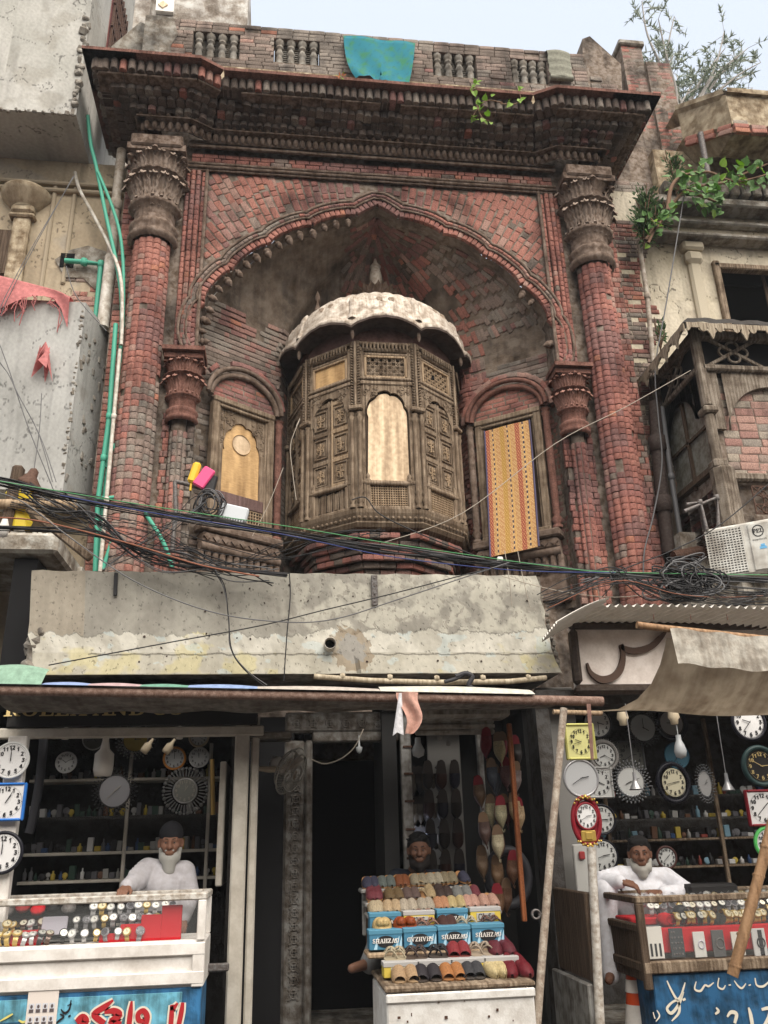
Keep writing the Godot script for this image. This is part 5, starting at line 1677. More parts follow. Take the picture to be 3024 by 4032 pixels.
func air_conditioner()->void:
	var A:=th("air_conditioner","white outdoor air conditioner unit on the ledge at the right edge","air conditioner",Vector3(3.28,3.83,1.15),-.62)
	var m:=mt("ac white",Color(.66,.66,.62),.5,"grime",.6,{"bump":.0})
	var g:=G.new()
	g.bev(Vector3(.0,.27,-.15),Vector3(.62,.52,.30),.02)
	ob("casing",g,m,A)
	g=G.new(); g.box(Vector3(-.14,.27,.0),Vector3(.33,.45,.006)); ob("fan_opening",g,mats["cable grey"],A)
	g=G.new()
	for i in 18:g.box(Vector3(-.14,.055+i*.0255,.010),Vector3(.34,.012,.012))
	for i in 12:g.box(Vector3(-.30+i*.0295,.27,.012),Vector3(.009,.45,.012))
	ob("grille",g,m,A)
	g=G.new(); g.bev(Vector3(.19,.27,.004),Vector3(.22,.47,.02),.01); ob("front_panel",g,m,A)
	g=G.new()
	for k in 28:
		var a:=TAU*k/28; var b:=TAU*(k+1)/28
		g.quad(Vector3(.17+cos(a)*.043,.42+sin(a)*.050,.016),Vector3(.17+cos(a)*.052,.42+sin(a)*.060,.016),Vector3(.17+cos(b)*.052,.42+sin(b)*.060,.016),Vector3(.17+cos(b)*.043,.42+sin(b)*.050,.016))
	g.add(text_g("PEL",.036,"Droid Serif",.002,true),Transform3D(Basis(),Vector3(.17,.42,.017)))
	ob("badge",g,mats["cable"],A)
	g=G.new(); g.add(text_g("Change Your Life",.012),Transform3D(Basis(),Vector3(.17,.335,.017))); ob("slogan",g,mats["cable grey"],A)
	g=G.new(); g.box(Vector3(.19,.25,.0155),Vector3(.06,.025,.003)); g.box(Vector3(.19,.275,.0155),Vector3(.035,.02,.003)); ob("blue_sticker",g,mt("sticker blue",Color(.15,.42,.7),.6),A)
	g=G.new(); g.bev(Vector3(.335,.40,-.12),Vector3(.05,.16,.14),.015); g.bev(Vector3(.335,.14,-.1),Vector3(.03,.1,.12),.01); ob("valve_cover",g,m,A)
	g=G.new(); g.box(Vector3(.363,.44,-.12),Vector3(.004,.022,.06)); ob("handle_slot",g,mats["cable grey"],A)
	g=G.new(); g.box(Vector3(.313,.40,-.24),Vector3(.004,.14,.05)); ob("label_sheet",g,mt("label blue",Color(.45,.6,.75),.6),A)
	for x in [-.22,.22]:
		g=G.new(); g.bev(Vector3(x,-.0,-.15),Vector3(.06,.04,.34),.008); ob("foot",g,mats["rusty iron"],A)
# ------------------------------------------------------------------ the concrete beam, awnings, signs and cables
func ground()->void:
	var g:=G.new()
	g.quad(Vector3(-80,0,80),Vector3(80,0,80),Vector3(80,0,-80),Vector3(-80,0,-80))
	tag(ob("street",g,mats["street"]),"grey street paving","street","","structure")
	var hs:=th("opposite_house","plain brown brick house across the street, behind the viewer","house",Vector3(0,0,14))
	g=G.new(); g.box(Vector3(0,3.6,14.5),Vector3(44,7.2,1.5)); ob("wall",g,mt("far brick",Color(.14,.085,.07),.9),hs,true)
	g=G.new()
	g.box(Vector3(0,.075,.2),Vector3(12,.15,3.9))
	tag(ob("pavement",g,mats["cement"]),"raised stone floor in front of the shops","pavement","","structure")
func beam_and_awnings()->void:
	var p:=noise(91,1.0,5); var q:=noise(92,1.0,4); var r:=noise(93,1.0,4)
	var im:=picture(1024,208,func(u,v):
		var x:float=u*5.0
		var n:=p.get_noise_2d(x*1.6,v*1.6); var f:=r.get_noise_2d(x*12.0,v*12.0)
		var k:=Color(.285,.27,.235).lerp(Color(.36,.345,.30),clampf(n*1.5+.5,0,1))
		if u<.1:k=k.lerp(Color(.36,.31,.24),.6)
		if u>.44:
			var w:=clampf(q.get_noise_2d(x*3.0,v*3.2)*3.0+.9 - absf(v - .36)*1.3,0,1)*clampf((u - .44)*9.0,0,1)
			k=k.lerp(Color(.53,.51,.435),w*.75)
			if q.get_noise_2d(x*9.0,v*9.0)>.33:k=k.lerp(Color(.27,.25,.215),.6)
		var line:=.615+.07*p.get_noise_1d(x*3.0)+.03*r.get_noise_1d(x*14.0) - (.03 if u>.5 else .0)
		if v>line:
			k=Color(.60,.58,.51).lerp(Color(.44,.42,.36),clampf(q.get_noise_2d(x*2.6,v*2.2)*1.8+.35,0,1))
			if v<line+.012:k*=.55
			if v>.8:k=k.lerp(Color(.40,.375,.30),.5)
			var ye:float=q.get_noise_2d(x*2.2+50.0,v*3.0)+(v - .8)*1.2+(.1 if u<.45 or u>.93 else -.35)
			if ye>.2:k=k.lerp(Color(.56,.50,.25),clampf((ye - .2)*2.5,0,.55))
			if q.get_noise_2d(x*2.5+90.0,v*4.0)>.36:k=k.lerp(Color(.5,.58,.58),.5)
		if absf(v - .815 - .02*p.get_noise_1d(x*5.0))<.006 and u>.1:k*=.5
		var d:float=Vector2((u - .597)*5.0,(v - .76)*.93).length()+.05*f
		if d<.13:k=Color(.33,.315,.285)
		elif d<.2:k=k.lerp(Color(.24,.17,.10),.6)
		if d>.1 and absf(u - .603)<.004 and v>.8:k*=.5
		if r.get_noise_2d(x*16.0+9.0,v*16.0)>.47:k*=.62
		return k*(.94+.12*f)*(1.0 - .18*clampf(r.get_noise_2d(x*7.0,v*.8),0,1)))
	var bm:=bumpy(im,"beam",.95,5.0)
	var B:=th("concrete_beam","long stained concrete parapet beam over the shops, limewash peeling along its lower half","beam",Vector3(-1,2.86,1.2))
	var g:=G.new()
	var tl:=Vector3(-3.144,3.72,1.4); var tr:=Vector3(1.147,3.75,1.4); var br:=Vector3(1.28,2.841,1.4); var bl:=Vector3(-3.074,2.912,1.4)
	var y0:=2.875; var y1:=3.735
	var rows:=[]
	for i in 9:
		var t:=i/8.0
		var line:=PackedVector3Array()
		for j in 49:
			var s:=j/48.0
			var x0:=lerpf(bl.x,tl.x,t)+(.04*sin(t*9.0) if t<.5 else .0); var x1:=lerpf(br.x,tr.x,pow(t,.5))+.012*sin(t*23.0)
			line.append(Vector3(lerpf(x0,x1,s),lerpf(y0,y1,t)+(.006*sin(j*1.7) if i==8 else .0),1.4+.012*p.get_noise_2d(s*9.0,t*3.0)))
		rows.append(line)
	g.grid(rows,false,false,true)
	ob("face",g,bm,B,true)
	g=G.new()
	g.box(Vector3((bl.x+tr.x)*.5,3.3,1.31),Vector3(tr.x - tl.x - .02,.85,.16))
	g.box(Vector3((bl.x+br.x)*.5,2.93,.6),Vector3(br.x - bl.x,.1,1.56))
	ob("slab",g,mats["cement"],B,true)
	g=G.new()
	rough_edge(g,Vector3(tl.x,3.72,1.34),Vector3(tr.x,3.73,1.34),.025,60)
	rough_edge(g,Vector3(bl.x - .0,2.9,1.33),Vector3(bl.x+.05,3.3,1.33),.10,22)
	rough_edge(g,Vector3(tr.x+.01,3.65,1.36),Vector3(br.x,2.9,1.36),.035,24)
	ob("broken_edge",g,mats["cement"],B,true)
	g=G.new(); g.lathe([Vector2(.05,-.1),Vector2(.05,.09),Vector2(.043,.09),Vector2(.043,-.1)],20,Transform3D(Basis(Vector3.RIGHT,PI/2),Vector3(-.693,3.107,1.42)))
	g.lathe([Vector2(.0,-.05),Vector2(.044,-.05)],16,Transform3D(Basis(Vector3.RIGHT,PI/2),Vector3(-.693,3.107,1.42)))
	ob("spout",g,mats["white pvc"],B,true)
	g=G.new(); g.lathe([Vector2(0,.0),Vector2(.0425,.0)],16,Transform3D(Basis(Vector3.RIGHT,PI/2),Vector3(-.694,3.103,1.44))); ob("spout_hole",g,mats["black"],B,true)
	g=G.new(); g.bev(Vector3(-.308,3.582,1.425),Vector3(.055,.27,.02),.006); for k in 4:g.bev(Vector3(-.309,3.579,1.437)+Vector3(0,-.1+k*.07,0),Vector3(.015,.015,.01),.004)
	ob("metal_strip",g,mats["grey iron"],B,true)
	g=G.new(); g.bev(Vector3(-2.459,3.618,1.42),Vector3(.03,.2,.02),.005,Basis(Vector3.BACK,.05)); ob("iron_bar",g,mats["cable"],B,true)
	g=G.new()
	for i in 26:g.bev(Vector3(rf(bl.x+.2,br.x - .1),rf(2.95,3.68),1.405),Vector3(rf(.01,.022),rf(.008,.018),.012),.004,Basis(Vector3.BACK,rf(-1,1)))
	ob("pock_mark",g,mats["dark mortar"],B,true).set_meta("kind","stuff")
	# bamboo stick lying under the beam
	g=G.new(); var bp:=[Vector3(-.827,2.827,1.55),Vector3(-.373,2.792,1.55),Vector3(.119,2.774,1.55),Vector3(.775,2.778,1.55),Vector3(1.092,2.807,1.55)]
	g.tube(PackedVector3Array(bp),.022,8)
	for k in 5:g.lathe([Vector2(.022,-.02),Vector2(.03,0),Vector2(.022,.02)],8,Transform3D(Basis(Vector3.BACK,PI/2),(bp[0] as Vector3).lerp(bp[4],.12+k*.2) - Vector3(0,.012*(1 - absf(k - 2)*.5),0)))
	tag(ob("bamboo_stick",g,mt("bamboo pale",Color(.50,.44,.33),.7,"wood",1.0,{"bump":.4})),"pale bamboo stick tied below the concrete beam","stick")
	g=G.new(); g.tube(spline([Vector3(.317,2.806,1.62),Vector3(.395,2.832,1.62),Vector3(.451,2.805,1.62),Vector3(.416,2.738,1.62),Vector3(.452,2.701,1.62),Vector3(.397,2.672,1.62),Vector3(.368,2.701,1.62)],5),.022,6); g.tube(spline([Vector3(.22,2.765,1.62),Vector3(.316,2.791,1.62),Vector3(.423,2.843,1.62)],5),.016,5)
	tag(ob("black_rag",g,mt("black plastic",Color(.03,.03,.035),.5)),"twisted black plastic rag knotted round the bamboo stick","rag")
	awning_left()
	# sign board with raised letters under a tin roof, on the right
	var S:=th("shop_sign","pale pink shop sign with raised brown Urdu letters, half behind the tarpaulin","sign",Vector3(1.977,2.673,1.5))
	var a:=Vector3(1.358,3.303,1.5); var b:=Vector3(1.353,2.677,1.5)
	var x1:=4.6; var ym:=a.y; var yb:=b.y
	g=G.new(); g.box(Vector3((a.x+x1)*.5,(ym+yb)*.5,1.40),Vector3(x1 - a.x - .05,ym - yb - .05,.04))
	ob("board",g,mt("sign pink",Color(.84,.77,.72),.7,"soft",.7,{"bump":.0}),S,true)
	for e in [[Vector3((a.x+x1)*.5,ym - .03,1.46),Vector3(x1 - a.x,.06,.12)],[Vector3((a.x+x1)*.5,yb+.042,1.46),Vector3(x1 - a.x,.085,.12)],[Vector3(a.x+.033,(ym+yb)*.5+.01,1.462),Vector3(.066,ym - yb - .15,.12)]]:
		g=G.new(); g.bev(e[0],e[1],.03); ob("frame",g,mt("sign brown",Color(.065,.05,.04),.6,"metal",2.0,{"bump":.4}),S,true)
	var brown:=mt("letter brown",Color(.085,.05,.035),.6)
	var xf:=Transform3D(Basis(),Vector3(0,0,1.425))
	for st in [[[Vector2(1.495,2.949),Vector2(1.521,2.862),Vector2(1.608,2.807),Vector2(1.713,2.830),Vector2(1.784,2.897),Vector2(1.823,3.004),Vector2(1.823,3.100),Vector2(1.833,3.076),Vector2(1.938,3.052),Vector2(2.081,3.088),Vector2(2.191,3.174),Vector2(2.250,3.231)],[.012,.035,.06,.06,.055,.04,.03,.045,.055,.055,.04,.008]],
		[[Vector2(2.241,3.092),Vector2(2.274,3.113),Vector2(2.318,3.125),Vector2(2.339,3.145)],[.012,.03,.035,.01]],[[Vector2(2.248,2.971),Vector2(2.227,3.028),Vector2(2.276,3.068),Vector2(2.314,3.044),Vector2(2.308,2.979),Vector2(2.276,2.915),Vector2(2.191,2.852)],[.03,.045,.05,.05,.045,.035,.012]],
		[[Vector2(2.423,3.215),Vector2(2.400,3.076),Vector2(2.357,2.867)],[.02,.035,.03]]]:
		g=G.new(); stroke(g,st[0],st[1],.035,xf,6); ob("letter",g,brown,S,true)
	# corrugated tin
	g=G.new()
	rows=[]
	for i in 7:
		var t:=i/6.0
		var line:=PackedVector3Array()
		for j in 241:
			var s:=j/240.0
			var x:=lerpf(1.28,4.7,s)
			var y:=3.33+.02*sin(s*5.0) - .10*pow(s,1.4) - (.05*t)
			line.append(Vector3(x+.22*(1 - t),y+.016*sin(x*TAU/.075),lerpf(1.9,1.4,t)))
		rows.append(line)
	g.grid(rows)
	var tin:=mt("tin",Color(.80,.78,.73),.55,"soft",1.2,{"bump":.3})
	var TR:=th("tin_roof","wavy corrugated tin sheet over the pink shop sign","roof",Vector3(2,3.3,1.7))
	ob("sheet",g,tin,TR,true)
	g=G.new(); rows=[]
	for i in 7:
		var t:=i/6.0
		var line:=PackedVector3Array()
		for j in 61:
			var s:=j/60.0
			var z:=lerpf(2.08,1.5,s)
			line.append(Vector3(lerpf(1.50,1.05,t)+.05*s,3.35 - .20*pow(t,1.3) - .02*s+.014*sin(z*TAU/.08),z))
		rows.append(line)
	g.grid(rows); ob("bent_sheet",g,tin,TR,true)
	g=G.new()
	for i in 3:g.bev(Vector3(2.285,3.218,1.9)+Vector3(-.35+i*.32,.02,0),Vector3(.008,.05,.008),.002)
	ob("nail",g,mats["rusty iron"],TR,true)
	tarpaulin()
	# thin ladder of poles in front of the right shop
	pole("paint_pole",[Vector3(.907,2.43,2.45),Vector3(.704,1.52,2.5),Vector3(.523,.733,2.6),Vector3(.46,.475,2.65)],.026,"leaning pole with flaking white paint in front of the clock shop",mt("flaking paint",Color(.42,.38,.32),.8,"metal",1.1))
	pole("short_pole",[Vector3(.86,2.418,2.35),Vector3(1.241,2.412,2.3)],.018,"short horizontal bamboo end tied below the awning pole",mats["pale wood"])
	g=G.new(); g.lathe([Vector2(.02,-.01),Vector2(.032,-.01),Vector2(.032,.01),Vector2(.02,.01),Vector2(.02,-.01)],14,Transform3D(Basis(Vector3.RIGHT,PI/2),Vector3(.551,1.127,2.55))); g.tube(PackedVector3Array([Vector3(.566,1.126,2.55),Vector3(.624,1.127,2.55)]),.007,5)
	tag(ob("ring_bolt",g,mats["grey iron"]),"small shiny ring bolt sticking out of the leaning pole","bolt")
func pole(nm:String,pts:Array,r:float,label:String,m:Material)->void:
	var g:=G.new(); g.tube(PackedVector3Array(pts),r,9); tag(ob(nm,g,m),label,"pole")
func awning_left()->void:
	var g:=G.new()
	var a:=Vector3(-3.071,2.61,2.3); var b:=Vector3(1.259,2.498,2.3)
	g.tube(PackedVector3Array([a,b]),.035,10)
	tag(ob("awning_pole",g,mt("rust pole",Color(.27,.19,.155),.7,"metal",1.5)),"long rusty pole across the shop fronts that holds the awning","pole")
	var A:=th("awning","brown canvas awning stretched behind the long rusty pole, patched with green, blue and pink cloth","awning",(a+b)*.5)
	g=G.new(); var rows:=[]
	var y:=a.y
	for i in 9:
		var t:=i/8.0
		var line:=PackedVector3Array()
		for j in 41:
			var s:=j/40.0
			var x:=lerpf(a.x,b.x - .28,s)
			line.append(Vector3(x,lerpf(lerpf(a.y,b.y,s)+.03,2.565+.06*maxf(0,s - .6),t) - .05*sin(t*PI)+.012*sin(s*40.0)*t,lerpf(2.32,1.46,t)))
		rows.append(line)
	g.grid(rows)
	ob("canvas",g,mt("brown canvas",Color(.30,.275,.245),.95,"cloth",1.2,{"over": "grime","over_scale":.6}),A,true)
	var cols:=[[-.02,.085,Color(.24,.38,.29),.17],[.085,.155,Color(.27,.36,.60),.05],[.155,.235,Color(.50,.36,.37),.05],[.235,.31,Color(.16,.34,.26),.05],[.31,.42,Color(.26,.36,.60),.055],[.42,.62,Color(.50,.45,.40),.055],[.62,.88,Color(.62,.60,.53),.075]]
	for c in cols:
		g=G.new(); rows=[]
		for i in 6:
			var t:=i/5.0
			var line:=PackedVector3Array()
			for j in 11:
				var s:=lerpf(c[0],c[1],j/10.0)
				var p:=a.lerp(b,s)
				var e:=sin(PI*j/10.0)
				line.append(p+Vector3(0,.035+(c[3] as float)*sin(t*PI*.5)*(.8+.2*e),.05 - .2*t))
			rows.append(line)
		g.grid(rows)
		ob("patch",g,mt("patch %d" % cols.find(c),c[2],.9,"cloth",1.5,{"bump":.5}),A,true)
	# rags on the pole
	g=G.new(); rows=[]
	for i in 9:
		var t:=i/8.0
		rows.append(PackedVector3Array([Vector3(-.312,2.264,2.36).lerp(Vector3(-.259,2.558,2.37),t),Vector3(-.285,2.284,2.4).lerp(Vector3(-.247,2.556,2.38),t),Vector3(-.234,2.269,2.36).lerp(Vector3(-.239,2.558,2.37),t)]))
	g.grid(rows)
	tag(ob("white_rag",g,mt("white rag",Color(.72,.72,.75),.9,"cloth",2.0)),"pointed white rag hanging from the awning pole above the doorway","rag")
	g=G.new(); rows=[]
	for i in 13:
		var t:=i/12.0
		var w:=lerpf(.35,1.0,pow(t,.6))
		var line:=PackedVector3Array()
		for j in 9:
			var s:=j/8.0
			var p:=Vector3(-.195,2.278,2.36).lerp(Vector3(-.169,2.564,2.37),t)
			line.append(p+Vector3((s - .5)*.16*w,.0,.02*sin(s*7.0+t*4.0))+Vector3(.03*sin(t*5.0),0,0))
		rows.append(line)
	g.grid(rows)
	tag(ob("pink_rag",g,mt("pink rag",Color(.62,.36,.29),.9,"cloth",2.0)),"torn salmon pink rag hanging from the awning pole beside the white one","rag")
	g=G.new(); rows=[]
	for i in 9:
		var t:=i/8.0
		rows.append(PackedVector3Array([Vector3(1.107,2.089,2.33).lerp(Vector3(1.112,2.474,2.36),t),Vector3(1.12,2.086,2.36).lerp(Vector3(1.128,2.468,2.4),t)]))
	g.grid(rows)
	tag(ob("pink_strip",g,mats["pink rag"]),"long thin pink strip hanging from the right end of the awning pole","rag")
func tarpaulin()->void:
	var T_:=th("tarpaulin","grey-beige tarpaulin sagging from a bamboo pole over the right clock shop","tarpaulin",Vector3(2.6,2.4,2.2))
	var px:=[[1440,1378,2.62],[1434,1405,2.55],[1424,1440,2.45],[1405,1478,2.32],[1375,1508,2.2],[1335,1528,2.1],[1288,1541,2.02]]
	var l:=[Vector3(1.67,2.898,2.62),Vector3(1.668,2.822,2.55),Vector3(1.662,2.724,2.45),Vector3(1.635,2.618,2.32),Vector3(1.565,2.535,2.2),Vector3(1.453,2.482,2.1),Vector3(1.213,2.468,2.02)]
	var r:=[Vector3(2.934,2.762,2.62),Vector3(2.966,2.7,2.55),Vector3(3.012,2.615,2.45),Vector3(3.078,2.533,2.32),Vector3(3.145,2.481,2.2),Vector3(3.202,2.442,2.1),Vector3(3.246,2.406,2.02)]
	var rows:=[]
	for i in 7:
		var line:=PackedVector3Array()
		for j in 31:
			var s:=j/30.0
			var p:Vector3=(l[i] as Vector3).lerp(r[i],s)
			line.append(p+Vector3(0,.012*sin(s*9.0+i) - .02*sin(s*PI)*sin(i/6.0*PI),.02*sin(s*14.0+i*.7)))
		rows.append(line)
	var g:=G.new(); g.grid(rows)
	var m:=mt("tarp",Color(.55,.50,.43),.9,"soft",.9,{"over": "grime","over_scale":.5,"back":Color(.55,.5,.42)})
	ob("sheet",g,m,T_,true)
	rows=[]
	for i in 6:
		var t:=i/5.0
		var line:=PackedVector3Array()
		for j in 31:
			var s:=j/30.0
			var p:=Vector3(1.67,2.95,2.66).lerp(Vector3(2.927,2.842,2.66),s)
			line.append(p+Vector3(0,-.26*t+.008*sin(s*25.0),.035+.03*t+.012*sin(s*11.0+t)))
		rows.append(line)
	rows.reverse()
	g=G.new(); g.grid(rows); ob("flap",g,mt("tarp flap",Color(.52,.49,.43),.9,"cloth",.9,{"over": "grime","over_scale":.8}),T_,true)
	g=G.new(); var bp:=[Vector3(1.45,2.988,2.64),Vector3(1.636,2.965,2.64),Vector3(2.938,2.833,2.64)]
	g.tube(PackedVector3Array(bp),.026,9)
	tag(ob("bamboo_pole",g,mt("bamboo",Color(.36,.22,.12),.6,"wood",1.0,{"bump":.4})),"bamboo pole with a split end along the top of the grey tarpaulin","pole")
# ------------------------------------------------------------------ cables
func cable(pts:Array,r:float,m:String,label:String,grp:="",j:=.0)->void:
	var q:=[]
	for p in pts:q.append((p as Vector3)+Vector3(rf(-j,j)*.5,rf(-j,j),rf(-j,j)))
	var g:=G.new(); g.tube(spline(q,6),r,5,false)
	tag(ob("cable",g,mats[m]),label,"cable",grp)
func loops(c:Vector3,n:int,rx:float,ry:float,j:float,nm:String,label:String,r:=.0075)->void:
	for k in n:
		var g:=G.new(); var p:=PackedVector3Array()
		var t0:=rf(0,TAU); var q:=Basis.from_euler(Vector3(rf(-.5,.5),rf(-.6,.6),rf(-.5,.5)))
		var o:=c+Vector3(rf(-j,j),rf(-j,j)*.4,rf(-.08,.08))
		var sx:=rf(.5,1.1)*rx; var sy:=rf(.5,1.1)*ry
		for i in 25:p.append(o+q*Vector3(cos(t0+i*.30)*sx*(1+i*.006),sin(t0+i*.30)*sy,i*.002))
		g.tube(p,r,5,false)
		tag(ob(nm,g,mats["cable" if k % 4 else "cable grey"]),label,"cable",label)
func cables()->void:
	var main:=[Vector3(-3.597,4.412,1.75),Vector3(-3.304,4.358,1.75),Vector3(-2.749,4.245,1.75),Vector3(-2.154,4.136,1.75),Vector3(-1.592,4.05,1.75),Vector3(-.985,3.947,1.75),Vector3(-.256,3.84,1.75),Vector3(.406,3.764,1.75),Vector3(1.119,3.691,1.75),Vector3(1.725,3.648,1.75),Vector3(2.428,3.631,1.75),Vector3(3.36,3.598,1.75)]
	for k in 15:cable(main,.0034+.0015*(k % 3),"cable" if k % 5 else "cable grey","thin black cable in the long bundle strung across the whole front","black cables of the long bundle",.035)
	cable([Vector3(-3.579,4.399,1.8),Vector3(-3.288,4.345,1.8),Vector3(-2.149,4.165,1.8),Vector3(-.987,4.002,1.8),Vector3(-.261,3.884,1.8),Vector3(.397,3.792,1.8),Vector3(1.104,3.699,1.8),Vector3(1.705,3.649,1.8),Vector3(3.338,3.638,1.8)],.0043,"cable green","bright green cable on top of the long bundle")
	cable([Vector3(-2.877,4.238,1.82),Vector3(-2.142,4.101,1.82),Vector3(-1.511,4.005,1.82),Vector3(-.986,3.914,1.82),Vector3(-.267,3.764,1.82),Vector3(.386,3.685,1.82),Vector3(.973,3.643,1.82),Vector3(1.696,3.639,1.82)],.0043,"cable blue","blue cable under the long bundle, sagging below the bay window")
	cable([Vector3(-3.424,4.082,1.7),Vector3(-3.138,4.071,1.7),Vector3(-2.807,4.006,1.7),Vector3(-2.25,3.856,1.7),Vector3(-1.764,3.705,1.7),Vector3(-1.279,3.612,1.7)],.0072,"cable orange","orange cable running down to the top of the concrete beam")
	for k in 6:cable([Vector3(-3.429,4.013,1.65),Vector3(-2.963,4.009,1.65),Vector3(-2.634,3.979,1.65),Vector3(-2.332,3.872,1.65),Vector3(-1.955,3.746,1.65),Vector3(-1.581,3.676,1.65),Vector3(-1.055,3.65,1.65)],.0055+.0015*(k % 2),"cable","thick black cable sloping from the left ledge to the beam top","thick black cables from the left ledge",.03)
	for k in 7:cable([Vector3(-3.204,4.396,1.6),Vector3(-2.855,4.246,1.6),Vector3(-2.536,4.007,1.6),Vector3(-2.261,3.81,1.6),Vector3(-1.995,3.702,1.6),Vector3(-1.621,3.667,1.6)],.0043,"cable" if k % 3 else "cable grey","black cable fanning down from the left post behind the orange one","cables fanning down from the left post",.06)
	for k in 6:cable([Vector3(-3.349,4.276,1.55),Vector3(-2.822,4.184,1.55),Vector3(-2.173,4.031,1.55),Vector3(-1.594,3.836,1.55),Vector3(-1.135,3.883,1.55),Vector3(-.666,3.994,1.55),Vector3(-.226,4.065,1.55)],.0036,"cable","loose black cable looping under the left niche window","loose cables under the left niche window",.07)
	for k in 9:cable([Vector3(-3.319,4.389,1.58),Vector3(-2.966,4.211,1.58),Vector3(-2.621,4.094,1.58),Vector3(-2.268,3.857,1.58),Vector3(-1.892,3.802,1.58),Vector3(-1.512,3.714,1.58),Vector3(-1.169,3.67,1.58)],.0055,"cable" if k % 4 else "cable grey","black cable in the tangle between the left post and the beam","tangle left of the niche window",.09)
	for k in 7:cable([Vector3(1.45,3.65,1.6),Vector3(1.787,3.679,1.6),Vector3(2.148,3.552,1.6),Vector3(2.498,3.61,1.6),Vector3(2.821,3.494,1.6),Vector3(3.363,3.592,1.6)],.006,"cable" if k % 3 else "cable grey","black cable in the tangle under the air conditioner","tangle under the air conditioner",.08)
	cable([Vector3(-3.384,4.232,1.9),Vector3(-3.128,4.14,1.9),Vector3(-2.747,3.856,1.9),Vector3(-2.228,3.504,1.9),Vector3(-1.654,3.269,1.9),Vector3(-1.122,3.187,1.9),Vector3(-.692,3.207,1.9),Vector3(-.175,3.371,1.9),Vector3(.401,3.569,1.9),Vector3(.758,3.691,1.9)],.0050,"cable grey","long grey cable hanging in a deep curve across the concrete beam")
	cable([Vector3(-2.788,2.854,1.9),Vector3(-1.985,3.013,1.9),Vector3(-1.263,3.153,1.9),Vector3(-.764,3.281,1.9),Vector3(-.211,3.42,1.9),Vector3(.402,3.588,1.9),Vector3(.717,3.663,1.9)],.0050,"cable","long black cable rising to the right across the concrete beam")
	cable([Vector3(-1.035,3.725,1.46),Vector3(-1.024,3.506,1.46),Vector3(-1.046,3.191,1.46),Vector3(-1.065,2.811,1.46)],.0050,"cable","black cable hanging straight down over the beam")
	for k in 3:cable([Vector3(-1.66,3.722,1.5),Vector3(-1.57,3.57,1.5),Vector3(-1.529,3.296,1.5),Vector3(-1.49,3.067,1.5),Vector3(-1.373,2.88,1.5),Vector3(-1.204,2.761,1.5)],.0043,"cable grey" if k==1 else "cable","dark cable drooping over the beam left of the spout","three cables drooping over the beam",.018)
	cable([Vector3(-.145,4.2,.9),Vector3(.63,4.516,.9),Vector3(1.636,5.293,.9),Vector3(2.432,5.737,.9),Vector3(3.238,6.219,.9)],.0043,"cable pale","thin pale wire rising across the right column to the wooden balcony")
	cable([Vector3(1.165,3.387,1.5),Vector3(1.834,3.739,1.5),Vector3(2.384,3.95,1.5),Vector3(2.921,4.228,1.5),Vector3(3.685,4.81,1.5)],.0058,"cable","black cable rising to the right in front of the air conditioner")
	cable([Vector3(.842,3.928,1.5),Vector3(.862,3.674,1.5),Vector3(.866,3.426,1.5)],.0036,"cable pale","left pale string hanging below the reed mat"); cable([Vector3(.959,3.93,1.5),Vector3(.986,3.676,1.5),Vector3(1.025,3.419,1.5)],.0036,"cable pale","right pale string hanging below the reed mat")
	cable([Vector3(4.041,9.525,.25),Vector3(3.939,9.206,.3),Vector3(3.444,7.549,.3),Vector3(3.166,6.636,.3),Vector3(3.098,5.969,.3),Vector3(3.053,5.392,.3),Vector3(2.866,4.784,.3),Vector3(2.7,4.361,.3),Vector3(2.645,4.055,.3)],.0086,"cable grey","grey cable running down the right house and over the foot of the great column")
	cable([Vector3(-.455,4.586,1),Vector3(-.323,4.612,1),Vector3(-.194,4.45,1),Vector3(.152,4.271,1),Vector3(.583,4.094,1),Vector3(1.016,3.94,1),Vector3(1.638,3.879,1)],.0065,"cable","thick black cable from the foot of the bay window to the bundle")
	cable([Vector3(-1.102,4.948,.9),Vector3(-1.234,4.562,.9),Vector3(-1.375,4.245,.9)],.0036,"cable pale","pale wire slanting down beside the bay window")
	cable([Vector3(-.974,5.708,.3),Vector3(-.936,5.793,.3),Vector3(-1.03,5.489,.3),Vector3(-1.006,5.17,.3),Vector3(-.964,4.859,.3)],.0043,"cable pale","pale cord dangling in front of the left side of the bay window")
	for k in 3:cable([Vector3(-3.549,8.774,.4),Vector3(-4.115,6.71,.45),Vector3(-3.822,5.977,.5),Vector3(-3.53,5.413,.5),Vector3(-3.298,4.92,.5)],.0043,"cable grey","grey wire hanging down the grey rendered room","wires on the grey rendered room",.05) if k else cable([Vector3(-4.08,6.566,.5),Vector3(-3.887,6.135,.5),Vector3(-3.63,5.513,.5),Vector3(-3.396,5.016,.5),Vector3(-3.255,4.726,.5)],.0050,"cable grey","dark wire curving down the grey rendered room")
	cable([Vector3(-3.541,5.882,.5),Vector3(-3.514,5.465,.5),Vector3(-3.514,4.914,.5)],.0043,"cable grey","grey string from the red rag to the lamp shade")
	cable([Vector3(-3.471,7.447,.5),Vector3(-3.325,7.068,.5),Vector3(-2.977,6.652,.5)],.0050,"cable grey","grey cable from the wall hole to the drain pipe")
	for k in 8:cable([Vector3(1.04,3.359,1.9),Vector3(1.608,3.513,1.9),Vector3(2.127,3.486,1.9),Vector3(2.567,3.429,1.9),Vector3(3.228,3.414,1.9)],.0036,"cable" if k!=1 else "cable orange","cable strung low above the tin roof","low cables above the tin roof",.06)
	for k in 5:cable([Vector3(1.725,3.648,1.75),Vector3(2.11,3.468,1.75),Vector3(2.641,3.411,1.75),Vector3(3.311,3.374,1.75)],.0043,"cable","black cable drooping from the knot towards the right edge","cables drooping from the knot",.05)
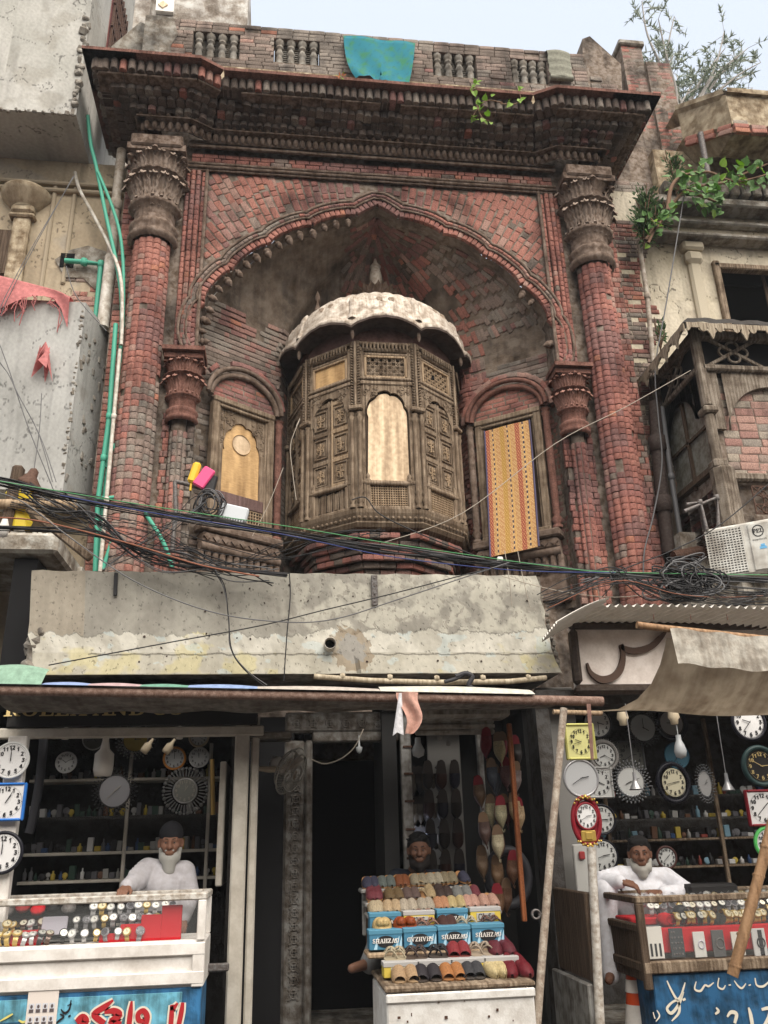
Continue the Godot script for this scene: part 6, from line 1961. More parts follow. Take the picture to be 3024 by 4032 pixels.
	cable([Vector3(.802,3.695,1.5),Vector3(1.267,3.574,1.5),Vector3(1.804,3.515,1.5),Vector3(2.369,3.583,1.5)],.0036,"cable pale","thin pale cable above the tin roof")
	cable([Vector3(1.097,3.531,1.5),Vector3(1.493,3.723,1.5),Vector3(1.83,3.705,1.5),Vector3(1.678,3.514,1.5)],.0043,"cable","black cable forming a bow right of the beam")
	for k in 6:cable([Vector3(-2.508,3.708,1.6),Vector3(-2.162,3.973,1.6),Vector3(-1.841,4.268,1.6),Vector3(-1.768,4.355,1.6)],.0036,"cable grey" if k % 2 else "cable","thin cable rising from the beam to the left niche window","cables rising to the left niche window",.08)
	loops(Vector3(2.338,3.579,1.7),34,.19,.10,.17,"cable_coil","coil of black cable in the tangle over the tin roof")
	loops(Vector3(1.701,3.621,1.8),4,.06,.05,.01,"cable_knot","loop of the black cable knot right of the beam",.005)
	loops(Vector3(2.529,3.875,1.4),6,.20,.05,.03,"cable_coil","flat coil of black cable left of the air conditioner")
	loops(Vector3(-1.783,4.61,.75),9,.13,.16,.03,"cable_coil","round coil of black cable hung in front of the left niche window",.007)
	# things hung among the cables at the left window
	var g:=G.new(); g.bev(Vector3(-1.958,4.956,.7),Vector3(.08,.22,.07),.02,Basis(Vector3.BACK,-.25)); g.tube(PackedVector3Array([Vector3(-1.98,4.867,.7),Vector3(-1.987,4.77,.7)]),.012,5)
	tag(ob("yellow_plug",g,mt("yellow plastic hard",Color(.72,.45,.04),.5)),"yellow plastic connector hanging by the left niche window","connector")
	g=G.new(); g.bev(Vector3(-1.861,4.9,.72),Vector3(.12,.22,.05),.012,Basis(Vector3.BACK,-.55)); tag(ob("pink_box",g,mt("pink plastic",Color(.72,.08,.22),.5)),"pink plastic box hanging by the left niche window","box")
	g=G.new(); g.bev(Vector3(-1.804,4.841,.68),Vector3(.11,.2,.07),.012,Basis(Vector3.BACK,-.2)); tag(ob("black_adapter",g,mats["cable"]),"black adapter box behind the pink one","box")
	g=G.new(); g.bev(Vector3(-1.565,4.539,.7),Vector3(.27,.15,.1),.015,Basis(Vector3.BACK,-.22))
	for k in 9:g.box(Vector3(-1.565,4.53,.7)+Basis(Vector3.BACK,-.22)*Vector3(-.1+k*.025,-.06,.052),Vector3(.008,.03,.004),Basis(Vector3.BACK,-.22))
	tag(ob("router_box",g,mt("router grey",Color(.50,.53,.56),.5)),"pale grey ribbed junction box in front of the left lattice panel","box")
	g=G.new(); g.tube(PackedVector3Array([Vector3(-2.151,4.906,.6),Vector3(-2.123,4.615,.6),Vector3(-2.131,4.19,.6)]),.022,8); g.tube(PackedVector3Array([Vector3(-2.151,4.906,.6),Vector3(-2.052,4.884,.6),Vector3(-1.849,4.825,.6)]),.022,8)
	tag(ob("iron_bracket",g,mats["grey iron"]),"bent grey pipe bracket carrying the boxes at the left niche window","bracket")
	g=G.new(); g.bev(Vector3(.738,3.785,1.7),Vector3(.05,.04,.03),.008); tag(ob("cable_clip",g,mats["white paint"]),"small white clip on the long cable bundle","clip")
# ------------------------------------------------------------------ clocks, watches and the two clock shops
var numeral_mesh:ArrayMesh
func disc(g:G,o:Vector3,rx:float,ry:float,k:=32)->void:
	for i in k:
		var a:=TAU*i/k; var b:=TAU*(i+1)/k
		g.tri(o,o+Vector3(cos(a)*rx,sin(a)*ry,0),o+Vector3(cos(b)*rx,sin(b)*ry,0))
func hoop(g:G,o:Vector3,rx:float,ry:float,r:float,k:=36)->void:
	var rows:=[]
	for i in k+1:
		var a:=TAU*(i % k)/k
		var line:=PackedVector3Array()
		for j in 9:
			var t:=TAU*(j % 8)/8
			line.append(o+Vector3(cos(a)*(rx+cos(t)*r),sin(a)*(ry+cos(t)*r),sin(t)*r))
		rows.append(line)
	g.grid(rows,true)
func clock(label:String,at:Vector3,r:float,rim:Material,o:={})->Node3D:
	var c:=th("wall_clock",label,"clock",at,o.get("turn",.0),o.get("grp",""))
	var ry:float=o.get("ry",r)
	var fr:float=o.get("face",.86)*r
	var fy:float=o.get("face",.86)*ry
	var face_m:Material=o.get("dial",mt("dial",Color(.66,.66,.66),.4))
	var ink:Material=o.get("ink",mats["cable"])
	var g:=G.new()
	if o.get("square",false):
		for s in [-1.0,1.0]:
			g.bev(Vector3(s*r*.93,0,0),Vector3(r*.14,ry*2,.04),.01); g.bev(Vector3(0,s*ry*.93,0),Vector3(r*2 - r*.28,ry*.14,.04),.01)
	elif o.get("ring","")=="crystal":
		for k in 90:
			var a:=TAU*k/90.0+(k % 3)*.02
			var q:=lerpf(fr/r+.06,.96,(k % 3)/2.0)
			g.bev(Vector3(cos(a)*r*q,sin(a)*ry*q,.012),Vector3(r*.11,r*.05,.03),.006,Basis(Vector3.BACK,a)*Basis(Vector3.UP,rf(-.5,.5)))
		hoop(g,Vector3(0,0,0),fr*1.05,fy*1.05,r*.04)
	elif o.get("ring","")=="burst":
		for k in 36:
			var a:=TAU*k/36.0
			g.bev(Vector3(cos(a),sin(a),0)*r*.76,Vector3(r*.3,r*.045,.02),.004,Basis(Vector3.BACK,a))
			if k % 2==0:g.lathe([Vector2(0,-.004),Vector2(r*.09,0),Vector2(0,.01)],8,Transform3D(Basis(Vector3.RIGHT,PI/2),Vector3(cos(a),sin(a),0)*r*.96))
			else:g.bev(Vector3(cos(a),sin(a),0)*r*.98,Vector3(r*.1,r*.1,.02),.005,Basis(Vector3.BACK,a))
		hoop(g,Vector3(0,0,0),fr*1.05,fy*1.05,r*.04)
	elif o.get("ring","")=="beads":
		for q in [.78,.92,1.04]:
			for k in 40:g.bev(Vector3(cos(TAU*k/40.0+q)*r*q,sin(TAU*k/40.0+q)*ry*q,.01),Vector3.ONE*r*.055,r*.02)
		g.add(G.new(),Transform3D())
		hoop(g,Vector3(0,0,-.01),r*.9,ry*.9,r*.13)
	else:hoop(g,Vector3.ZERO,r*.94,ry*.94,r*o.get("thick",.07))
	ob("rim",g,rim,c)
	g=G.new()
	if o.get("square",false):g.bev(Vector3(0,0,-.004),Vector3(r*1.8,ry*1.8,.02),.003)
	else:disc(g,Vector3(0,0,.004),fr*1.03,fy*1.03)
	var f:=ob("dial",g,face_m,c)
	if numeral_mesh==null:
		g=G.new()
		for i in 12:
			var t:=text_g(str(i+1),.25,"Droid Sans",.004,true)
			var a:=PI/2 - TAU*(i+1)/12
			g.add(t,Transform3D(Basis(),Vector3(cos(a)*.78,sin(a)*.78,0)))
		for i in 60:
			var a:=TAU*i/60
			g.box(Vector3(cos(a)*.95,sin(a)*.95,0),Vector3(.04,.012 if i % 5 else .03,.004),Basis(Vector3.BACK,a))
		numeral_mesh=g.mesh()
	if not o.get("plain",false):
		var n:=ob("numerals",numeral_mesh,ink,f)
		n.scale=Vector3(fr,fy,1); n.position.z=.008 if not o.get("square",false) else .01
	var h:Vector2=o.get("time",Vector2(12,0))
	for k in 2:
		var a:=PI/2 - TAU*((h.x+h.y/60.0)/12.0 if k==0 else h.y/60.0)
		g=G.new()
		var l:=fr*(.5 if k==0 else .74)
		g.box(Vector3(cos(a),sin(a),0)*l*.42,Vector3(l*1.1,fr*(.05 if k==0 else .035),.003),Basis(Vector3.BACK,a))
		ob("hour_hand" if k==0 else "minute_hand",g,ink,c).position.z=.014+.004*k
	return c
var watch_m:=[]
func watches()->void:
	var cols:=[[Color(.5,.5,.5),Color(.7,.7,.65)],[Color(.55,.38,.10),Color(.7,.62,.4)],[Color(.03,.03,.03),Color(.55,.55,.5)],[Color(.32,.32,.34),Color(.04,.04,.05)],[Color(.10,.05,.03),Color(.62,.58,.45)]]
	for c in cols:
		var g:=G.new()
		g.col=c[0]
		var rows:=[]
		for i in 13:
			var a:=lerpf(-2.3,2.3,i/12.0)
			rows.append(PackedVector3Array([Vector3(-.011,sin(a)*.034,cos(a)*.026),Vector3(0,sin(a)*.035,cos(a)*.028),Vector3(.011,sin(a)*.034,cos(a)*.026)]))
		g.grid(rows)
		g.lathe([Vector2(.021,-.004),Vector2(.022,.004),Vector2(.017,.007)],14,Transform3D(Basis(Vector3.RIGHT,PI/2),Vector3(0,0,.031)))
		g.col=c[1]
		disc(g,Vector3(0,0,.036),.017,.017,14)
		g.col=Color(.02,.02,.02)
		g.box(Vector3(0,.005,.037),Vector3(.002,.012,.001)); g.box(Vector3(.004,0,.037),Vector3(.009,.002,.001))
		watch_m.append(g.mesh())
func watch_row(a:Vector3,b:Vector3,n:int,tilt:float,where:String,pick:=[])->void:
	var names:=["steel wristwatch","gold wristwatch","black strap wristwatch","grey wristwatch","brown strap wristwatch"]
	for i in n:
		var k:int=pick[i % pick.size()] if pick.size() else rng.randi() % 5
		var w:=MeshInstance3D.new(); w.mesh=watch_m[k]; w.material_override=mt("watch",Color.WHITE,.3,"",1.0,{"metal":.25,"spec":.6})
		w.transform=Transform3D((Basis(Vector3.RIGHT,tilt)*Basis(Vector3.UP,rf(-.3,.3))).scaled(Vector3.ONE*rf(1.15,1.45)),a.lerp(b,(i+.5)/n)+Vector3(0,rf(-.004,.004),0))
		put(self,w,"wristwatch")
		tag(w,"%s, place %d %s" % [names[k],i+1,where],"watch","watches "+where)
func goods(a:Vector3,b:Vector3,n:int,s:Vector3,cols:Array,nm:String,label:String,cat:String)->void:
	for i in n:
		var g:=G.new(); var z:=Vector3(s.x*rf(.7,1.1),s.y*rf(.6,1.15),s.z)
		match rng.randi() % 4:
			0:g.bev(Vector3(0,z.y*.22,0),Vector3(z.x*1.1,z.y*.45,z.z),.004)
			1:
				g.lathe([Vector2(0,0),Vector2(z.x*.4,0),Vector2(z.x*.42,z.y*.6),Vector2(z.x*.15,z.y*.75),Vector2(z.x*.15,z.y),Vector2(0,z.y)],8)
			2:
				g.lathe([Vector2(0,-.008),Vector2(z.x*.55,-.006),Vector2(z.x*.55,.006),Vector2(0,.008)],12,Transform3D(Basis(Vector3.RIGHT,1.35),Vector3(0,z.y*.5,0))); g.bev(Vector3(0,z.y*.12,-.005),Vector3(z.x*.5,z.y*.25,.02),.003)
			_:g.bev(Vector3(0,z.y*.5,0),z,.004,Basis(Vector3.BACK,rf(-.08,.08)))
		var k:Array=cols[rng.randi() % cols.size()]
		var o:=ob(nm,g,mt("goods "+k[0],k[1],.5))
		o.position=a.lerp(b,(i+rf(.3,.7))/n)
		o.rotation.y=rf(-.2,.2)
		tag(o,"small %s %s, place %d" % [k[0],label,i+1],cat,label)
const GOODS:=[["black",Color(.02,.02,.022)],["white",Color(.5,.5,.5)],["dark green",Color(.03,.06,.045)],["grey",Color(.18,.18,.19)],["brown",Color(.12,.06,.035)],["dark blue",Color(.03,.06,.14)],["grey",Color(.10,.10,.11)],["black",Color(.02,.02,.022)],["silver",Color(.28,.28,.27)],["yellow",Color(.38,.29,.05)]]
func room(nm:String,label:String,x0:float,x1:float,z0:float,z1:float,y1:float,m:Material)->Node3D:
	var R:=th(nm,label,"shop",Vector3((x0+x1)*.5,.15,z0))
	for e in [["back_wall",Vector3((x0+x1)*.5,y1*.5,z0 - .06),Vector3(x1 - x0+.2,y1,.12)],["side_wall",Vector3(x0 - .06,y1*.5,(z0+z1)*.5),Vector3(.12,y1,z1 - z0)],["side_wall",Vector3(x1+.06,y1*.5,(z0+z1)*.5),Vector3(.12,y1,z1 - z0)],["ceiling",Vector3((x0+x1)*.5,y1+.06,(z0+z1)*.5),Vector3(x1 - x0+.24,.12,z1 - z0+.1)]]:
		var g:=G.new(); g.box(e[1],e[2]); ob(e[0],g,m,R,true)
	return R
func bar(par:Node3D,nm:String,a:Vector3,s:Vector3,m:Material,r:=.008)->MeshInstance3D:
	var g:=G.new(); g.bev(a,s,r); return ob(nm,g,m,par,true)
func left_shop()->void:
	watches()
	var x0:=-3.95; var x1:=-1.444 - .02; var zb:=-.1
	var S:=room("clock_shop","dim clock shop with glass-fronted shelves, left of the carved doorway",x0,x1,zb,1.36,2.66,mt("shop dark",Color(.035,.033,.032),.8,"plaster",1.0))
	var cream:Material=mats["shop cream"]
	# posts and lintel
	for q in [[511,34,.055,1.5],[537,14,.03,1.46]]:
		var g:=G.new(); g.bev(Vector3(-1.377+(.0 if q[0]==511 else .10),1.28,q[3]),Vector3(q[2]*2,2.5,.07),.012)
		ob("post",g,cream,S,true)
	bar(S,"lintel",Vector3((x0+x1)*.5,2.412,1.5),Vector3(x1 - x0+.5,.075,.08),cream)
	for y in [1840.0,1682.0,1765.0,1900.0]:
		var yy:float={1840.0:1.549,1682.0:2.150,1765.0:1.838,1900.0:1.329}[y]
		bar(S,"shelf",Vector3((x0+x1)*.5,yy,.14),Vector3(x1 - x0 - .1,.025,.36),cream if y!=1765.0 else mats["glass"],.004)
		goods(Vector3(x0+.7,yy+.014,.2),Vector3(x1 - .15,yy+.014,.22),34,Vector3(.05,.10,.05),GOODS,"stock_box","box, shelf %s of the left clock shop" % {1840.0: "three",1682.0: "one",1765.0: "two",1900.0: "four"}[y],"box")
	for x in [-3.292,-2.398,-1.700]:bar(S,"upright",Vector3(x,1.5,.32),Vector3(.03,1.9,.03),cream,.004)
	bar(S,"cabinet_side",Vector3(x1 - .06,1.75,.9),Vector3(.05,.9,.9),cream)
	var dl:={"dial":mt("dim dial",Color(.42,.43,.43),.4)}
	var sil:=mt("silver rim",Color(.42,.42,.42),.3,"",1.0,{"metal":.6})
	clock("large round clock in a wide grey glittering ring, left of the starburst clock",Vector3(-2.442,2.028,.75),.185,mt("glitter grey",Color(.09,.09,.09),.35,"",1.0,{"metal":.3}),{"ring": "crystal","face":.66,"time":Vector2(1,37),"dial":mt("grey dial",Color(.33,.33,.35),.4),"ink":cream,"plain":true})
	clock("starburst clock with mirror pieces around a grey dial",Vector3(-1.865,2.018,.78),.185,sil,{"ring": "burst","face":.5,"time":Vector2(1,1),"dial":mt("sage dial",Color(.22,.23,.21),.4),"ink":cream})
	clock("small white clock in a pale rim, topmost left inside the left clock shop",Vector3(-2.892,2.277,.6),.09,sil,{"time":Vector2(10,10),"dial":dl.dial})
	clock("orange rimmed round clock below the two lamp cans",Vector3(-1.99,2.297,.6),.095,mt("orange rim",Color(.50,.20,.04),.5),{"time":Vector2(12,0),"dial":dl.dial,"thick":.11})
	clock("round clock in a pale rim, right of the orange rimmed one",Vector3(-1.781,2.302,.6),.088,sil,{"time":Vector2(11,58),"dial":dl.dial})
	clock("round clock in a beige ring under the lintel, above the pale rimmed one",Vector3(-1.791,2.474,.6),.085,mt("beige rim",Color(.36,.30,.21),.5),{"time":Vector2(9,20),"dial":dl.dial,"thick":.12})
	clock("large clock with a gold centre half hidden under the lintel",Vector3(-2.347,2.472,.5),.17,mt("pale rim",Color(.28,.29,.27),.5),{"ring": "crystal","face":.6,"time":Vector2(3,0),"dial":mt("gold dial",Color(.35,.27,.06),.4),"plain":true})
	clock("dark round clock under the lintel, left of the gold centred one",Vector3(-2.702,2.485,.5),.10,sil,{"time":Vector2(4,40),"dial":mt("dark dial",Color(.09,.09,.08),.4),"plain":true})
	# lamps
	var lamp:=func(nm:String,label:String,at:Vector3,s:float,tilt:float,m:Material):
		var g:=G.new()
		g.lathe([Vector2(0,-.10),Vector2(.05,-.10),Vector2(.06,-.06),Vector2(.058,.03),Vector2(.03,.06),Vector2(.02,.11),Vector2(.02,.14)],16,Transform3D(Basis(Vector3.BACK,tilt).scaled(Vector3.ONE*s),at))
		tag(ob(nm,g,m),label,"lamp")
	var bulb:=mt("bulb plastic",Color(.60,.57,.52),.4)
	lamp.call("led_bulb","large ribbed white bulb hanging unlit at the front of the left clock shop",Vector3(-2.427,2.226,1.4),1.25,.0,bulb)
	lamp.call("spot_lamp","white spot lamp under the lintel, right side of the left clock shop",Vector3(-1.871,2.42,1.4),.5,.0,bulb)
	lamp.call("spot_lamp","white spot lamp under the lintel, left side of the left clock shop",Vector3(-2.733,2.427,1.4),.5,.0,bulb)
	lamp.call("lamp_can","left one of two tilted cream lamp cans",Vector3(-2.14,2.335,1.2),.55,-.6,mt("cream can",Color(.50,.42,.30),.5)); lamp.call("lamp_can","right one of two tilted cream lamp cans",Vector3(-1.969,2.329,1.2),.55,-.6,mats["cream can"])
	var g:=G.new(); g.tube(spline([Vector3(-2.918,2.417,1.3),Vector3(-2.913,2.174,1.3),Vector3(-2.917,1.971,1.3),Vector3(-2.933,1.773,1.3),Vector3(-2.945,1.708,1.3)],4),.035,7); tag(ob("black_sheet",g,mats["black plastic"]),"long black plastic sheet hanging at the left of the left clock shop","sheet")
	g=G.new(); g.tube(PackedVector3Array([Vector3(-1.648,2.258,.9),Vector3(-1.619,1.82,.9)]),.02,7); tag(ob("bracelet_card",g,mt("brass",Color(.45,.30,.10),.35,"",1.0,{"metal":.7})),"string of gilt ornaments hanging beside the starburst clock","ornament")
	# sign half hidden by the awning
	var SB:=th("name_board","black shop name board with gold capitals, its top hidden by the brown awning","sign",Vector3(-2.204,2.487,1.52))
	bar(SB,"board",(Vector3(-3.136,2.546,1.54)+Vector3(-1.262,2.499,1.54))*.5,Vector3(-1.262 - -3.136,.14,.03),mt("board black",Color(.015,.014,.014),.6))
	g=G.new(); g.add(text_g("ROLEX AND CO",.085,"Droid Serif",.006,true),Transform3D(Basis().scaled(Vector3(1.45,1,1)),Vector3(-2.494,2.575,1.562)))
	ob("lettering",g,mt("gold paint",Color(.52,.40,.18),.6),SB,true)
	# white column with three clocks
	var PW:=th("white_pillar","narrow white shop pillar carrying three clocks at the left edge","pillar",Vector3(-2.862,1.41,1.9))
	bar(PW,"shaft",Vector3(-2.910 - .03,1.6,1.86),Vector3(.13,1.5,.08),mats["white paint"])
	clock("white round clock with black numerals, top of the three on the white pillar",Vector3(-2.951,2.18,1.95),.125,mt("white rim",Color(.55,.56,.55),.4),{"time":Vector2(12,0)})
	clock("blue framed square clock, middle of the three on the white pillar",Vector3(-2.945,1.904,1.95),.125,mt("blue rim",Color(.03,.17,.55),.4),{"square":true,"time":Vector2(1,5),"face":.86})
	clock("black rimmed round clock, lowest of the three on the white pillar",Vector3(-2.93,1.58,1.95),.135,mt("black rim",Color(.012,.012,.018),.35),{"time":Vector2(12,0),"thick":.09,"face":.84})
	# counter
	var C:=th("glass_counter","white display counter with a glass case of watches and a blue painted front, left","counter",Vector3(-2.6,.15,1.85))
	var cx1:=-1.548; var cx0:=-4.3; var yt:=1.298; var yg:=1.014; var yw:=.758
	var wp:Material=mats["white paint"]
	var mx:=(cx0+cx1)*.5; var lx:=cx1 - cx0
	bar(C,"top_frame",Vector3(mx,yt - .02,2.08),Vector3(lx,.045,.05),mt("chipped paint",Color(.56,.54,.50),.8,"plaster",2.6)); bar(C,"top_frame",Vector3(mx,yt - .02,1.62),Vector3(lx,.045,.05),mats["chipped paint"])
	bar(C,"top_frame",Vector3(cx1 - .025,yt - .02,1.85),Vector3(.05,.044,.42),mats["chipped paint"])
	bar(C,"glass_top",Vector3(mx,yt - .01,1.85),Vector3(lx - .1,.006,.42),mats["glass"],.001)
	bar(C,"corner_post",Vector3(cx1 - .03,(yt+yg)*.5 - .02,2.08),Vector3(.055,yt - yg - .04,.05),wp); bar(C,"corner_post",Vector3(cx1 - .03,(yt+yg)*.5 - .02,1.62),Vector3(.055,yt - yg - .04,.05),wp)
	bar(C,"glass_front",Vector3(mx,(yt+yg)*.5,2.085),Vector3(lx - .12,yt - yg - .05,.005),mats["glass"],.001)
	bar(C,"glass_side",Vector3(cx1 - .03,(yt+yg)*.5,1.85),Vector3(.005,yt - yg - .05,.4),mats["glass"],.001)
	bar(C,"case_floor",Vector3(mx,yg - .01,1.85),Vector3(lx,.03,.46),wp)
	bar(C,"body",Vector3(mx,(yg+yw)*.5 - .01,1.84),Vector3(lx,yg - yw,.48),wp)
	bar(C,"rail",Vector3(mx,yg - .045,2.09),Vector3(lx,.075,.03),wp,.006); bar(C,"rail",Vector3(mx,yw+.045,2.09),Vector3(lx,.075,.03),wp,.006); bar(C,"rail",Vector3(cx1 - .04,(yg+yw)*.5 - .01,2.088),Vector3(.075,yg - yw,.028),wp,.006)
	bar(C,"blue_panel",Vector3(mx,yw*.5 - .01,1.86),Vector3(lx - .02,yw,.44),mt("panel blue",Color(.04,.17,.36),.6,"grime",.8))
	bar(C,"light_panel",Vector3(mx - .05,yw - .31,2.083),Vector3(lx - .16,.55,.006),mt("panel sky",Color(.16,.46,.62),.6,"grime",.8),.002)
	bar(C,"dark_panel",Vector3(-2.672 - .2,yw - .38,2.088),Vector3(.62,.45,.006),mt("panel navy",Color(.03,.13,.25),.6,"grime",.8),.002)
	var xf:=Transform3D(Basis(),Vector3(0,0,2.09))
	var red:=mt("letter red",Color(.38,.02,.025),.6); var out:=mt("letter cream",Color(.66,.62,.52),.6)
	for st in [[[Vector2(-1.671,.665),Vector2(-1.676,.614),Vector2(-1.689,.538)],[.02,.03,.03]],[[Vector2(-1.739,.655),Vector2(-1.736,.604),Vector2(-1.738,.541)],[.018,.03,.03]],[[Vector2(-1.702,.664),Vector2(-1.724,.639),Vector2(-1.747,.635)],[.012,.025,.02]],[[Vector2(-1.988,.687),Vector2(-1.991,.628),Vector2(-1.994,.553)],[.012,.03,.032]],
		[[Vector2(-1.891,.548),Vector2(-1.887,.598),Vector2(-1.912,.630),Vector2(-1.942,.614),Vector2(-1.936,.580),Vector2(-1.902,.571)],[.03,.035,.03,.03,.03,.02]],[[Vector2(-2.150,.631),Vector2(-2.097,.638),Vector2(-2.058,.614),Vector2(-2.105,.578),Vector2(-2.042,.563)],[.015,.035,.04,.035,.03]],[[Vector2(-2.102,.697),Vector2(-2.158,.659),Vector2(-2.214,.626),Vector2(-2.180,.594),Vector2(-2.144,.572)],[.012,.035,.03,.035,.03]],[[Vector2(-2.313,.585),Vector2(-2.282,.609),Vector2(-2.258,.588),Vector2(-2.283,.566)],[.035,.045,.04,.03]]]:
		g=G.new(); var wide:=[]
		for w in st[1]:wide.append(w+.022)
		stroke(g,st[0],wide,.004,xf); var l:=ob("letter",g,out,C,true)
		g=G.new(); stroke(g,st[0],st[1],.0065,xf); ob("letter_fill",g,red,l,true)
	for st in [[[Vector2(-2.360,.709),Vector2(-2.365,.658),Vector2(-2.391,.639),Vector2(-2.416,.661)],[.006,.012,.014,.006]],[[Vector2(-2.379,.679),Vector2(-2.352,.688)],[.006,.006]],[[Vector2(-2.419,.635),Vector2(-2.395,.619),Vector2(-2.425,.596),Vector2(-2.440,.581)],[.008,.012,.012,.006]],[[Vector2(-2.367,.618),Vector2(-2.353,.625)],[.012,.012]]]:
		g=G.new(); stroke(g,st[0],st[1],.004,xf); ob("small_letter",g,mats["cable"],C,true)
	for st in [[[Vector2(-2.773,.613),Vector2(-2.737,.631),Vector2(-2.701,.649)],[.006,.012,.008]],[[Vector2(-2.663,.613),Vector2(-2.634,.601),Vector2(-2.609,.620),Vector2(-2.603,.660)],[.006,.012,.01,.006]]]:
		g=G.new(); stroke(g,st[0],st[1],.006,xf); ob("small_letter",g,mt("letter yellow",Color(.62,.55,.16),.6),C,true)
	# poster of small portraits
	var PO:=th("poster","small white poster with two rows of tiny portraits on the blue panel","poster",Vector3(-2.528,.642,2.1))
	bar(PO,"sheet",Vector3(-2.529,.642,2.097),Vector3(.185,.28,.003),mt("paper",Color(.66,.60,.55),.8),.001)
	for i in 8:
		var p:=Vector3(-2.593,.675,2.098)+Vector3((i % 4)*.041,-(i/4)*.07,.002)
		g=G.new(); g.box(p,Vector3(.032,.05,.001)); ob("photo_background",g,mt("portrait pale",Color(.55,.56,.60),.8),PO,true)
		g=G.new(); disc(g,p+Vector3(0,.008,.0015),.008,.011,10); g.box(p+Vector3(0,-.015,.001),Vector3(.026,.018,.001)); ob("portrait",g,mt("portrait dark",Color(.10,.08,.08),.8),PO,true)
	# goods in the case
	for k in 4:
		var st:=G.new(); st.bev(Vector3(cx1 - .62+.13*k,yg+.03+.026*k,2.02),Vector3(.13,.052*k+.05,.04),.003)
		tag(ob("red_step",st,mt("red felt",Color(.50,.012,.02),.9)),"red felt display step %d at the right end of the left glass case" % (k+1),"display stand","red felt steps")
	g=G.new(); g.bev(Vector3(-2.693,1.051,2),Vector3(.2,.11,.05),.004); tag(ob("red_box",g,mats["red felt"]),"red presentation box at the left of the left glass case","box")
	g=G.new(); g.bev(Vector3(-2.533,1.125,1.98),Vector3(.16,.11,.02),.004,Basis(Vector3.RIGHT,-.2)); tag(ob("picture_card",g,mt("card lilac",Color(.48,.46,.52),.4)),"pale card with a picture standing in the left glass case","card")
	g=G.new(); g.bev(Vector3(cx1 - 1.5,yg+.06,1.9),Vector3(2.6,.02,.12),.003,Basis(Vector3.RIGHT,.3)); g.bev(Vector3(cx1 - 1.5,yg+.13,1.77),Vector3(2.6,.02,.14),.003,Basis(Vector3.RIGHT,.3)); tag(ob("display_ramp",g,mats["dark inside"]),"dark sloping display ramp inside the left glass case","display stand")
	watch_row(Vector3(cx1 - .95,yg+.05,2.02),Vector3(cx1 - .40,yg+.05,2.02),8,-.5,"in the front row, left glass case",[2,0,0,1,3,0,1,3])
	watch_row(Vector3(cx1 - .88,yg+.12,1.93),Vector3(cx1 - .30,yg+.12,1.93),10,-.6,"in the second row, left glass case",[0,3,0,1,0,3])
	watch_row(Vector3(cx1 - .80,yg+.18,1.83),Vector3(cx1 - .22,yg+.18,1.83),10,-.7,"in the third row, left glass case",[0,1,0,0,3])
	watch_row(Vector3(cx1 - 1.62,yg+.04,2.02),Vector3(cx1 - .98,yg+.04,2.02),13,-1.1,"heaped in the middle front of the left glass case")
	watch_row(Vector3(cx1 - 1.6,yg+.10,1.92),Vector3(cx1 - 1.0,yg+.10,1.92),11,-.8,"heaped in the middle back of the left glass case")
	watch_row(Vector3(cx1 - 1.9,yg+.12,1.9),Vector3(cx1 - 1.6,yg+.16,1.85),6,-.4,"at the left end of the left glass case",[3,1,0])
	for i in 7:
		g=G.new(); g.lathe([Vector2(0,-.03),Vector2(.045,-.02),Vector2(.05,.01),Vector2(.02,.035),Vector2(0,.035)],10,Transform3D(Basis(Vector3.RIGHT,.5),Vector3(cx1 - 1.55+i*.1,yg+.20+.02*(i % 2),1.78)))
		tag(ob("toy_cap",g,[mats["red felt"],mats["cable"],mats["grey iron"],mt("dull red",Color(.3,.04,.04),.6)][i % 4]),"small rounded red or dark item at the back of the left glass case, number %d" % (i+1),"item","rounded items at the back of the left case")
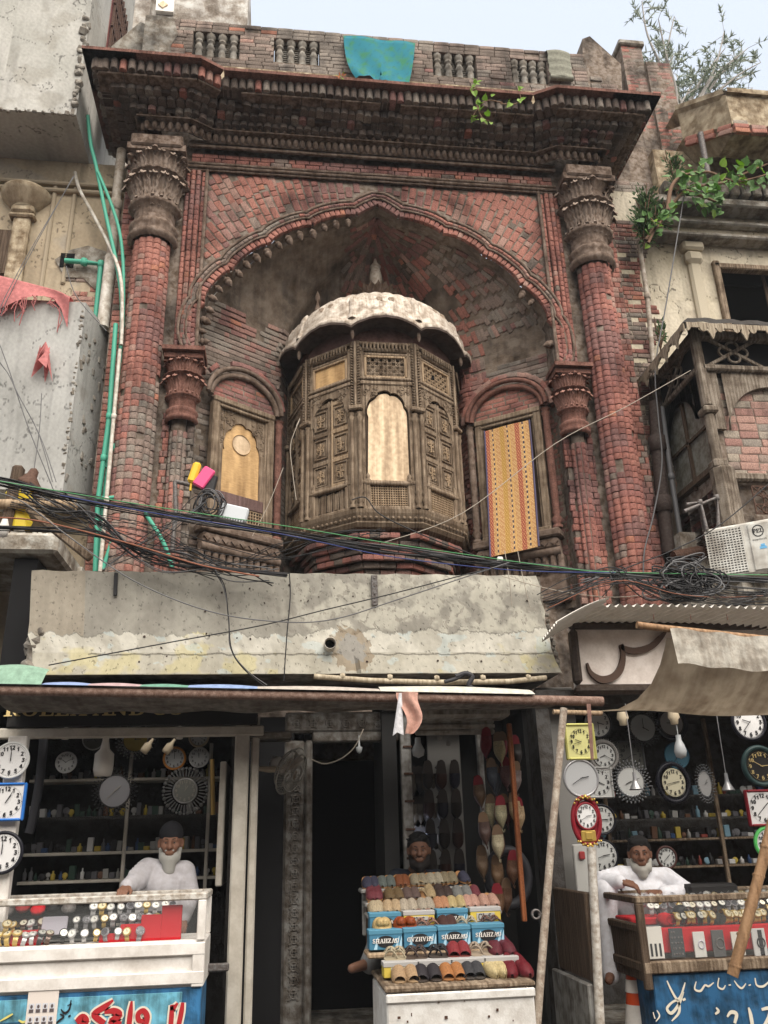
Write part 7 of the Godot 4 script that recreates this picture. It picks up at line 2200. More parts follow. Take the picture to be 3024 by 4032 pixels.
func right_shop()->void:
	var x0:=1.172; var x1:=3.95
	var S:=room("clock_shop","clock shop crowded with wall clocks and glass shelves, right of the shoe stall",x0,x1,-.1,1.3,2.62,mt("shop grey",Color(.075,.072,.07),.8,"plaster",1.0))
	var dark:Material=mats["dark wood"]
	for e in [[1.908,0],[1.703,1],[1.522,2],[1.285,3]]:
		bar(S,"shelf",Vector3((x0+x1)*.5+.15,e[0],.12),Vector3(x1 - x0 - .4,.02,.34),mats["old wood"] if e[1]>1 else mats["glass"],.004)
		goods(Vector3(x0+.5,e[0]+.012,.2),Vector3(x1 - .35,e[0]+.012,.2),32,Vector3(.055,.095,.05),GOODS+[["pale blue",Color(.16,.28,.36)],["white",Color(.5,.5,.5)],["red",Color(.2,.04,.03)]],"stock_box","box, shelf %d of the right clock shop" % (e[1]+1),"box")
	for x in [1.952,3.049]:bar(S,"upright",Vector3(x,1.7,.3),Vector3(.035,1.9,.04),mats["old wood"],.004)
	bar(S,"white_panel",Vector3(x0+.12,1.95,1.1),Vector3(.34,1.7,.04),mt("panel grey",Color(.2,.195,.185),.7))
	bar(S,"notice_board",Vector3(1.336,1.31,1.35),Vector3(.2,.42,.03),mt("notice pale",Color(.42,.42,.40),.7))
	bar(S,"red_switch",Vector3(1.299,1.437,1.38),Vector3(.05,.06,.02),mats["dull red"])
	var sil:Material=mats["silver rim"]; var blk:Material=mats["black rim"]; var pale:=mt("shop dial",Color(.50,.51,.50),.4)
	clock("lime yellow square clock at the top left of the right clock shop",Vector3(1.179,2.25,1.95),.118,mt("lime rim",Color(.50,.48,.16),.5),{"square":true,"ry":.135,"time":Vector2(9,42),"dial":mt("lime dial",Color(.62,.60,.26),.5),"face":.74})
	clock("silver round clock below the lime yellow square one",Vector3(1.156,1.985,1.95),.138,mt("steel rim",Color(.36,.36,.37),.3,"",1.0,{"metal":.5}),{"time":Vector2(2,40),"thick":.08,"plain":true,"dial":mt("silver dial",Color(.40,.41,.42),.4)})
	clock("black rimmed clock behind the lime yellow one, cut by the tarpaulin",Vector3(1.696,2.504,1),.13,blk,{"time":Vector2(3,30),"dial":pale})
	clock("white clock in a black ring studded with pearls",Vector3(1.724,2.227,1),.135,mt("pearl ring",Color(.25,.24,.23),.4),{"time":Vector2(8,20),"dial":pale,"ring": "beads","face":.7})
	clock("white square clock behind the silver round one",Vector3(1.642,2.005,1),.13,mt("white square rim",Color(.45,.45,.44),.5),{"square":true,"time":Vector2(3,45),"dial":pale})
	clock("large round clock in a crystal ring, behind the left hanging lamp",Vector3(1.934,2.007,1),.18,mt("crystal ring",Color(.34,.35,.36),.25,"",1.0,{"metal":.4}),{"ring": "crystal","face":.64,"time":Vector2(8,12),"dial":pale,"plain":true})
	clock("black oval clock with white beads and a cream dial",Vector3(2.324,1.992,1),.155,blk,{"ring": "beads","ry":.175,"face":.66,"time":Vector2(2,43),"dial":mt("cream dial",Color(.52,.49,.36),.4)})
	clock("narrow crystal clock turned sideways, right of the black oval one",Vector3(2.607,1.976,1),.095,mats["crystal ring"],{"ring": "crystal","ry":.165,"face":.6,"time":Vector2(2,5),"dial":mt("dusk dial",Color(.25,.25,.25),.4),"plain":true})
	clock("pale round clock with a glittering ring under the tarpaulin edge",Vector3(2.197,2.483,.8),.17,mats["glitter grey"],{"ring": "crystal","face":.68,"time":Vector2(4,0),"dial":mt("blue grey dial",Color(.28,.30,.30),.4),"plain":true})
	clock("thick black ring clock under the tarpaulin edge",Vector3(2.478,2.521,.8),.15,blk,{"time":Vector2(9,0),"thick":.15,"face":.7,"dial":mats["dusk dial"],"plain":true})
	clock("blue disc clock behind the clear bulb",Vector3(2.533,2.242,.7),.12,mt("blue disc",Color(.05,.14,.20),.4),{"time":Vector2(7,0),"dial":mats["blue disc"],"plain":true})
	clock("dark square clock above the large crystal one",Vector3(2.09,2.249,.7),.13,mats["cable grey"],{"square":true,"time":Vector2(2,40),"dial":mats["dark dial"]})
	clock("white round clock in a thick black rim, top right",Vector3(2.655,2.398,1.8),.145,blk,{"time":Vector2(9,37),"thick":.1,"face":.86})
	clock("dark green round clock with a black dial, right edge",Vector3(2.69,2.058,1.8),.15,mt("bottle rim",Color(.02,.045,.045),.4),{"time":Vector2(2,50),"thick":.14,"face":.76,"dial":mats["board black"],"ink":mats["gold paint"]})
	clock("maroon square clock with a white dial, right edge",Vector3(2.646,1.748,1.8),.135,mt("maroon rim",Color(.20,.012,.02),.4),{"square":true,"time":Vector2(1,38),"face":.84})
	clock("bright green rimmed clock, lowest at the right edge",Vector3(2.647,1.49,1.8),.12,mt("green rim",Color(.08,.40,.10),.4),{"time":Vector2(10,8),"thick":.12,"face":.82})
	clock("white clock in a square black frame behind the gilt pendulum clock",Vector3(1.638,1.705,1),.125,blk,{"time":Vector2(3,15),"dial":pale,"face":.8})
	clock("white clock in a black rim behind the seated man's shoulder",Vector3(1.615,1.422,1),.13,blk,{"time":Vector2(2,42),"dial":pale})
	clock("small white clock in a brown rim, right of the seated man's head",Vector3(2.279,1.385,.75),.092,mt("brown rim",Color(.07,.03,.025),.5),{"time":Vector2(1,38),"dial":pale,"thick":.12})
	# gilt pendulum clock
	var gold:=mt("gilt",Color(.55,.38,.10),.35,"",1.0,{"metal":.6})
	var c:=clock("oval maroon pendulum clock with gilt flower garlands on the post",Vector3(1.143,1.716,2.02),.085,mats["maroon rim"],{"time":Vector2(2,40),"thick":.1,"ry":.095})
	var g:=G.new(); hoop(g,Vector3(0,-.03,-.015),.1,.16,.018); g.prism(lobed_arch(.18,-.03,.15,0,20),.01,Transform3D(Basis(),Vector3(0,0,-.03)))
	g.box(Vector3(0,-.1,-.02),Vector3(.16,.14,.012)); ob("case",g,mats["maroon rim"],c)
	g=G.new(); g.bev(Vector3(0,-.135,.0),Vector3(.11,.075,.015),.006); g.bev(Vector3(0,-.135,.012),Vector3(.05,.05,.01),.004); ob("pendulum_window",g,gold,c)
	for s in [1.0,-1.0]:
		g=G.new()
		for k in 11:
			var t:=(k - 5)/5.0
			g.bev(Vector3(t*.085,(.125 if s>0 else -.205) - s*t*t*.035+(.012 if k % 2 else .0),.01),Vector3.ONE*(.024 if k==5 else .017),.006,Basis.from_euler(Vector3(k,k*2.0,k)))
		ob("gilt_garland",g,gold,c)
	pole("clock_post",[Vector3(1.141,1.499,2.05),Vector3(1.111,.999,2.05),Vector3(1.068,.361,2.05)],.032,"grey painted post under the gilt pendulum clock",mats["chipped paint"])
	# hanging lamps
	for q in [[Vector3(1.765,1.972,1.5),"left one of two shiny cone lamps on cords"],[Vector3(2.495,1.945,1.6),"right one of two shiny cone lamps on cords"]]:
		g=G.new(); g.lathe([Vector2(.012,.08),Vector2(.016,.02),Vector2(.022,.0),Vector2(.05,-.05),Vector2(.055,-.058),Vector2(.045,-.05),Vector2(.012,.0)],16,Transform3D(Basis(),q[0])); g.tube(PackedVector3Array([q[0]+Vector3(0,.08,0),q[0]+Vector3(-.02,.62,.05)]),.004,5)
		tag(ob("cone_lamp",g,mats["steel rim"]),q[1],"lamp")
	g=G.new(); var bp:=Vector3(2.187,2.248,1.5)
	g.lathe([Vector2(0,-.10),Vector2(.04,-.085),Vector2(.052,-.04),Vector2(.04,.01),Vector2(.022,.05),Vector2(.022,.09)],16,Transform3D(Basis(),bp)); g.tube(PackedVector3Array([bp+Vector3(0,.09,0),bp+Vector3(-.01,.3,.02)]),.004,5)
	tag(ob("clear_bulb",g,mt("bulb glass",Color(.40,.42,.43),.15)),"large clear bulb hanging in front of the blue disc clock","bulb")
	for q in [[Vector3(1.728,2.477,1.5),"left one of two brass-banded bulb holders under the tarpaulin"],[Vector3(2.172,2.48,1.5),"right one of two brass-banded bulb holders under the tarpaulin"]]:
		g=G.new(); g.lathe([Vector2(0,-.06),Vector2(.03,-.055),Vector2(.034,-.02),Vector2(.05,.0),Vector2(.04,.05)],12,Transform3D(Basis(),q[0])); tag(ob("bulb_holder",g,mats["cream can"]),q[1],"lamp")
	# low wooden partition, cabinets and the counter
	var P_:=th("partition","low dark wooden partition above a grey metal sheet, left of the right counter","partition",Vector3(1.126,.669,1.7))
	bar(P_,"wooden_side",Vector3(1.086,.93,1.62),Vector3(.05,.56,.8),dark); bar(P_,"metal_sheet",Vector3(1.042,.36,1.62),Vector3(.045,.56,.8),mt("sheet grey",Color(.26,.26,.25),.6,"grime",1.0))
	var C:=th("glass_counter","dark wooden display counter with a glass case of watches and a blue painted front, right","counter",Vector3(2.7,.15,1.85))
	var ax:=1.397; var bx:=3.9; var yt:=1.175; var yg:=.753
	var mx:=(ax+bx)*.5; var lx:=bx - ax
	for z in [2.1,1.45]:bar(C,"top_frame",Vector3(mx,yt - .02,z),Vector3(lx,.045,.05),mats["old wood"])
	bar(C,"top_frame",Vector3(ax+.025,yt - .021,1.775),Vector3(.055,.044,.6),dark)
	for z in [2.1,1.45]:bar(C,"corner_post",Vector3(ax+.025,(yt+.6)*.5 - .02,z),Vector3(.055,yt - .64,.05),dark)
	bar(C,"side_rail",Vector3(ax+.025,yg+.22,1.775),Vector3(.05,.05,.6),dark); bar(C,"side_panel",Vector3(ax+.03,yg+.05,1.775),Vector3(.03,.32,.6),dark); bar(C,"side_rail",Vector3(ax+.025,yg - .02,1.775),Vector3(.05,.06,.6),dark)
	bar(C,"bottom_rail",Vector3(mx,yg - .02,2.1),Vector3(lx,.075,.055),mats["old wood"])
	bar(C,"glass_top",Vector3(mx,yt - .01,1.78),Vector3(lx - .1,.006,.6),mats["glass"],.001); bar(C,"glass_front",Vector3(mx,(yt+yg)*.5,2.11),Vector3(lx - .1,yt - yg - .06,.005),mats["glass"],.001)
	bar(C,"glass_side",Vector3(ax+.02,yt - .12,1.775),Vector3(.005,.17,.55),mats["glass"],.001)
	bar(C,"case_floor",Vector3(mx,yg+.0,1.77),Vector3(lx - .06,.03,.6),dark)
	bar(C,"blue_panel",Vector3(mx+.03,(yg - .06)*.5,1.95),Vector3(lx - .06,yg - .06,.3),mt("panel deep blue",Color(.025,.11,.24),.6,"grime",.8))
	bar(C,"red_step",Vector3(mx,yg+.13,1.98),Vector3(lx - .15,.16,.06),mats["red felt"]); bar(C,"red_step",Vector3(ax+.3,yg+.24,1.7),Vector3(.5,.05,.3),mats["red felt"])
	var xf:=Transform3D(Basis(),Vector3(0,0,2.102))
	for st in [[[Vector2(1.554,.652),Vector2(1.578,.590),Vector2(1.609,.539),Vector2(1.639,.560),Vector2(1.667,.608),Vector2(1.681,.636)],[.008,.014,.016,.014,.012,.006]],[[Vector2(1.662,.581),Vector2(1.618,.512),Vector2(1.557,.460),Vector2(1.529,.488),Vector2(1.574,.524),Vector2(1.614,.528),Vector2(1.610,.463),Vector2(1.550,.414)],[.008,.018,.02,.018,.014,.016,.018,.008]],[[Vector2(1.647,.532),Vector2(1.668,.539)],[.014,.014]],
		[[Vector2(1.761,.638),Vector2(1.744,.594),Vector2(1.782,.581),Vector2(1.820,.613),Vector2(1.846,.606),Vector2(1.886,.627)],[.006,.012,.014,.012,.012,.006]],[[Vector2(1.928,.653),Vector2(1.912,.603),Vector2(1.943,.585),Vector2(1.967,.607)],[.008,.01,.012,.006]],[[Vector2(1.990,.606),Vector2(2.007,.608)],[.008,.008]],[[Vector2(2.035,.632),Vector2(2.059,.597),Vector2(2.084,.585),Vector2(2.116,.611)],[.006,.012,.012,.006]],[[Vector2(2.134,.599),Vector2(2.151,.602)],[.008,.008]],[[Vector2(2.189,.642),Vector2(2.194,.597),Vector2(2.240,.589),Vector2(2.294,.621)],[.008,.012,.014,.008]],[[Vector2(2.322,.656),Vector2(2.351,.599),Vector2(2.420,.604)],[.008,.012,.01]],
		[[Vector2(1.876,.478),Vector2(1.889,.456),Vector2(1.863,.440)],[.01,.018,.012]],[[Vector2(1.945,.420),Vector2(1.977,.446),Vector2(2.014,.433),Vector2(1.991,.380)],[.012,.022,.024,.02]],[[Vector2(2.108,.468),Vector2(2.114,.429),Vector2(2.115,.369)],[.012,.024,.026]],[[Vector2(2.199,.452),Vector2(2.260,.455),Vector2(2.243,.406),Vector2(2.199,.357)],[.016,.024,.026,.02]],[[Vector2(1.456,.481),Vector2(1.470,.448),Vector2(1.440,.417)],[.006,.01,.006]],[[Vector2(1.428,.471),Vector2(1.436,.433)],[.006,.008]]]:
		g=G.new(); stroke(g,st[0],st[1],.004,xf); ob("letter",g,out_(),C,true)
	# cards standing at the front of the case
	var cards:=[[1414,2040,.12,.20,Color(.62,.60,.55)],[1462,2040,.10,.18,Color(.05,.055,.06)],[1512,2044,.085,.16,Color(.58,.58,.55)],[1552,2042,.09,.17,Color(.09,.09,.09)],[1597,2044,.09,.15,Color(.58,.56,.50)],[1640,2040,.10,.18,Color(.48,.48,.47)]]
	var cp:=[Vector3(1.524,.879,2.05),Vector3(1.686,.873,2.05),Vector3(1.85,.855,2.05),Vector3(1.99,.856,2.05),Vector3(2.134,.85,2.05),Vector3(2.294,.85,2.05)]
	for i in 6:
		var cd:Array=cards[i]
		var K:=th("watch_card",["white card with three dark watch straps","black card covered in small watches","pale card with a small blue watch","dark card with a large watch dial","cream printed card","card with a big black and white watch"][i]+" at the front of the right glass case","card",cp[i])
		bar(K,"card",cp[i],Vector3(cd[2],cd[3],.012),mt("card %d" % i,cd[4],.5),.002)
		g=G.new()
		if i==0:
			for k in 3:g.bev(cp[i]+Vector3(-.03+k*.032,-.045,.008),Vector3(.016,.08,.004),.002)
		elif i==1:
			for k in 18:g.bev(cp[i]+Vector3(-.035+(k % 4)*.023+rf(-.004,.004),-.07+(k/4)*.034,.008),Vector3(.012,.012,.004),.003)
		else:
			hoop(g,cp[i]+Vector3(.01,0,.008),.028 if i!=2 else .02,.032 if i!=2 else .024,.005,20)
			if i==5:g.box(cp[i]+Vector3(.01,.0,.007),Vector3(.03,.16,.003))
		ob("print",g,mats["grey iron"] if i in [1,3] else mats["cable"] if i!=2 else mats["card lilac"],K,true)
	watch_row(Vector3(ax+.32,yg+.26,1.95),Vector3(ax+.62,yg+.26,1.95),7,-.5,"in the front row, right glass case, left half",[1,2,1]); watch_row(Vector3(ax+.7,yg+.26,1.95),Vector3(ax+1.02,yg+.26,1.95),9,-.5,"in the front row, right glass case, middle",[1])
	watch_row(Vector3(ax+1.06,yg+.28,1.92),Vector3(ax+1.5,yg+.28,1.92),11,-.5,"in the front row, right glass case, right half"); watch_row(Vector3(ax+.2,yg+.31,1.8),Vector3(ax+1.5,yg+.31,1.8),24,-.7,"in the second row, right glass case")
	watch_row(Vector3(ax+.15,yg+.36,1.68),Vector3(ax+1.5,yg+.36,1.68),24,-.8,"in the third row, right glass case",[0,3,0,1])
	for i in 3:
		g=G.new(); var o:Vector3=[Vector3(1.69,1.01,1.9),Vector3(1.82,1.057,1.9),Vector3(1.872,1.004,1.9)][i]
		g.lathe([Vector2(0,-.04),Vector2(.06,-.03),Vector2(.055,.01),Vector2(.02,.04),Vector2(0,.042)],12,Transform3D(Basis(Vector3.RIGHT,.6),o)); hoop(g,o+Vector3(.03,-.0,.05),.04,.03,.004,18)
		tag(ob("soft_case",g,mats["red felt"] if i!=1 else mats["cable"]),["round red case with a white loop in the right glass case","black case with a white handle in the right glass case","small red case in the middle of the right glass case"][i],"case")
	# bamboo, cone, telephone
	pole("bamboo_pole",[Vector3(2.422,1.897,2.5),Vector3(2.187,1.422,2.5),Vector3(1.996,1.045,2.5),Vector3(1.838,.718,2.48)],.036,"thick tan bamboo pole slanting in front of the right counter",mats["bamboo"])
	for k in 5:
		g=G.new(); var o:=Vector3(2.215,1.479,2.5).lerp(Vector3(1.849,.738,2.48),k/4.2); g.lathe([Vector2(.037,-.012),Vector2(.043,0),Vector2(.037,.012)],10,Transform3D(Basis(Vector3.BACK,-.25),o))
		ob("node_ring",g,mats["bamboo"],get_node("bamboo_pole_001"),true)
	var K:=th("traffic_cone","orange and white traffic cone beside the right counter","cone",Vector3(1.492,.193,1.7))
	var o:=Vector3(1.49,.151,1.7)
	g=G.new(); g.lathe([Vector2(.17,0),Vector2(.16,.03),Vector2(.105,.18)],16,Transform3D(Basis(),o)); ob("base",g,mt("cone orange",Color(.62,.08,.02),.5),K,true)
	g=G.new(); g.lathe([Vector2(.085,.30),Vector2(.06,.5),Vector2(.04,.6),Vector2(0,.6)],16,Transform3D(Basis(),o)); ob("body",g,mt("cone orange",Color(.62,.08,.02),.5),K,true)
	g=G.new(); g.lathe([Vector2(.109,.175),Vector2(.086,.305)],16,Transform3D(Basis(),o)); ob("white_band",g,mats["white paint"],K,true)
	g=G.new(); g.lathe([Vector2(.08,.38),Vector2(.067,.46)],16,Transform3D(Basis(),o)); ob("white_band",g,mats["white paint"],K,true)
	g=G.new(); g.bev(Vector3(2.247,1.171,1.5),Vector3(.4,.08,.2),.02); tag(ob("till",g,mats["board black"]),"flat black cash box on the back of the right counter","box")
func out_()->Material:return mats["letter cream"]
# ------------------------------------------------------------------ the doorway, the shoe stall, people and plants
func doorway()->void:
	var D:=th("carved_doorway","grey carved stone door frame around a black unlit passage, middle of the shop row","doorway",Vector3(-.638,.933,.9))
	var st:=mt("door stone",Color(.20,.195,.185),.9,"plaster",1.5,{"over": "grime","over_scale":.9})
	var xl:=-1.045; var xr:=-.810; var yl:=2.395; var yt:=2.628; var xe:=-.065
	bar(D,"jamb",Vector3((xl+xr)*.5 - .03,1.2,.82),Vector3(xr - xl - .06,2.4,.16),st,.02); bar(D,"jamb",Vector3(xr - .03,1.2,.85),Vector3(.06,2.4,.16),st,.015)
	bar(D,"lintel",Vector3((xl+xe)*.5,(yl+yt)*.5+.04,.82),Vector3(xe - xl,yt - yl - .06,.16),st,.02); bar(D,"lintel",Vector3((xr+xe)*.5,yl+.03,.85),Vector3(xe - xr,.08,.14),st,.01)
	for i in 26:
		var g:=G.new()
		var p:=Vector3((xl+xr)*.5 - .02,.5+i*.095,.905) if i<20 else Vector3(xl+.1+(i - 20)*.14,yt - .09,.905)
		for s in [.785,-.785]:g.box(p,Vector3(.11,.014,.012),Basis(Vector3.BACK,s))
		hoop(g,p,.03,.03,.007,10)
		ob("carved_lozenge",g,st,D,true)
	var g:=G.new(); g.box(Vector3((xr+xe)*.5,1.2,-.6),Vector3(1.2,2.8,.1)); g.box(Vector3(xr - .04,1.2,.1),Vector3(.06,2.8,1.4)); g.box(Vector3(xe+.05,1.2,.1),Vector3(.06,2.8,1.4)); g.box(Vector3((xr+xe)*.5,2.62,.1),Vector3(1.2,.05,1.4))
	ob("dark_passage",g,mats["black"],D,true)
	g=G.new(); g.box(Vector3((xl+-1.303)*.5,1.3,.85),Vector3(.42,2.6,.06)); tag(ob("side_wall",g,mats["dark inside"]),"dark wall strip between the left clock shop and the carved doorway","wall")
	g=G.new(); g.bev(Vector3(-1.167,2.382,1.35),Vector3(.34,.05,.3),.01); tag(ob("grey_hood",g,mats["cement"]),"small grey hood slab right of the left shop lintel","slab")
	# fan
	var F:=th("wall_fan","old wall fan with white motor and wire cage, left of the doorway","fan",Vector3(-1.057,2.16,1.3))
	var c:=Vector3(-.997,2.124,1.3); var ax:=Vector3(.80,-.42,.43).normalized(); var b:=Basis(ax.cross(Vector3.UP).normalized(),ax,ax.cross(Vector3.UP).normalized().cross(ax)).orthonormalized()
	g=G.new(); g.lathe([Vector2(0,-.19),Vector2(.05,-.18),Vector2(.06,-.14),Vector2(.06,-.05),Vector2(.02,-.04)],16,Transform3D(b,c)); ob("motor",g,mats["bulb plastic"],F,true)
	var wire:=mt("cage wire",Color(.26,.25,.22),.5)
	for q in [[.19,.0],[.15,.045],[.15,-.045],[.06,.06]]:
		g=G.new(); var pp:=PackedVector3Array()
		for i in 29:pp.append(c+b*Vector3(cos(TAU*i/28.0)*q[0],q[1],sin(TAU*i/28.0)*q[0]))
		g.tube(pp,.006,5); ob("cage_ring",g,wire,F,true)
	g=G.new()
	for i in 44:
		var a:=TAU*i/44.0
		for s in [1.0,-1.0]:g.tube(PackedVector3Array([c+b*Vector3(cos(a)*.05,.06*s,sin(a)*.05),c+b*Vector3(cos(a)*.15,.045*s,sin(a)*.15),c+b*Vector3(cos(a)*.19,0,sin(a)*.19)]),.0018,3,false)
	ob("cage",g,wire,F,true).set_meta("kind","stuff")
	for i in 4:
		var a:=TAU*i/4.0; g=G.new()
		g.quad(c+b*Vector3(cos(a)*.03,-.015,sin(a)*.03),c+b*Vector3(cos(a)*.15,-.02,sin(a)*.15),c+b*Vector3(cos(a+.8)*.15,.02,sin(a+.8)*.15),c+b*Vector3(cos(a+.8)*.03,.015,sin(a+.8)*.03)); ob("blade",g,mats["grey pvc"],F,true)
	g=G.new(); g.tube(PackedVector3Array([Vector3(-1.286,2.041,1.3),Vector3(-1.275,2.146,1.3),Vector3(-1.173,2.137,1.3),Vector3(-1.082,2.136,1.3)]),.025,7); ob("bracket",g,mats["cream can"],F,true)
	cable([Vector3(-.832,2.219,1.2),Vector3(-.727,2.181,1.2),Vector3(-.595,2.215,1.2),Vector3(-.48,2.305,1.2),Vector3(-.401,2.452,1.2)],.005,"cable pale","thin pale cord looping across the top of the black passage")
	g=G.new(); g.lathe([Vector2(0,-.03),Vector2(.02,-.02),Vector2(.03,.02),Vector2(.01,.03),Vector2(.005,.12)],10,Transform3D(Basis(),Vector3(-.42,2.305,1))); tag(ob("bare_bulb",g,mats["bulb glass"]),"small bare bulb hanging in the black passage","bulb")
	g=G.new(); g.bev(Vector3(-1.532,.807,1.7),Vector3(.25,.05,.04),.008); tag(ob("rail_end",g,mats["grey iron"]),"short grey rail end beside the left counter","rail")
var shoe_cache:={}
func shoe_mesh(k:String)->Array:
	if shoe_cache.has(k):return shoe_cache[k]
	var outline:=func(t:float)->float:return .030+.014*sin(t*PI*.9)+(.006*t) - (.03*pow(maxf(0,(t - .78)/.22),2) if k!="khussa" else .04*pow(maxf(0,(t - .6)/.4),1.5)) - .02*pow(maxf(0,(.12 - t)/.12),2)
	var sole:=G.new(); var rows:=[]
	for i in 13:
		var t:=i/12.0; var w:float=outline.call(t); var y:=.03*pow(1 - t,2)*(1.0 if k!="pump" else .6)
		rows.append(PackedVector3Array([Vector3(-w,y,t*.245),Vector3(-w,y+.013,t*.245),Vector3(w,y+.013,t*.245),Vector3(w,y,t*.245),Vector3(-w,y,t*.245)]))
	sole.grid(rows,false,true)
	sole.box(Vector3(0,.012,.03),Vector3(.05,.024,.05))
	var up:=G.new(); rows=[]
	if k=="sandal":
		for q in [[.10,.14,-1.0],[.14,.10,1.0],[.17,.20,1.0],[.03,.03,1.0]]:
			var pp:=PackedVector3Array()
			for i in 9:
				var s:=i/8.0*2 - 1
				pp.append(Vector3(s*.04,.02+.04*(1 - s*s)+(.03 if q[0]<.05 else .0),lerpf(q[0],q[1],(s+1)*.5)))
			up.tube(pp,.006,5)
		for i in 6:up.bev(Vector3(rf(-.02,.02),.055,.13+i*.008),Vector3.ONE*.012,.004)
	else:
		var t0:=.48 if k in ["mule","pom","slide"] else .30
		if k=="pump":t0=.02
		for i in 11:
			var t:=lerpf(t0,.9 if k=="slide" else 1.0,i/10.0); var w:float=maxf(outline.call(t),.004)*1.02
			var h:=.05*sqrt(clampf((1.03 - t)/.5,0,1))+.006
			if k in ["pump","khussa"] and t<.55:h=.045
			var l:=PackedVector3Array()
			for j in 11:
				var a:=PI*j/10.0
				var cut:=k in ["pump","khussa"] and t<.6 and sin(a)>.75
				l.append(Vector3(-cos(a)*w*(1.0 if not cut else .9),.012+.03*pow(1 - t,2)+(h*sin(a) if not cut else h*.75),t*.245))
			rows.append(l)
		up.grid(rows)
		if k=="khussa":up.tube(spline([Vector3(0,.012,.235),Vector3(0,.03,.262),Vector3(0,.055,.268),Vector3(0,.07,.25)],4),.004,5)
		if k=="pom":
			for i in 90:
				var d:=Vector3(rf(-1,1),rf(-.2,1),rf(-1,1)).normalized()
				up.tri(Vector3(0,.05,.19)+d*.01+Vector3(.006,0,0),Vector3(0,.05,.19)+d*.045,Vector3(0,.05,.19)+d*.01 - Vector3(.006,0,0))
			up.lathe([Vector2(0,.03),Vector2(.03,.045),Vector2(.036,.065),Vector2(.02,.088),Vector2(0,.09)],10,Transform3D(Basis(),Vector3(0,0,.19)))
		elif k!="khussa":
			for i in 5:up.bev(Vector3((i - 2)*.009,.052 - absf(i - 2)*.004,.175),Vector3(.009,.008,.014),.003)
	shoe_cache[k]=[sole.mesh(),up.mesh()]
	return shoe_cache[k]
func shoe(k:String,sole:Color,up:Color,xf:Transform3D,label:String,grp:String)->void:
	var S:=th("shoe",label,"shoe",xf.origin,.0,grp); S.basis=xf.basis
	var m:Array=shoe_mesh(k)
	ob("sole",m[0],mt("sole "+sole.to_html(),sole*.8,.7),S); ob("upper",m[1],mt("upper "+up.to_html(),up*.8,.5,"brick",6.0),S)
func shoe_box(k:int,at:Vector3,w:float,h:float,d:float,label:String)->void:
	var B:=th("shoe_box",label,"box",at)
	var blue:=k % 10==0
	var g:=G.new(); g.bev(Vector3(0,h*.5,-d*.5),Vector3(w,h,d),.004); ob("carton",g,mt("box blue",Color(.05,.17,.27),.6) if blue else mt("box yellow",Color(.55,.42,.07),.6) if k==1 else mt("box grey",Color(.36,.35,.34),.6),B)
	g=G.new(); g.bev(Vector3(0,h - .012,-d*.5),Vector3(w+.006,.028,d+.006),.003); ob("lid",g,mt("lid blue",Color(.07,.21,.31),.6) if blue else mt("box grey",Color(.36,.35,.34),.6),B)
	if blue:
		g=G.new()
		for q in [[-.32,.16],[.30,.20],[.42,.12]]:g.prism(PackedVector2Array([Vector2(w*q[0] - .01,.004),Vector2(w*q[0]+.012,.004),Vector2(w*(q[0]+q[1]*.6),h*.66),Vector2(w*(q[0]+q[1]*.5),h*.66)]),.001,Transform3D(Basis(),Vector3(0,0,.001)))
		ob("streak",g,mt("box pale",Color(.35,.55,.68),.6),B)
		g=G.new(); disc(g,Vector3(0,h*.42,.003),w*.27,h*.30,24); ob("oval",g,mats["cable"],B)
		var t:=text_g("SHAHZAD",h*.21,"Droid Serif",.002,true)
		g=G.new(); g.add(t,Transform3D(Basis(Vector3.BACK,PI if k==10 else .0),Vector3(0,h*.45,.0045))); g.bev(Vector3(w*.3,h*.5,.004),Vector3(.012,.012,.002),.001); ob("lettering",g,mats["white paint"],B)
	else:
		g=G.new(); g.bev(Vector3(0,h*.42,.002),Vector3(w*.6,h*.5,.004),.001); ob("oval",g,mt("box silver",Color(.38,.37,.35),.5),B)
		g=G.new(); g.add(text_g("Clsf",h*.36,"Droid Serif",.002),Transform3D(Basis(),Vector3(-w*.05,h*.42,.006))); g.box(Vector3(w*.2,h*.42,.0055),Vector3(w*.12,.006,.001)); ob("lettering",g,mats["cable"],B)
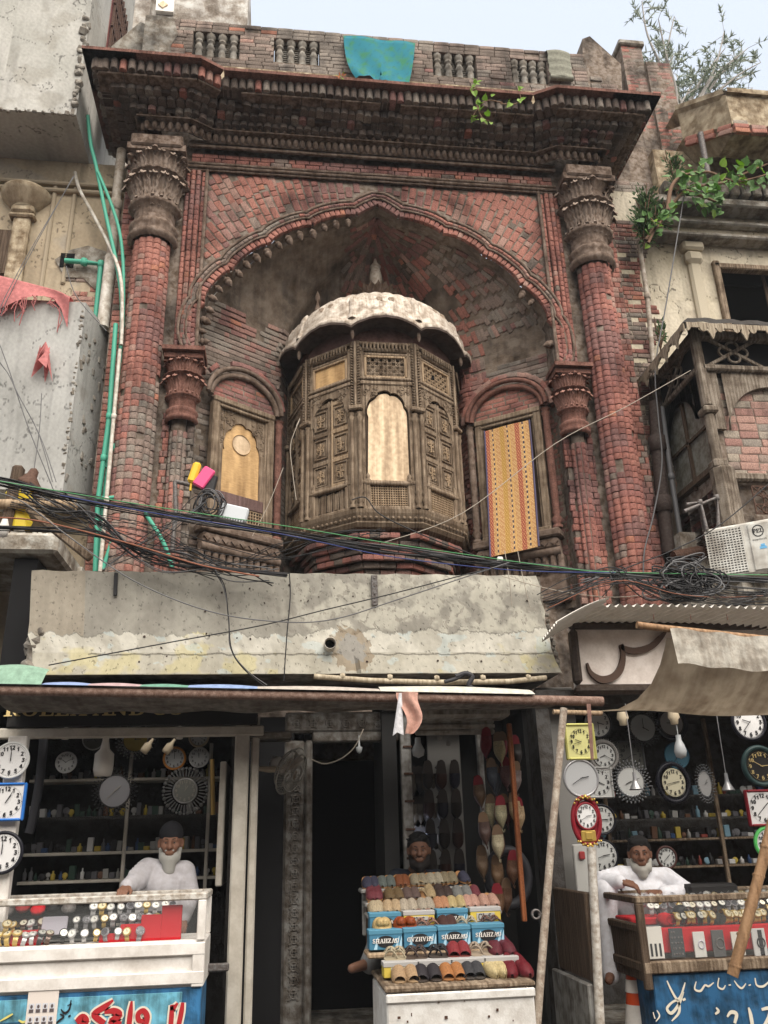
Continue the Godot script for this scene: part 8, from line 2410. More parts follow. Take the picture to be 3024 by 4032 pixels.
func shoe_stall()->void:
	var x0:=-.102; var x1:=1.149 - .13
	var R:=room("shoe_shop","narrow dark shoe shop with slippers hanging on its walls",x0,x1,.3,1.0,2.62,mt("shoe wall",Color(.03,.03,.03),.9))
	bar(R,"post",Vector3(-.019,1.818,.95),Vector3(.09,1.6,.07),mt("dusty white",Color(.30,.30,.29),.8,"grime",1.2))
	for k in 6:bar(R,"hinge",Vector3(-.004,2.377,.99) - Vector3(0,.05+k*.22,0),Vector3(.08,.018,.015),mats["rusty iron"],.003)
	for k in 4:bar(R,"shutter_slat",Vector3(.342,2.490 - k*.043+.04,1.36 - .02*(k % 2)),Vector3(.66,.04,.05),mt("shutter cream",Color(.36,.34,.30),.7,"grime",1.0),.01)
	bar(R,"hood",Vector3(.383,2.546,1.45),Vector3(.74,.11,.3),mats["shutter cream"],.02)
	bar(R,"orange_post",(Vector3(.757,2.39,1.6)+Vector3(.676,1.046,1.7))*.5,Vector3(.035,1.42,.05),mt("orange wood",Color(.26,.085,.03),.7,"wood",1.0),.006)
	bar(R,"white_upright",Vector3(.595,1.763,1.1),Vector3(.05,1.5,.05),mats["dusty white"]); bar(R,"display_board",Vector3(.38,1.782,.6),Vector3(.30,1.5,.02),mats["panel grey"])
	var bulb:Material=mats["bulb plastic"]
	for q in [[Vector3(.036,2.295,1.3),"clear round bulb at the top of the shoe shop",.09],[Vector3(.108,2.445,1.3),"left small white lamp under the cream shutter",.04],[Vector3(.221,2.384,1.3),"middle small white lamp under the cream shutter",.045],[Vector3(.288,2.332,1.3),"right small white lamp under the cream shutter",.035]]:
		var g:=G.new(); var r:float=q[2]
		g.lathe([Vector2(0,-r),Vector2(r*.5,-r*.8),Vector2(r*.6,-r*.3),Vector2(r*.3,r*.3),Vector2(r*.25,r*.8)],12,Transform3D(Basis(),q[0])); tag(ob("lamp",g,mats["bulb glass"] if r>.08 else mats["panel grey"]),q[1],"lamp")
	var g:=G.new(); g.lathe([Vector2(0,-.02),Vector2(.016,-.012),Vector2(.018,.006),Vector2(0,.02)],10,Transform3D(Basis(),Vector3(.102,1.611,.6)))
	tag(ob("lit_bulb",g,mt("lit bulb",Color(.8,.85,1),.5,"",1.0,{"emit":Color(.8,.88,1),"power":6.0})),"small glowing white bulb above the young man's head","bulb")
	var ol:=OmniLight3D.new(); ol.name="bulb_light"; ol.light_color=Color(.85,.9,1); ol.light_energy=.012; ol.light_size=.02; ol.omni_range=9.0; ol.omni_attenuation=2.0; ol.shadow_enabled=true; ol.position=Vector3(.097,1.611,.63); add_child(ol)
	# hanging slippers
	var hang:=Basis(Vector3.RIGHT,PI*.5)
	var dk:=Color(.035,.028,.025)
	for r in 6:
		for c in 3:shoe("mule",dk,[dk,Color(.06,.03,.025),Color(.03,.03,.045)][(r+c) % 3],Transform3D(hang*Basis(Vector3.BACK,0),Vector3(.337,2.25,.63)+Vector3(-.12+c*.12,-.01 - r*.245,.02)),"dark slipper hanging on the pale board, row %d, place %d" % [r+1,c+1],"dark slippers on the pale board")
		for c in 5:shoe("khussa",dk,[Color(.08,.06,.04),dk,Color(.12,.09,.06)][(r*2+c) % 3],Transform3D(hang*Basis(Vector3.BACK,.2),Vector3(.21,2.223,.5)+Vector3(-.10+c*.055,-.02 - r*.25,.02*c)),"dark pointed slipper in the hanging bunch, row %d, place %d" % [r+1,c+1],"dark slippers in the hanging bunch")
	var hs:=[[1052,1590,Color(.20,.012,.02),"dark red"],[1068,1605,Color(.42,.36,.20),"beige"],[1085,1600,Color(.20,.012,.02),"red lined grey"],[1098,1612,dk,"black"],[1050,1660,Color(.05,.06,.08),"dark grey"],[1068,1670,Color(.10,.11,.13),"slate grey"],[1088,1655,Color(.20,.10,.10),"dusty red"],[1100,1668,Color(.20,.15,.14),"mauve"],[1055,1740,Color(.42,.38,.24),"cream speckled"],[1069,1745,Color(.42,.38,.24),"second cream speckled"],[1085,1740,Color(.06,.01,.015),"maroon"],[1098,1735,Color(.46,.33,.19),"tan"],[1106,1748,Color(.46,.33,.19),"second tan"],[1062,1810,Color(.48,.42,.28),"pale straw"],[1078,1805,Color(.16,.07,.04),"brown"],[1096,1860,Color(.16,.08,.045),"chestnut"],[1070,1870,Color(.22,.13,.07),"light brown"],[1085,1920,Color(.14,.07,.04),"deep brown"],[1030,1700,Color(.12,.07,.04),"dull brown"],[1034,1780,Color(.10,.06,.05),"umber"],[1040,1850,Color(.2,.13,.08),"faded brown"],[1062,1930,Color(.17,.09,.05),"russet"]]
	var hp:=[Vector3(.599,2.435,1.4),Vector3(.657,2.379,1.4),Vector3(.725,2.396,1.4),Vector3(.772,2.351,1.4),Vector3(.573,2.179,1.4),Vector3(.639,2.142,1.4),Vector3(.72,2.195,1.4),Vector3(.763,2.147,1.4),Vector3(.573,1.912,1.4),Vector3(.624,1.893,1.4),Vector3(.686,1.91,1.4),Vector3(.736,1.919,1.4),Vector3(.772,1.883,1.4),Vector3(.582,1.68,1.4),Vector3(.641,1.668,1.4),Vector3(.694,1.497,1.4),Vector3(.596,1.466,1.4),Vector3(.638,1.3,1.4),Vector3(.488,2.055,1.4),Vector3(.484,1.775,1.4),Vector3(.49,1.536,1.4),Vector3(.552,1.27,1.4)]
	for i in hs.size():
		var q:Array=hs[i]
		shoe("khussa",Color(.22,.02,.03) if i % 3==0 else Color(.16,.10,.06),q[2],Transform3D(hang*Basis(Vector3.BACK,rf(-.3,.3))*Basis(Vector3.UP,rf(-.1,.1)),hp[i]+Vector3(0,0,rf(-.05,.15))),"%s pointed slipper hanging toe down beside the orange post" % q[3],"slippers hanging beside the orange post")
	g=G.new(); hoop(g,Vector3(.737,1.289,1.2),.16,.2,.04,24)
	tag(ob("tyre",g,mats["black plastic"]),"dark tyre-like ring behind the hanging slippers near the orange post","ring")
	# stepped stand
	var C:=th("shoe_stand","stepped shoe stand on a chipped white chest, in front of the shoe shop","stand",Vector3(0,.15,2.4))
	var a:=Vector3(-.443,.776,2.75); var b:=Vector3(.445,.779,2.75)
	bar(C,"chest",Vector3((a.x+b.x)*.5,a.y*.5 - .02,2.35),Vector3(b.x - a.x,a.y - .04,.78),mt("chipped white",Color(.70,.69,.665),.6,"soft",1.2),.01)
	bar(C,"chest_rim",Vector3((a.x+b.x)*.5,a.y - .05,2.745),Vector3(b.x - a.x+.01,.05,.02),mats["chipped white"])
	for k in 30:bar(C,"paint_chip",Vector3(rf(a.x,b.x),a.y - pow(rf(0,1),2)*.7 - .01,2.745+(.012 if rf(0,1)<.3 else .0015)),Vector3(rf(.006,.02),rf(.005,.02),.002),mats["rusty iron"],.001)
	bar(C,"chest_top",Vector3((a.x+b.x)*.5,a.y - .005,2.35),Vector3(b.x - a.x+.02,.03,.8),mats["old wood"])
	var rows:=[[Vector3(-.379,.775,2.62),Vector3(.474,.78,2.62),12],[Vector3(-.391,.867,2.42),Vector3(.426,.876,2.42),12],[Vector3(-.46,1.012,2.22),Vector3(.409,1.01,2.22),12],[Vector3(-.458,1.108,2.04),Vector3(.438,1.129,2.04),16],[Vector3(-.456,1.181,1.88),Vector3(.354,1.178,1.88),13],[Vector3(-.468,1.25,1.72),Vector3(.294,1.269,1.72),13]]
	var names:=["bottom","second","third","fourth","fifth","top"]
	var look:=[["slide","slide","slide","slide","slide","slide","slide","slide","khussa","khussa","pump","pump"],["sandal","sandal","sandal","sandal","sandal","sandal","slide","slide","sandal","sandal","pump","pump"],["pom","pom","pom","pom","sandal","sandal","mule","mule","sandal","sandal","sandal","sandal"],["mule"],["pump","pump","mule","mule","mule","mule","sandal"],["mule"]]
	var tan_:=Color(.36,.19,.08)
	var cols:=[[Color(.42,.28,.16),Color(.035,.03,.035),Color(.40,.17,.06),Color(.05,.05,.055),Color(.58,.47,.25),Color(.15,.012,.02)],[Color(.50,.43,.30),Color(.07,.05,.045),Color(.03,.03,.035),Color(.24,.03,.035),Color(.42,.34,.26),Color(.12,.02,.03)],[Color(.62,.45,.20),Color(.32,.06,.01),Color(.30,.16,.12),Color(.07,.03,.025),Color(.48,.42,.31),Color(.14,.07,.055)],[Color(.44,.36,.24),Color(.45,.33,.20),Color(.42,.36,.28),Color(.38,.33,.26),Color(.44,.22,.12),Color(.46,.36,.18),Color(.48,.28,.22),Color(.44,.26,.2)],[Color(.16,.04,.05),Color(.15,.10,.05),Color(.12,.08,.07),Color(.40,.30,.17),Color(.06,.04,.035),Color(.2,.2,.19)],[Color(.05,.05,.08),Color(.12,.14,.13),Color(.20,.07,.03),Color(.28,.24,.17),Color(.36,.32,.24),Color(.24,.20,.13)]]
	var cn:=[["beige","black","orange tan","charcoal","gold and cream","maroon and white"],["cream","dark brown","black","red","pale beige","wine"],["cream fluffy","rust fluffy","brown jewelled","dark brown","ivory","bronze"],["cream embroidered","straw embroidered","grey embroidered","blue-grey embroidered","orange toed","yellow toed","pink toed","rose toed"],["maroon","olive","dull brown","gold banded","black jewelled","grey"],["navy","grey green","rust","khaki","silver","bronze"]]
	for r in 6:
		var n:int=rows[r][2]
		for i in n:
			var k:=i/2
			var p:Vector3=(rows[r][0] as Vector3).lerp(rows[r][1],(i+.5)/n)+Vector3(.006 if i % 2==0 else -.006,0,-.22)
			var ty:String=look[r][i % look[r].size()]
			var cc:Color=cols[r][k % cols[r].size()]
			var sc:=.98 if r<3 else .88
			shoe(ty,tan_ if r>=3 else cc*.6+Color(.03,.02,.01),cc,Transform3D((Basis(Vector3.UP,rf(-.12,.12))*Basis(Vector3.RIGHT,.22)).scaled(Vector3.ONE*sc),p+Vector3(0,.055,0)),"%s %s shoe, pair %d from left, %s row of the stand" % ["left" if i % 2==0 else "right",cn[r][k % cn[r].size()],k+1,names[r]],"shoes on the stepped stand")
	# boxes under the rows
	for i in 4:
		var p:=Vector3(-.409,.915,2.36).lerp(Vector3(.299,.93,2.36),i/3.0); p=Vector3(-.387,.934,2.3).lerp(Vector3(.29,.946,2.3),i/3.0)
		shoe_box(10 if i==1 else 0,p,.215,.115,.13,["leftmost blue shoe box of the lower box row","blue shoe box with its lettering upside down","third blue shoe box of the lower box row","rightmost blue shoe box of the lower box row"][i])
		p=Vector3(-.365,1.036,2.12).lerp(Vector3(.322,1.047,2.12),i/3.0)
		shoe_box([0,1,20,1][i],p,.21,.10,.12,["blue shoe box at the left of the upper box row","yellow shoe box second in the upper box row","blue shoe box third in the upper box row","yellow shoe box at the right of the upper box row"][i])
		p=Vector3(-.317,.8,2.5).lerp(Vector3(.318,.804,2.5),i/3.0)
		shoe_box([1,2,1,2][i],p,.22,.085,.12,["yellow shoe box at the left under the second row","grey shoe box second under the second row","yellow shoe box third under the second row","grey shoe box at the right under the second row"][i])
	var pl:=Vector3(-.511,.925,2.32); var pr:=Vector3(.383,.928,2.32)
	bar(C,"plank",(pl+pr)*.5 - Vector3(0,.02,.1),Vector3(pr.x - pl.x,.03,.26),mats["pale wood"])
	for q in [[rows[3],"plank"],[rows[4],"plank"],[rows[5],"plank"]]:
		var c:Vector3=(q[0][0]+q[0][1])*.5
		bar(C,q[1],c+Vector3(0,-.01,-.12),Vector3((q[0][1] - q[0][0]).x+.04,.03,.24),mats["panel grey"])
		bar(C,"riser",c+Vector3(0,-.17,-.16),Vector3((q[0][1] - q[0][0]).x,.28,.05),mats["dusty white"] if q[0]==rows[5] else mats["dark wood"])
# ------------------------------------------------------------------ people
func field_mesh(g:G,parts:Array,cell:float,k:float)->void:
	var lo:=Vector3.ONE*1e9; var hi:=-lo
	for p in parts:
		for e in 2:
			var r:=Vector3.ONE*(float(p[2+e])+cell*2.5)
			lo=lo.min(p[e] - r); hi=hi.max(p[e]+r)
	var N:=Vector3i((hi - lo)/cell)+Vector3i(2,2,2)
	var f:=PackedFloat32Array(); f.resize(N.x*N.y*N.z); f.fill(1.0)
	var sy:=N.x; var sz:=N.x*N.y
	for p in parts:
		var a:Vector3=p[0]; var b:Vector3=p[1]; var ra:float=p[2]; var rb:float=p[3]
		var m:=maxf(ra,rb)+k+cell*2.0
		var i0:=Vector3i(((a.min(b) - Vector3.ONE*m - lo)/cell).max(Vector3.ZERO)); var i1:=Vector3i((a.max(b)+Vector3.ONE*m - lo)/cell)+Vector3i.ONE
		var ab:=b - a; var l2:=maxf(ab.length_squared(),1e-9)
		for z in range(i0.z,mini(i1.z+1,N.z)):
			for y in range(i0.y,mini(i1.y+1,N.y)):
				var ix:=z*sz+y*sy
				for x in range(i0.x,mini(i1.x+1,N.x)):
					var q:=lo+Vector3(x,y,z)*cell - a
					var t:=clampf(q.dot(ab)/l2,.0,1.0)
					var d:=(q - ab*t).length() - ra - (rb - ra)*t
					var o:=f[ix+x]
					var h:=maxf(k - absf(d - o),.0)/k
					f[ix+x]=minf(d,o) - h*h*k*.25
	var idx:={}; var pos:=PackedVector3Array()
	var co:=[]
	for c in 8:co.append(Vector3i(c & 1,(c>>1) & 1,c>>2))
	var off:=PackedInt32Array()
	for c in co:off.append(c.x+c.y*sy+c.z*sz)
	for z in N.z - 1:
		for y in N.y - 1:
			for x in N.x - 1:
				var i:=x+y*sy+z*sz
				var ins:=0
				for c in 8:
					if f[i+off[c]]<.0:ins+=1
				if ins==0 or ins==8:continue
				var s:=Vector3.ZERO; var n:=0
				for e in [[0,1],[2,3],[4,5],[6,7],[0,2],[1,3],[4,6],[5,7],[0,4],[1,5],[2,6],[3,7]]:
					var u:=f[i+off[e[0]]]; var v:=f[i+off[e[1]]]
					if (u<.0)!=(v<.0):
						s+=Vector3(co[e[0]]).lerp(Vector3(co[e[1]]),u/(u - v)); n+=1
				idx[i]=pos.size(); pos.append(lo+(Vector3(x,y,z)+s/n)*cell)
	var nr:=PackedVector3Array(); nr.resize(pos.size())
	var fs:=[]
	for i in idx:
		for ax in 3:
			var d:int=[1,sy,sz][ax]
			if (f[i]<.0)==(f[i+d]<.0):continue
			var u:int=[sy,sz,1][ax]; var v:int=[sz,1,sy][ax]
			if not (idx.has(i - u) and idx.has(i - v) and idx.has(i - u - v)):continue
			var q:=[idx[i],idx[i - u],idx[i - u - v],idx[i - v]]
			if f[i]>=.0:q.reverse()
			var m:=(pos[q[2]] - pos[q[0]]).cross(pos[q[3]] - pos[q[1]])
			for e in q:nr[e]+=m
			fs.append(q)
	for q in fs:
		var s:=g.v.size()
		g.quad(pos[q[0]],pos[q[1]],pos[q[2]],pos[q[3]])
		var w:=[0,2,1,0,3,2]
		for e in 6:g.n[s+e]=nr[q[w[e]]].normalized()
func hand_parts(w:Vector3,d:Vector3,up:Vector3,side:float,curl:float)->Array:
	d=d.normalized(); up=(up - d*d.dot(up)).normalized(); var s:=d.cross(up)*side
	var o:=[]
	for i in 4:
		var c:=(i - 1.5)*.019
		o.append([w+d*.01+s*c*.6,w+d*.075+s*c,.016,.013])
		var l:float=[.036,.043,.040,.030][i]
		var k:=w+d*.078+s*c
		var d1:=(d*cos(curl) - up*sin(curl)); var d2:=(d*cos(curl*2.1) - up*sin(curl*2.1))
		o.append([k,k+d1*l,.0095,.009]); o.append([k+d1*l,k+d1*l+d2*l*.85,.009,.0075])
	var t:=w+d*.02 - s*.03
	o.append([t,t+d*.035 - s*.022 - up*.008,.013,.0105]); o.append([t+d*.035 - s*.022 - up*.008,t+d*.066 - s*.022 - up*.018,.0105,.008])
	return o
func person(label:String,J:Dictionary,skin:Color,shirt:Color,hair:Color,beard:Color,cap:bool)->void:
	var P_:=th("person",label,"person",J.hip)
	var H:Vector3=J.head; var F:=Basis(Vector3.UP,J.yaw)*Basis(Vector3.RIGHT,J.pitch)
	var L:=func(x,y,z)->Vector3:return H+F*Vector3(x,y,z)
	var g:=G.new()
	field_mesh(g,[[J.hip,J.chest,.12,.13],[J.shL,J.shR,.055,.055],[J.chest,J.neck,.1,.06],[J.neck,L.call(0,-.03,-.02),.052,.05],[J.shL,J.elL,.045,.038],[J.elL,J.haL,.036,.026],[J.shR,J.elR,.045,.038],[J.elR,J.haR,.036,.026]]+([[J.hip,J.kn,.075,.055],[J.kn,J.an,.05,.036],[J.an,J.ft,.036,.03]] if J.has("kn") else []),.014,.05)
	field_mesh(g,[[L.call(0,.035,-.01),L.call(0,.03,-.035),.083,.08],[L.call(0,-.02,.015),L.call(0,-.055,.03),.066,.05],[L.call(0,-.088,.045),L.call(0,-.08,.05),.03,.03],[L.call(0,.018,.088),L.call(0,-.02,.104),.0105,.0155],[L.call(-.014,-.022,.09),L.call(.014,-.022,.09),.011,.011],[L.call(-.042,.03,.068),L.call(.042,.03,.068),.014,.014],[L.call(-.042,-.015,.052),L.call(-.03,-.03,.06),.027,.02],[L.call(.042,-.015,.052),L.call(.03,-.03,.06),.027,.02],[L.call(-.02,-.054,.083),L.call(.02,-.054,.083),.009,.009],[L.call(-.016,-.064,.081),L.call(.016,-.064,.081),.009,.009],[L.call(-.082,.012,-.012),L.call(-.083,-.02,-.008),.016,.012],[L.call(.082,.012,-.012),L.call(.083,-.02,-.008),.016,.012],[L.call(0,-.06,-.02),L.call(0,-.12,-.03),.055,.055]],.0055,.018)
	field_mesh(g,hand_parts(J.haL,J.hdL,J.hup,1.0,J.curl),.004,.006); field_mesh(g,hand_parts(J.haR,J.hdR,J.hup,-1.0,J.curl),.004,.006)
	ob("body",g,mt("skin "+skin.to_html(),skin,.6),P_,true)
	g=G.new()
	var low:Vector3=J.hip - Vector3(0,.05,0)
	var cl:=[[low,J.chest,.19,.165],[J.chest,J.neck - Vector3(0,.05,0),.14,.075],[J.shL,J.shR,.078,.078],[J.shL,J.elL,.082,.072],[J.elL,(J.elL as Vector3).lerp(J.haL,.86),.072,.05],[J.shR,J.elR,.082,.072],[J.elR,(J.elR as Vector3).lerp(J.haR,.86),.072,.05]]
	for i in 9:
		var s:=i/8.0
		var a:Vector3=(J.shL as Vector3).lerp(J.shR,s)+Vector3(0,-.06,.07); var b:Vector3=low+Vector3((s - .5)*.3,0,.165)
		cl.append([a,b,.014 if i % 2 else .034,.02])
	for e in [[J.shL,J.elL,J.haL],[J.shR,J.elR,J.haR]]:
		for i in 4:cl.append([(e[0] as Vector3).lerp(e[1],.3+i*.22)+Vector3(-.03,.06,.03),(e[0] as Vector3).lerp(e[1],.42+i*.22)+Vector3(.03,-.05,.05),.022,.018])
	field_mesh(g,cl,.012,.012)
	ob("shirt",g,mt("cloth "+shirt.to_html(),shirt,.85,"soft",2.5,{"bump":.3}),P_,true)
	g=G.new()
	if J.has("kn"):field_mesh(g,[[J.hip,J.kn,.11,.085],[J.kn,J.an,.085,.07]],.014,.03); ob("trousers",g,mt("trouser "+str(shirt.b),J.get("tr",shirt),.85,"soft",2.5),P_,true); g=G.new()
	field_mesh(g,[[L.call(0,.062,-.02),L.call(0,.055,-.045),.08+(.006 if cap else .004),.08]]+([[L.call(-.07,.01,-.035),L.call(-.064,.06,.012),.026,.025],[L.call(.07,.01,-.035),L.call(.064,.06,.012),.026,.025],[L.call(-.045,.095,.032),L.call(.045,.10,.032),.028,.027]] if not cap else [[L.call(0,.075,.0),L.call(0,.08,-.03),.083,.08]]),.0065,.02)
	if not cap:
		var tufts:=[]
		for i in 46:
			var d:=Vector3(rf(-1,1),rf(.1,1),rf(-1,.75)).normalized(); var c:=Vector3(0,.055,-.02)+d*.084
			tufts.append([L.call(c.x,c.y,c.z),L.call(c.x+rf(-.03,.03),c.y+rf(-.005,.012),c.z+rf(0,.03)),.009,.004])
		field_mesh(g,tufts,.005,.004)
	ob("cap" if cap else "hair",g,mt("hair "+hair.to_html(),hair,.9),P_,true)
	g=G.new()
	var bl:float=J.beard
	field_mesh(g,[[L.call(-.073,-.03,-.012),L.call(-.045,-.10,.03),.014,.034],[L.call(.073,-.03,-.012),L.call(.045,-.10,.03),.014,.034],[L.call(-.045,-.085,.04),L.call(.045,-.085,.04),.026,.026],[L.call(0,-.11,.05),L.call(0,-.11 - bl*.8,.048),.047,.042],[L.call(-.03,-.09,.05),L.call(-.02,-.08 - bl,.045),.028,.018],[L.call(.03,-.09,.05),L.call(.02,-.08 - bl,.045),.028,.018]]+([[L.call(-.028,-.045,.084),L.call(.028,-.045,.084),.008,.008]] if bl!=.035 else []),.006,.02)
	ob("beard",g,mt("beard "+beard.to_html(),beard,.9),P_,true)
	for s in [-1.0,1.0]:
		g=G.new(); g.lathe([Vector2(0,-.011),Vector2(.007,-.006),Vector2(.0095,0),Vector2(.007,.006),Vector2(0,.011)],12,Transform3D(F*Basis(Vector3.RIGHT,PI/2),L.call(s*.031,.010,.0705)))
		var e:=ob("eye",g,mt("eye white",Color(.22,.19,.17),.3),P_,true)
		g=G.new(); g.lathe([Vector2(.0055,0),Vector2(0,.003)],10,Transform3D(F*Basis(Vector3.RIGHT,PI/2),L.call(s*.031,.010,.0805))); ob("iris",g,mats["cable"],e,true)
		g=G.new(); g.tube(PackedVector3Array([L.call(s*.014,.032,.084),L.call(s*.032,.038,.082),L.call(s*.05,.032,.07)]),.004,5); ob("eyebrow",g,mt("hair "+hair.to_html(),hair,.9) if not cap else mats["dark wood"],P_,true)
func people()->void:
	person("old man with white beard and dark cap, in a pale tunic, at the left counter",{"head":Vector3(-1.888,1.609,1.38),"yaw":.05,"pitch":.05,"neck":Vector3(-1.908,1.461,1.33),"chest":Vector3(-1.933,1.312,1.32),"hip":Vector3(-1.938,1.073,1.25),"shL":Vector3(-2.053,1.433,1.34),"shR":Vector3(-1.781,1.406,1.34),"elL":Vector3(-2.11,1.356,1.5),"haL":Vector3(-2.148,1.334,1.66),"elR":Vector3(-1.729,1.244,1.36),"haR":Vector3(-1.756,1.086,1.5),"hdL":Vector3(-.1,-.35,.9),"hdR":Vector3(0,-.3,.9),"hup":Vector3(0,1,.3),"curl":.5,"beard":.09},Color(.20,.10,.065),Color(.50,.49,.52),Color(.015,.015,.018),Color(.34,.335,.31),true)
	person("man with white chin beard and black hair, in white, leaning on the right counter",{"head":Vector3(1.789,1.429,1.35),"yaw":-.30,"pitch":.05,"neck":Vector3(1.819,1.277,1.3),"chest":Vector3(1.805,1.125,1.28),"hip":Vector3(1.803,.865,1.15),"shL":Vector3(1.633,1.272,1.3),"shR":Vector3(2.001,1.248,1.3),"elL":Vector3(1.445,1.24,1.36),"haL":Vector3(1.541,1.245,1.55),"elR":Vector3(2.11,1.145,1.42),"haR":Vector3(1.813,1.16,1.58),"hdL":Vector3(.9,-.25,.25),"hdR":Vector3(-1,-.05,.1),"hup":Vector3(0,1,.5),"curl":.45,"beard":.035,"kn":Vector3(1.445,1.177,1.42),"an":Vector3(1.387,.618,1.5),"ft":Vector3(1.32,.597,1.62)},Color(.15,.072,.045),Color(.66,.67,.72),Color(.012,.011,.011),Color(.33,.32,.29),false)
	person("young man with short black beard in a dark shirt behind the shoe stand",{"head":Vector3(.026,1.504,1.2),"yaw":-.12,"pitch":.05,"neck":Vector3(.017,1.342,1.1),"chest":Vector3(.021,1.173,1.1),"hip":Vector3(-0,.927,1.1),"shL":Vector3(-.141,1.296,1.1),"shR":Vector3(.179,1.279,1.1),"elL":Vector3(-.209,1.088,1.2),"haL":Vector3(-.132,.989,1.4),"elR":Vector3(.201,1.058,1.2),"haR":Vector3(.043,.983,1.4),"hdL":Vector3(.4,-.2,.9),"hdR":Vector3(-.4,-.2,.9),"hup":Vector3(0,1,.2),"curl":.5,"beard":.012,"kn":Vector3(-.296,1.069,1.75),"an":Vector3(-.454,.822,1.95),"ft":Vector3(-.588,.806,2.05),"tr":Color(.16,.165,.17)},Color(.13,.065,.042),Color(.012,.015,.024),Color(.008,.008,.008),Color(.015,.012,.011),false)
# ------------------------------------------------------------------ plants
func leafy(nm:String,label:String,stems:Array,r:float,leaf:G,n:int,size:float,m:Material,spread:float,droop:float)->Node3D:
	var P_:=th(nm,label,"plant",stems[0][0])
	var lm:=leaf.mesh()
	for st in stems:
		var q:=spline(st,6); var rad:=[]
		for i in q.size():rad.append(r*(1.0 - .7*i/q.size()))
		var g:=G.new(); g.tube(q,rad,6,false); ob("stem",g,mt("twig",Color(.17,.105,.07),.9),P_,true)
		for i in n:
			var t:=rf(.25,1.0); var p:=q[int(t*(q.size() - 1))]
			var o:=MeshInstance3D.new(); o.mesh=lm; o.material_override=m if rf(0,1)<.8 else mt("leaf pale",Color(.20,.33,.05),.5,"",1.0,{"back":Color(.25,.4,.06)})
			var d:=Vector3(rf(-1,1),rf(-1,1) - droop,rf(-.4,1)).normalized()
			var x:=d.cross(Vector3(rf(-.4,.4),.3,1)).normalized()
			o.transform=Transform3D(Basis(x,d,x.cross(d)).scaled(Vector3.ONE*size*rf(.6,1.15)),p+d*spread*rf(.1,.6)+Vector3(rf(-1,1),rf(-1,1),rf(-1,1))*spread*.35 - origin_of(P_))
			put(P_,o,"leaf")
	return P_
func bush(nm:String,label:String,c:Array,n:int,rad:Vector3,size:float)->void:
	var P_:=th(nm,label,"plant",c[0] - Vector3(0,rad.y,0))
	var lf:=leaf_g(1.0,.5); var g:=G.new(); var sg:=G.new()
	for k in c:
		for i in n:
			var d:=Vector3(rf(-1,1),rf(-1,1),rf(-.3,1)) ; var p:Vector3=k+d*rad*rf(.2,1.0)
			var y:=Vector3(d.x,d.y+.5,d.z+rf(-.3,.3)).normalized(); var x:=y.cross(Vector3(rf(-.5,.5),rf(-.5,.5),1)).normalized()
			g.add(lf,Transform3D(Basis(x,y,x.cross(y)).scaled(Vector3.ONE*size*rf(.6,1.2)),p),Color.WHITE*rf(.55,1.2))
		for i in 9:sg.tube(PackedVector3Array([k - Vector3(0,rad.y,.05),k+Vector3(rf(-1,1),rf(-.2,1),rf(0,1))*rad]),.006,4,false)
	var o:=ob("foliage",g,mt("bush leaf",Color(.055,.10,.035),.6,"",1.0,{"back":Color(.06,.11,.02)}),P_,true); o.set_meta("kind","stuff")
	ob("twigs",sg,mats["twig"],P_,true).set_meta("kind","stuff")
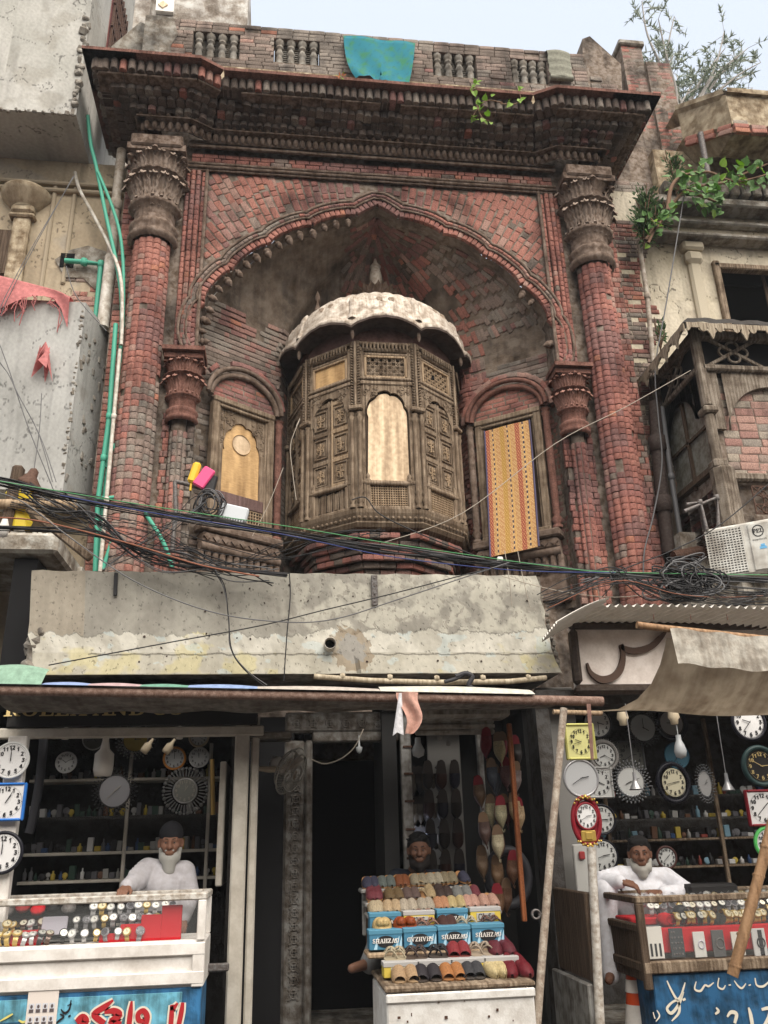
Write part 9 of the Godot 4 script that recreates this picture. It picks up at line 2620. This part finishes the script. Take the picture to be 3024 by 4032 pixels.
func plants()->void:
	var hl:=leaf_g(1.0,.85,1.0)
	var lm:=mt("leaf green",Color(.10,.20,.06),.5,"",1.0,{"back":Color(.12,.22,.03)})
	leafy("fig_sapling","fig sapling with heart-shaped leaves arching right in front of the cream house",[[Vector3(3.337,8.473,.25),Vector3(3.682,8.932,.25),Vector3(4.028,9.333,.25),Vector3(4.534,9.49,.25),Vector3(4.966,9.721,.25),Vector3(5.41,9.958,.25)],[Vector3(3.641,8.879,.35),Vector3(3.75,9.257,.35),Vector3(3.939,9.461,.35),Vector3(4.302,9.554,.35),Vector3(4.662,9.431,.35),Vector3(5.287,9.654,.35)],[Vector3(3.931,9.22,.35),Vector3(4.167,9.142,.35),Vector3(4.369,9.046,.35)]],.03,hl,52,.13,lm,.24,.35)
	leafy("fig_shoot","short bright fig shoot growing out of the wall beside the great capital",[[Vector3(3.335,8.397,.3),Vector3(3.464,8.655,.3),Vector3(3.424,8.796,.3)],[Vector3(3.447,8.601,.32),Vector3(3.598,8.793,.32),Vector3(3.651,8.855,.32)]],.02,hl,16,.12,lm,.15,.2)
	leafy("cornice_weed","small green weed trailing from the middle of the cornice",[[Vector3(1.461,9.917,.85),Vector3(1.26,9.926,.85),Vector3(1.102,9.71,.85),Vector3(1.076,9.583,.85)],[Vector3(1.431,9.899,.85),Vector3(1.605,9.909,.85),Vector3(1.7,9.994,.85),Vector3(1.675,10.181,.85)],[Vector3(1.139,9.839,.85),Vector3(1.194,9.645,.85),Vector3(1.294,9.604,.85)],[Vector3(1.11,10.1,.8),Vector3(1.141,10.218,.8),Vector3(1.18,10.276,.8)]],.009,hl,9,.085,mats["leaf pale"],.08,.2)
	leafy("orange_weed","tiny dried orange weed on the cornice edge below the blue cloth",[[Vector3(-.511,10.138,.8),Vector3(-.471,10.233,.8)],[Vector3(-.494,10.14,.8),Vector3(-.538,10.202,.8)]],.006,leaf_g(1.0,.4),5,.05,mt("dry leaf",Color(.35,.12,.05),.8),.03,.0)
	bush("wall_shrub","dense small-leaved shrub rooted between the great capital and the cream house",[Vector3(3.507,9.199,.1),Vector3(3.589,8.963,.12),Vector3(3.4,8.892,.1),Vector3(3.399,8.728,.12)],260,Vector3(.17,.24,.12),.06)
	bush("wall_shrub","smaller dark shrub above the ledge, left of the octagonal bay",[Vector3(4.054,9.958,0),Vector3(4.055,9.68,0)],230,Vector3(.16,.2,.1),.05)
	bush("wall_tuft","thin dry grass tuft on the bare brick beside the great column",[Vector3(3.504,7.357,-.1)],60,Vector3(.08,.22,.06),.06)
	# tree behind the roofs
	var T_:=th("roof_tree","thin-leaved tree spreading behind the roofs at the top right","tree",Vector3(7.383,15.401,-5))
	var tips:=[Vector3(6.876,19.398,-5),Vector3(7.177,19.118,-5),Vector3(7.636,19.069,-5),Vector3(7.925,18.804,-5),Vector3(8.383,19.009,-5),Vector3(8.844,18.808,-5),Vector3(9.69,18.984,-5),Vector3(9.917,18.546,-5),Vector3(9.76,17.94,-5),Vector3(9.152,17.159,-5),Vector3(8.973,18.63,-5),Vector3(8.356,17.728,-5),Vector3(7.989,18.222,-5),Vector3(7.91,16.684,-5),Vector3(7.324,18.585,-5),Vector3(8.348,16.797,-5),Vector3(6.97,18.397,-5),Vector3(7.563,17.884,-5),Vector3(9.794,18.28,-5),Vector3(9.06,18.051,-5),Vector3(7.753,17.336,-5),Vector3(8.72,17.439,-5),Vector3(8,17.151,-5),Vector3(7.748,18.34,-5),Vector3(7.473,18.382,-5),Vector3(8.559,18.434,-5),Vector3(9.352,18.377,-5)]
	var root:=Vector3(7.361,15.793,-5); var g:=G.new(); var lg:=G.new(); var lf:=leaf_g(1.0,.2)
	for i in tips.size():
		var e:Vector3=tips[i]+Vector3(0,0,rf(-1.2,1.2))
		var hub:=root.lerp(e,.35)+Vector3(rf(-.2,.2),.15,0)
		var q:=spline([root,hub,hub.lerp(e,.5)+Vector3(rf(-.15,.15),rf(-.1,.2),0),e],7)
		var rad:=[]
		for k in q.size():rad.append(lerpf(.05,.008,float(k)/q.size()))
		g.tube(q,rad,5,false)
		for tw in 9:
			var t:=rf(.42,1.0) if tw else 1.0
			var b:=q[int(t*(q.size() - 1))]
			var d:=(Vector3(rf(-1,1),rf(-.2,1),rf(-1,1))).normalized()
			var tip:=b+d*rf(.2,.55)
			g.tube(PackedVector3Array([b,b.lerp(tip,.5)+Vector3(0,.03,0),tip]),.006,3,false)
			for w in 4:
				var c:=b.lerp(tip,.45+.185*w)
				for k in 5:
					var y:=(d*.7+Vector3(rf(-1,1),rf(-.6,1),rf(-1,1))).normalized(); var x:=y.cross(Vector3(rf(-1,1),.2,rf(-1,1))).normalized()
					lg.add(lf,Transform3D(Basis(x,y,x.cross(y)).scaled(Vector3.ONE*rf(.10,.19)),c),Color.WHITE*rf(.7,1.2))
	g.tube(PackedVector3Array([root - Vector3(0,2.5,0),root]),.09,7)
	ob("branches",g,mt("bark",Color(.34,.32,.30),.9),T_,true)
	ob("leaves",lg,mt("olive leaf",Color(.29,.33,.27),.6,"",1.0,{"back":Color(.10,.14,.05)}),T_,true).set_meta("kind","stuff")
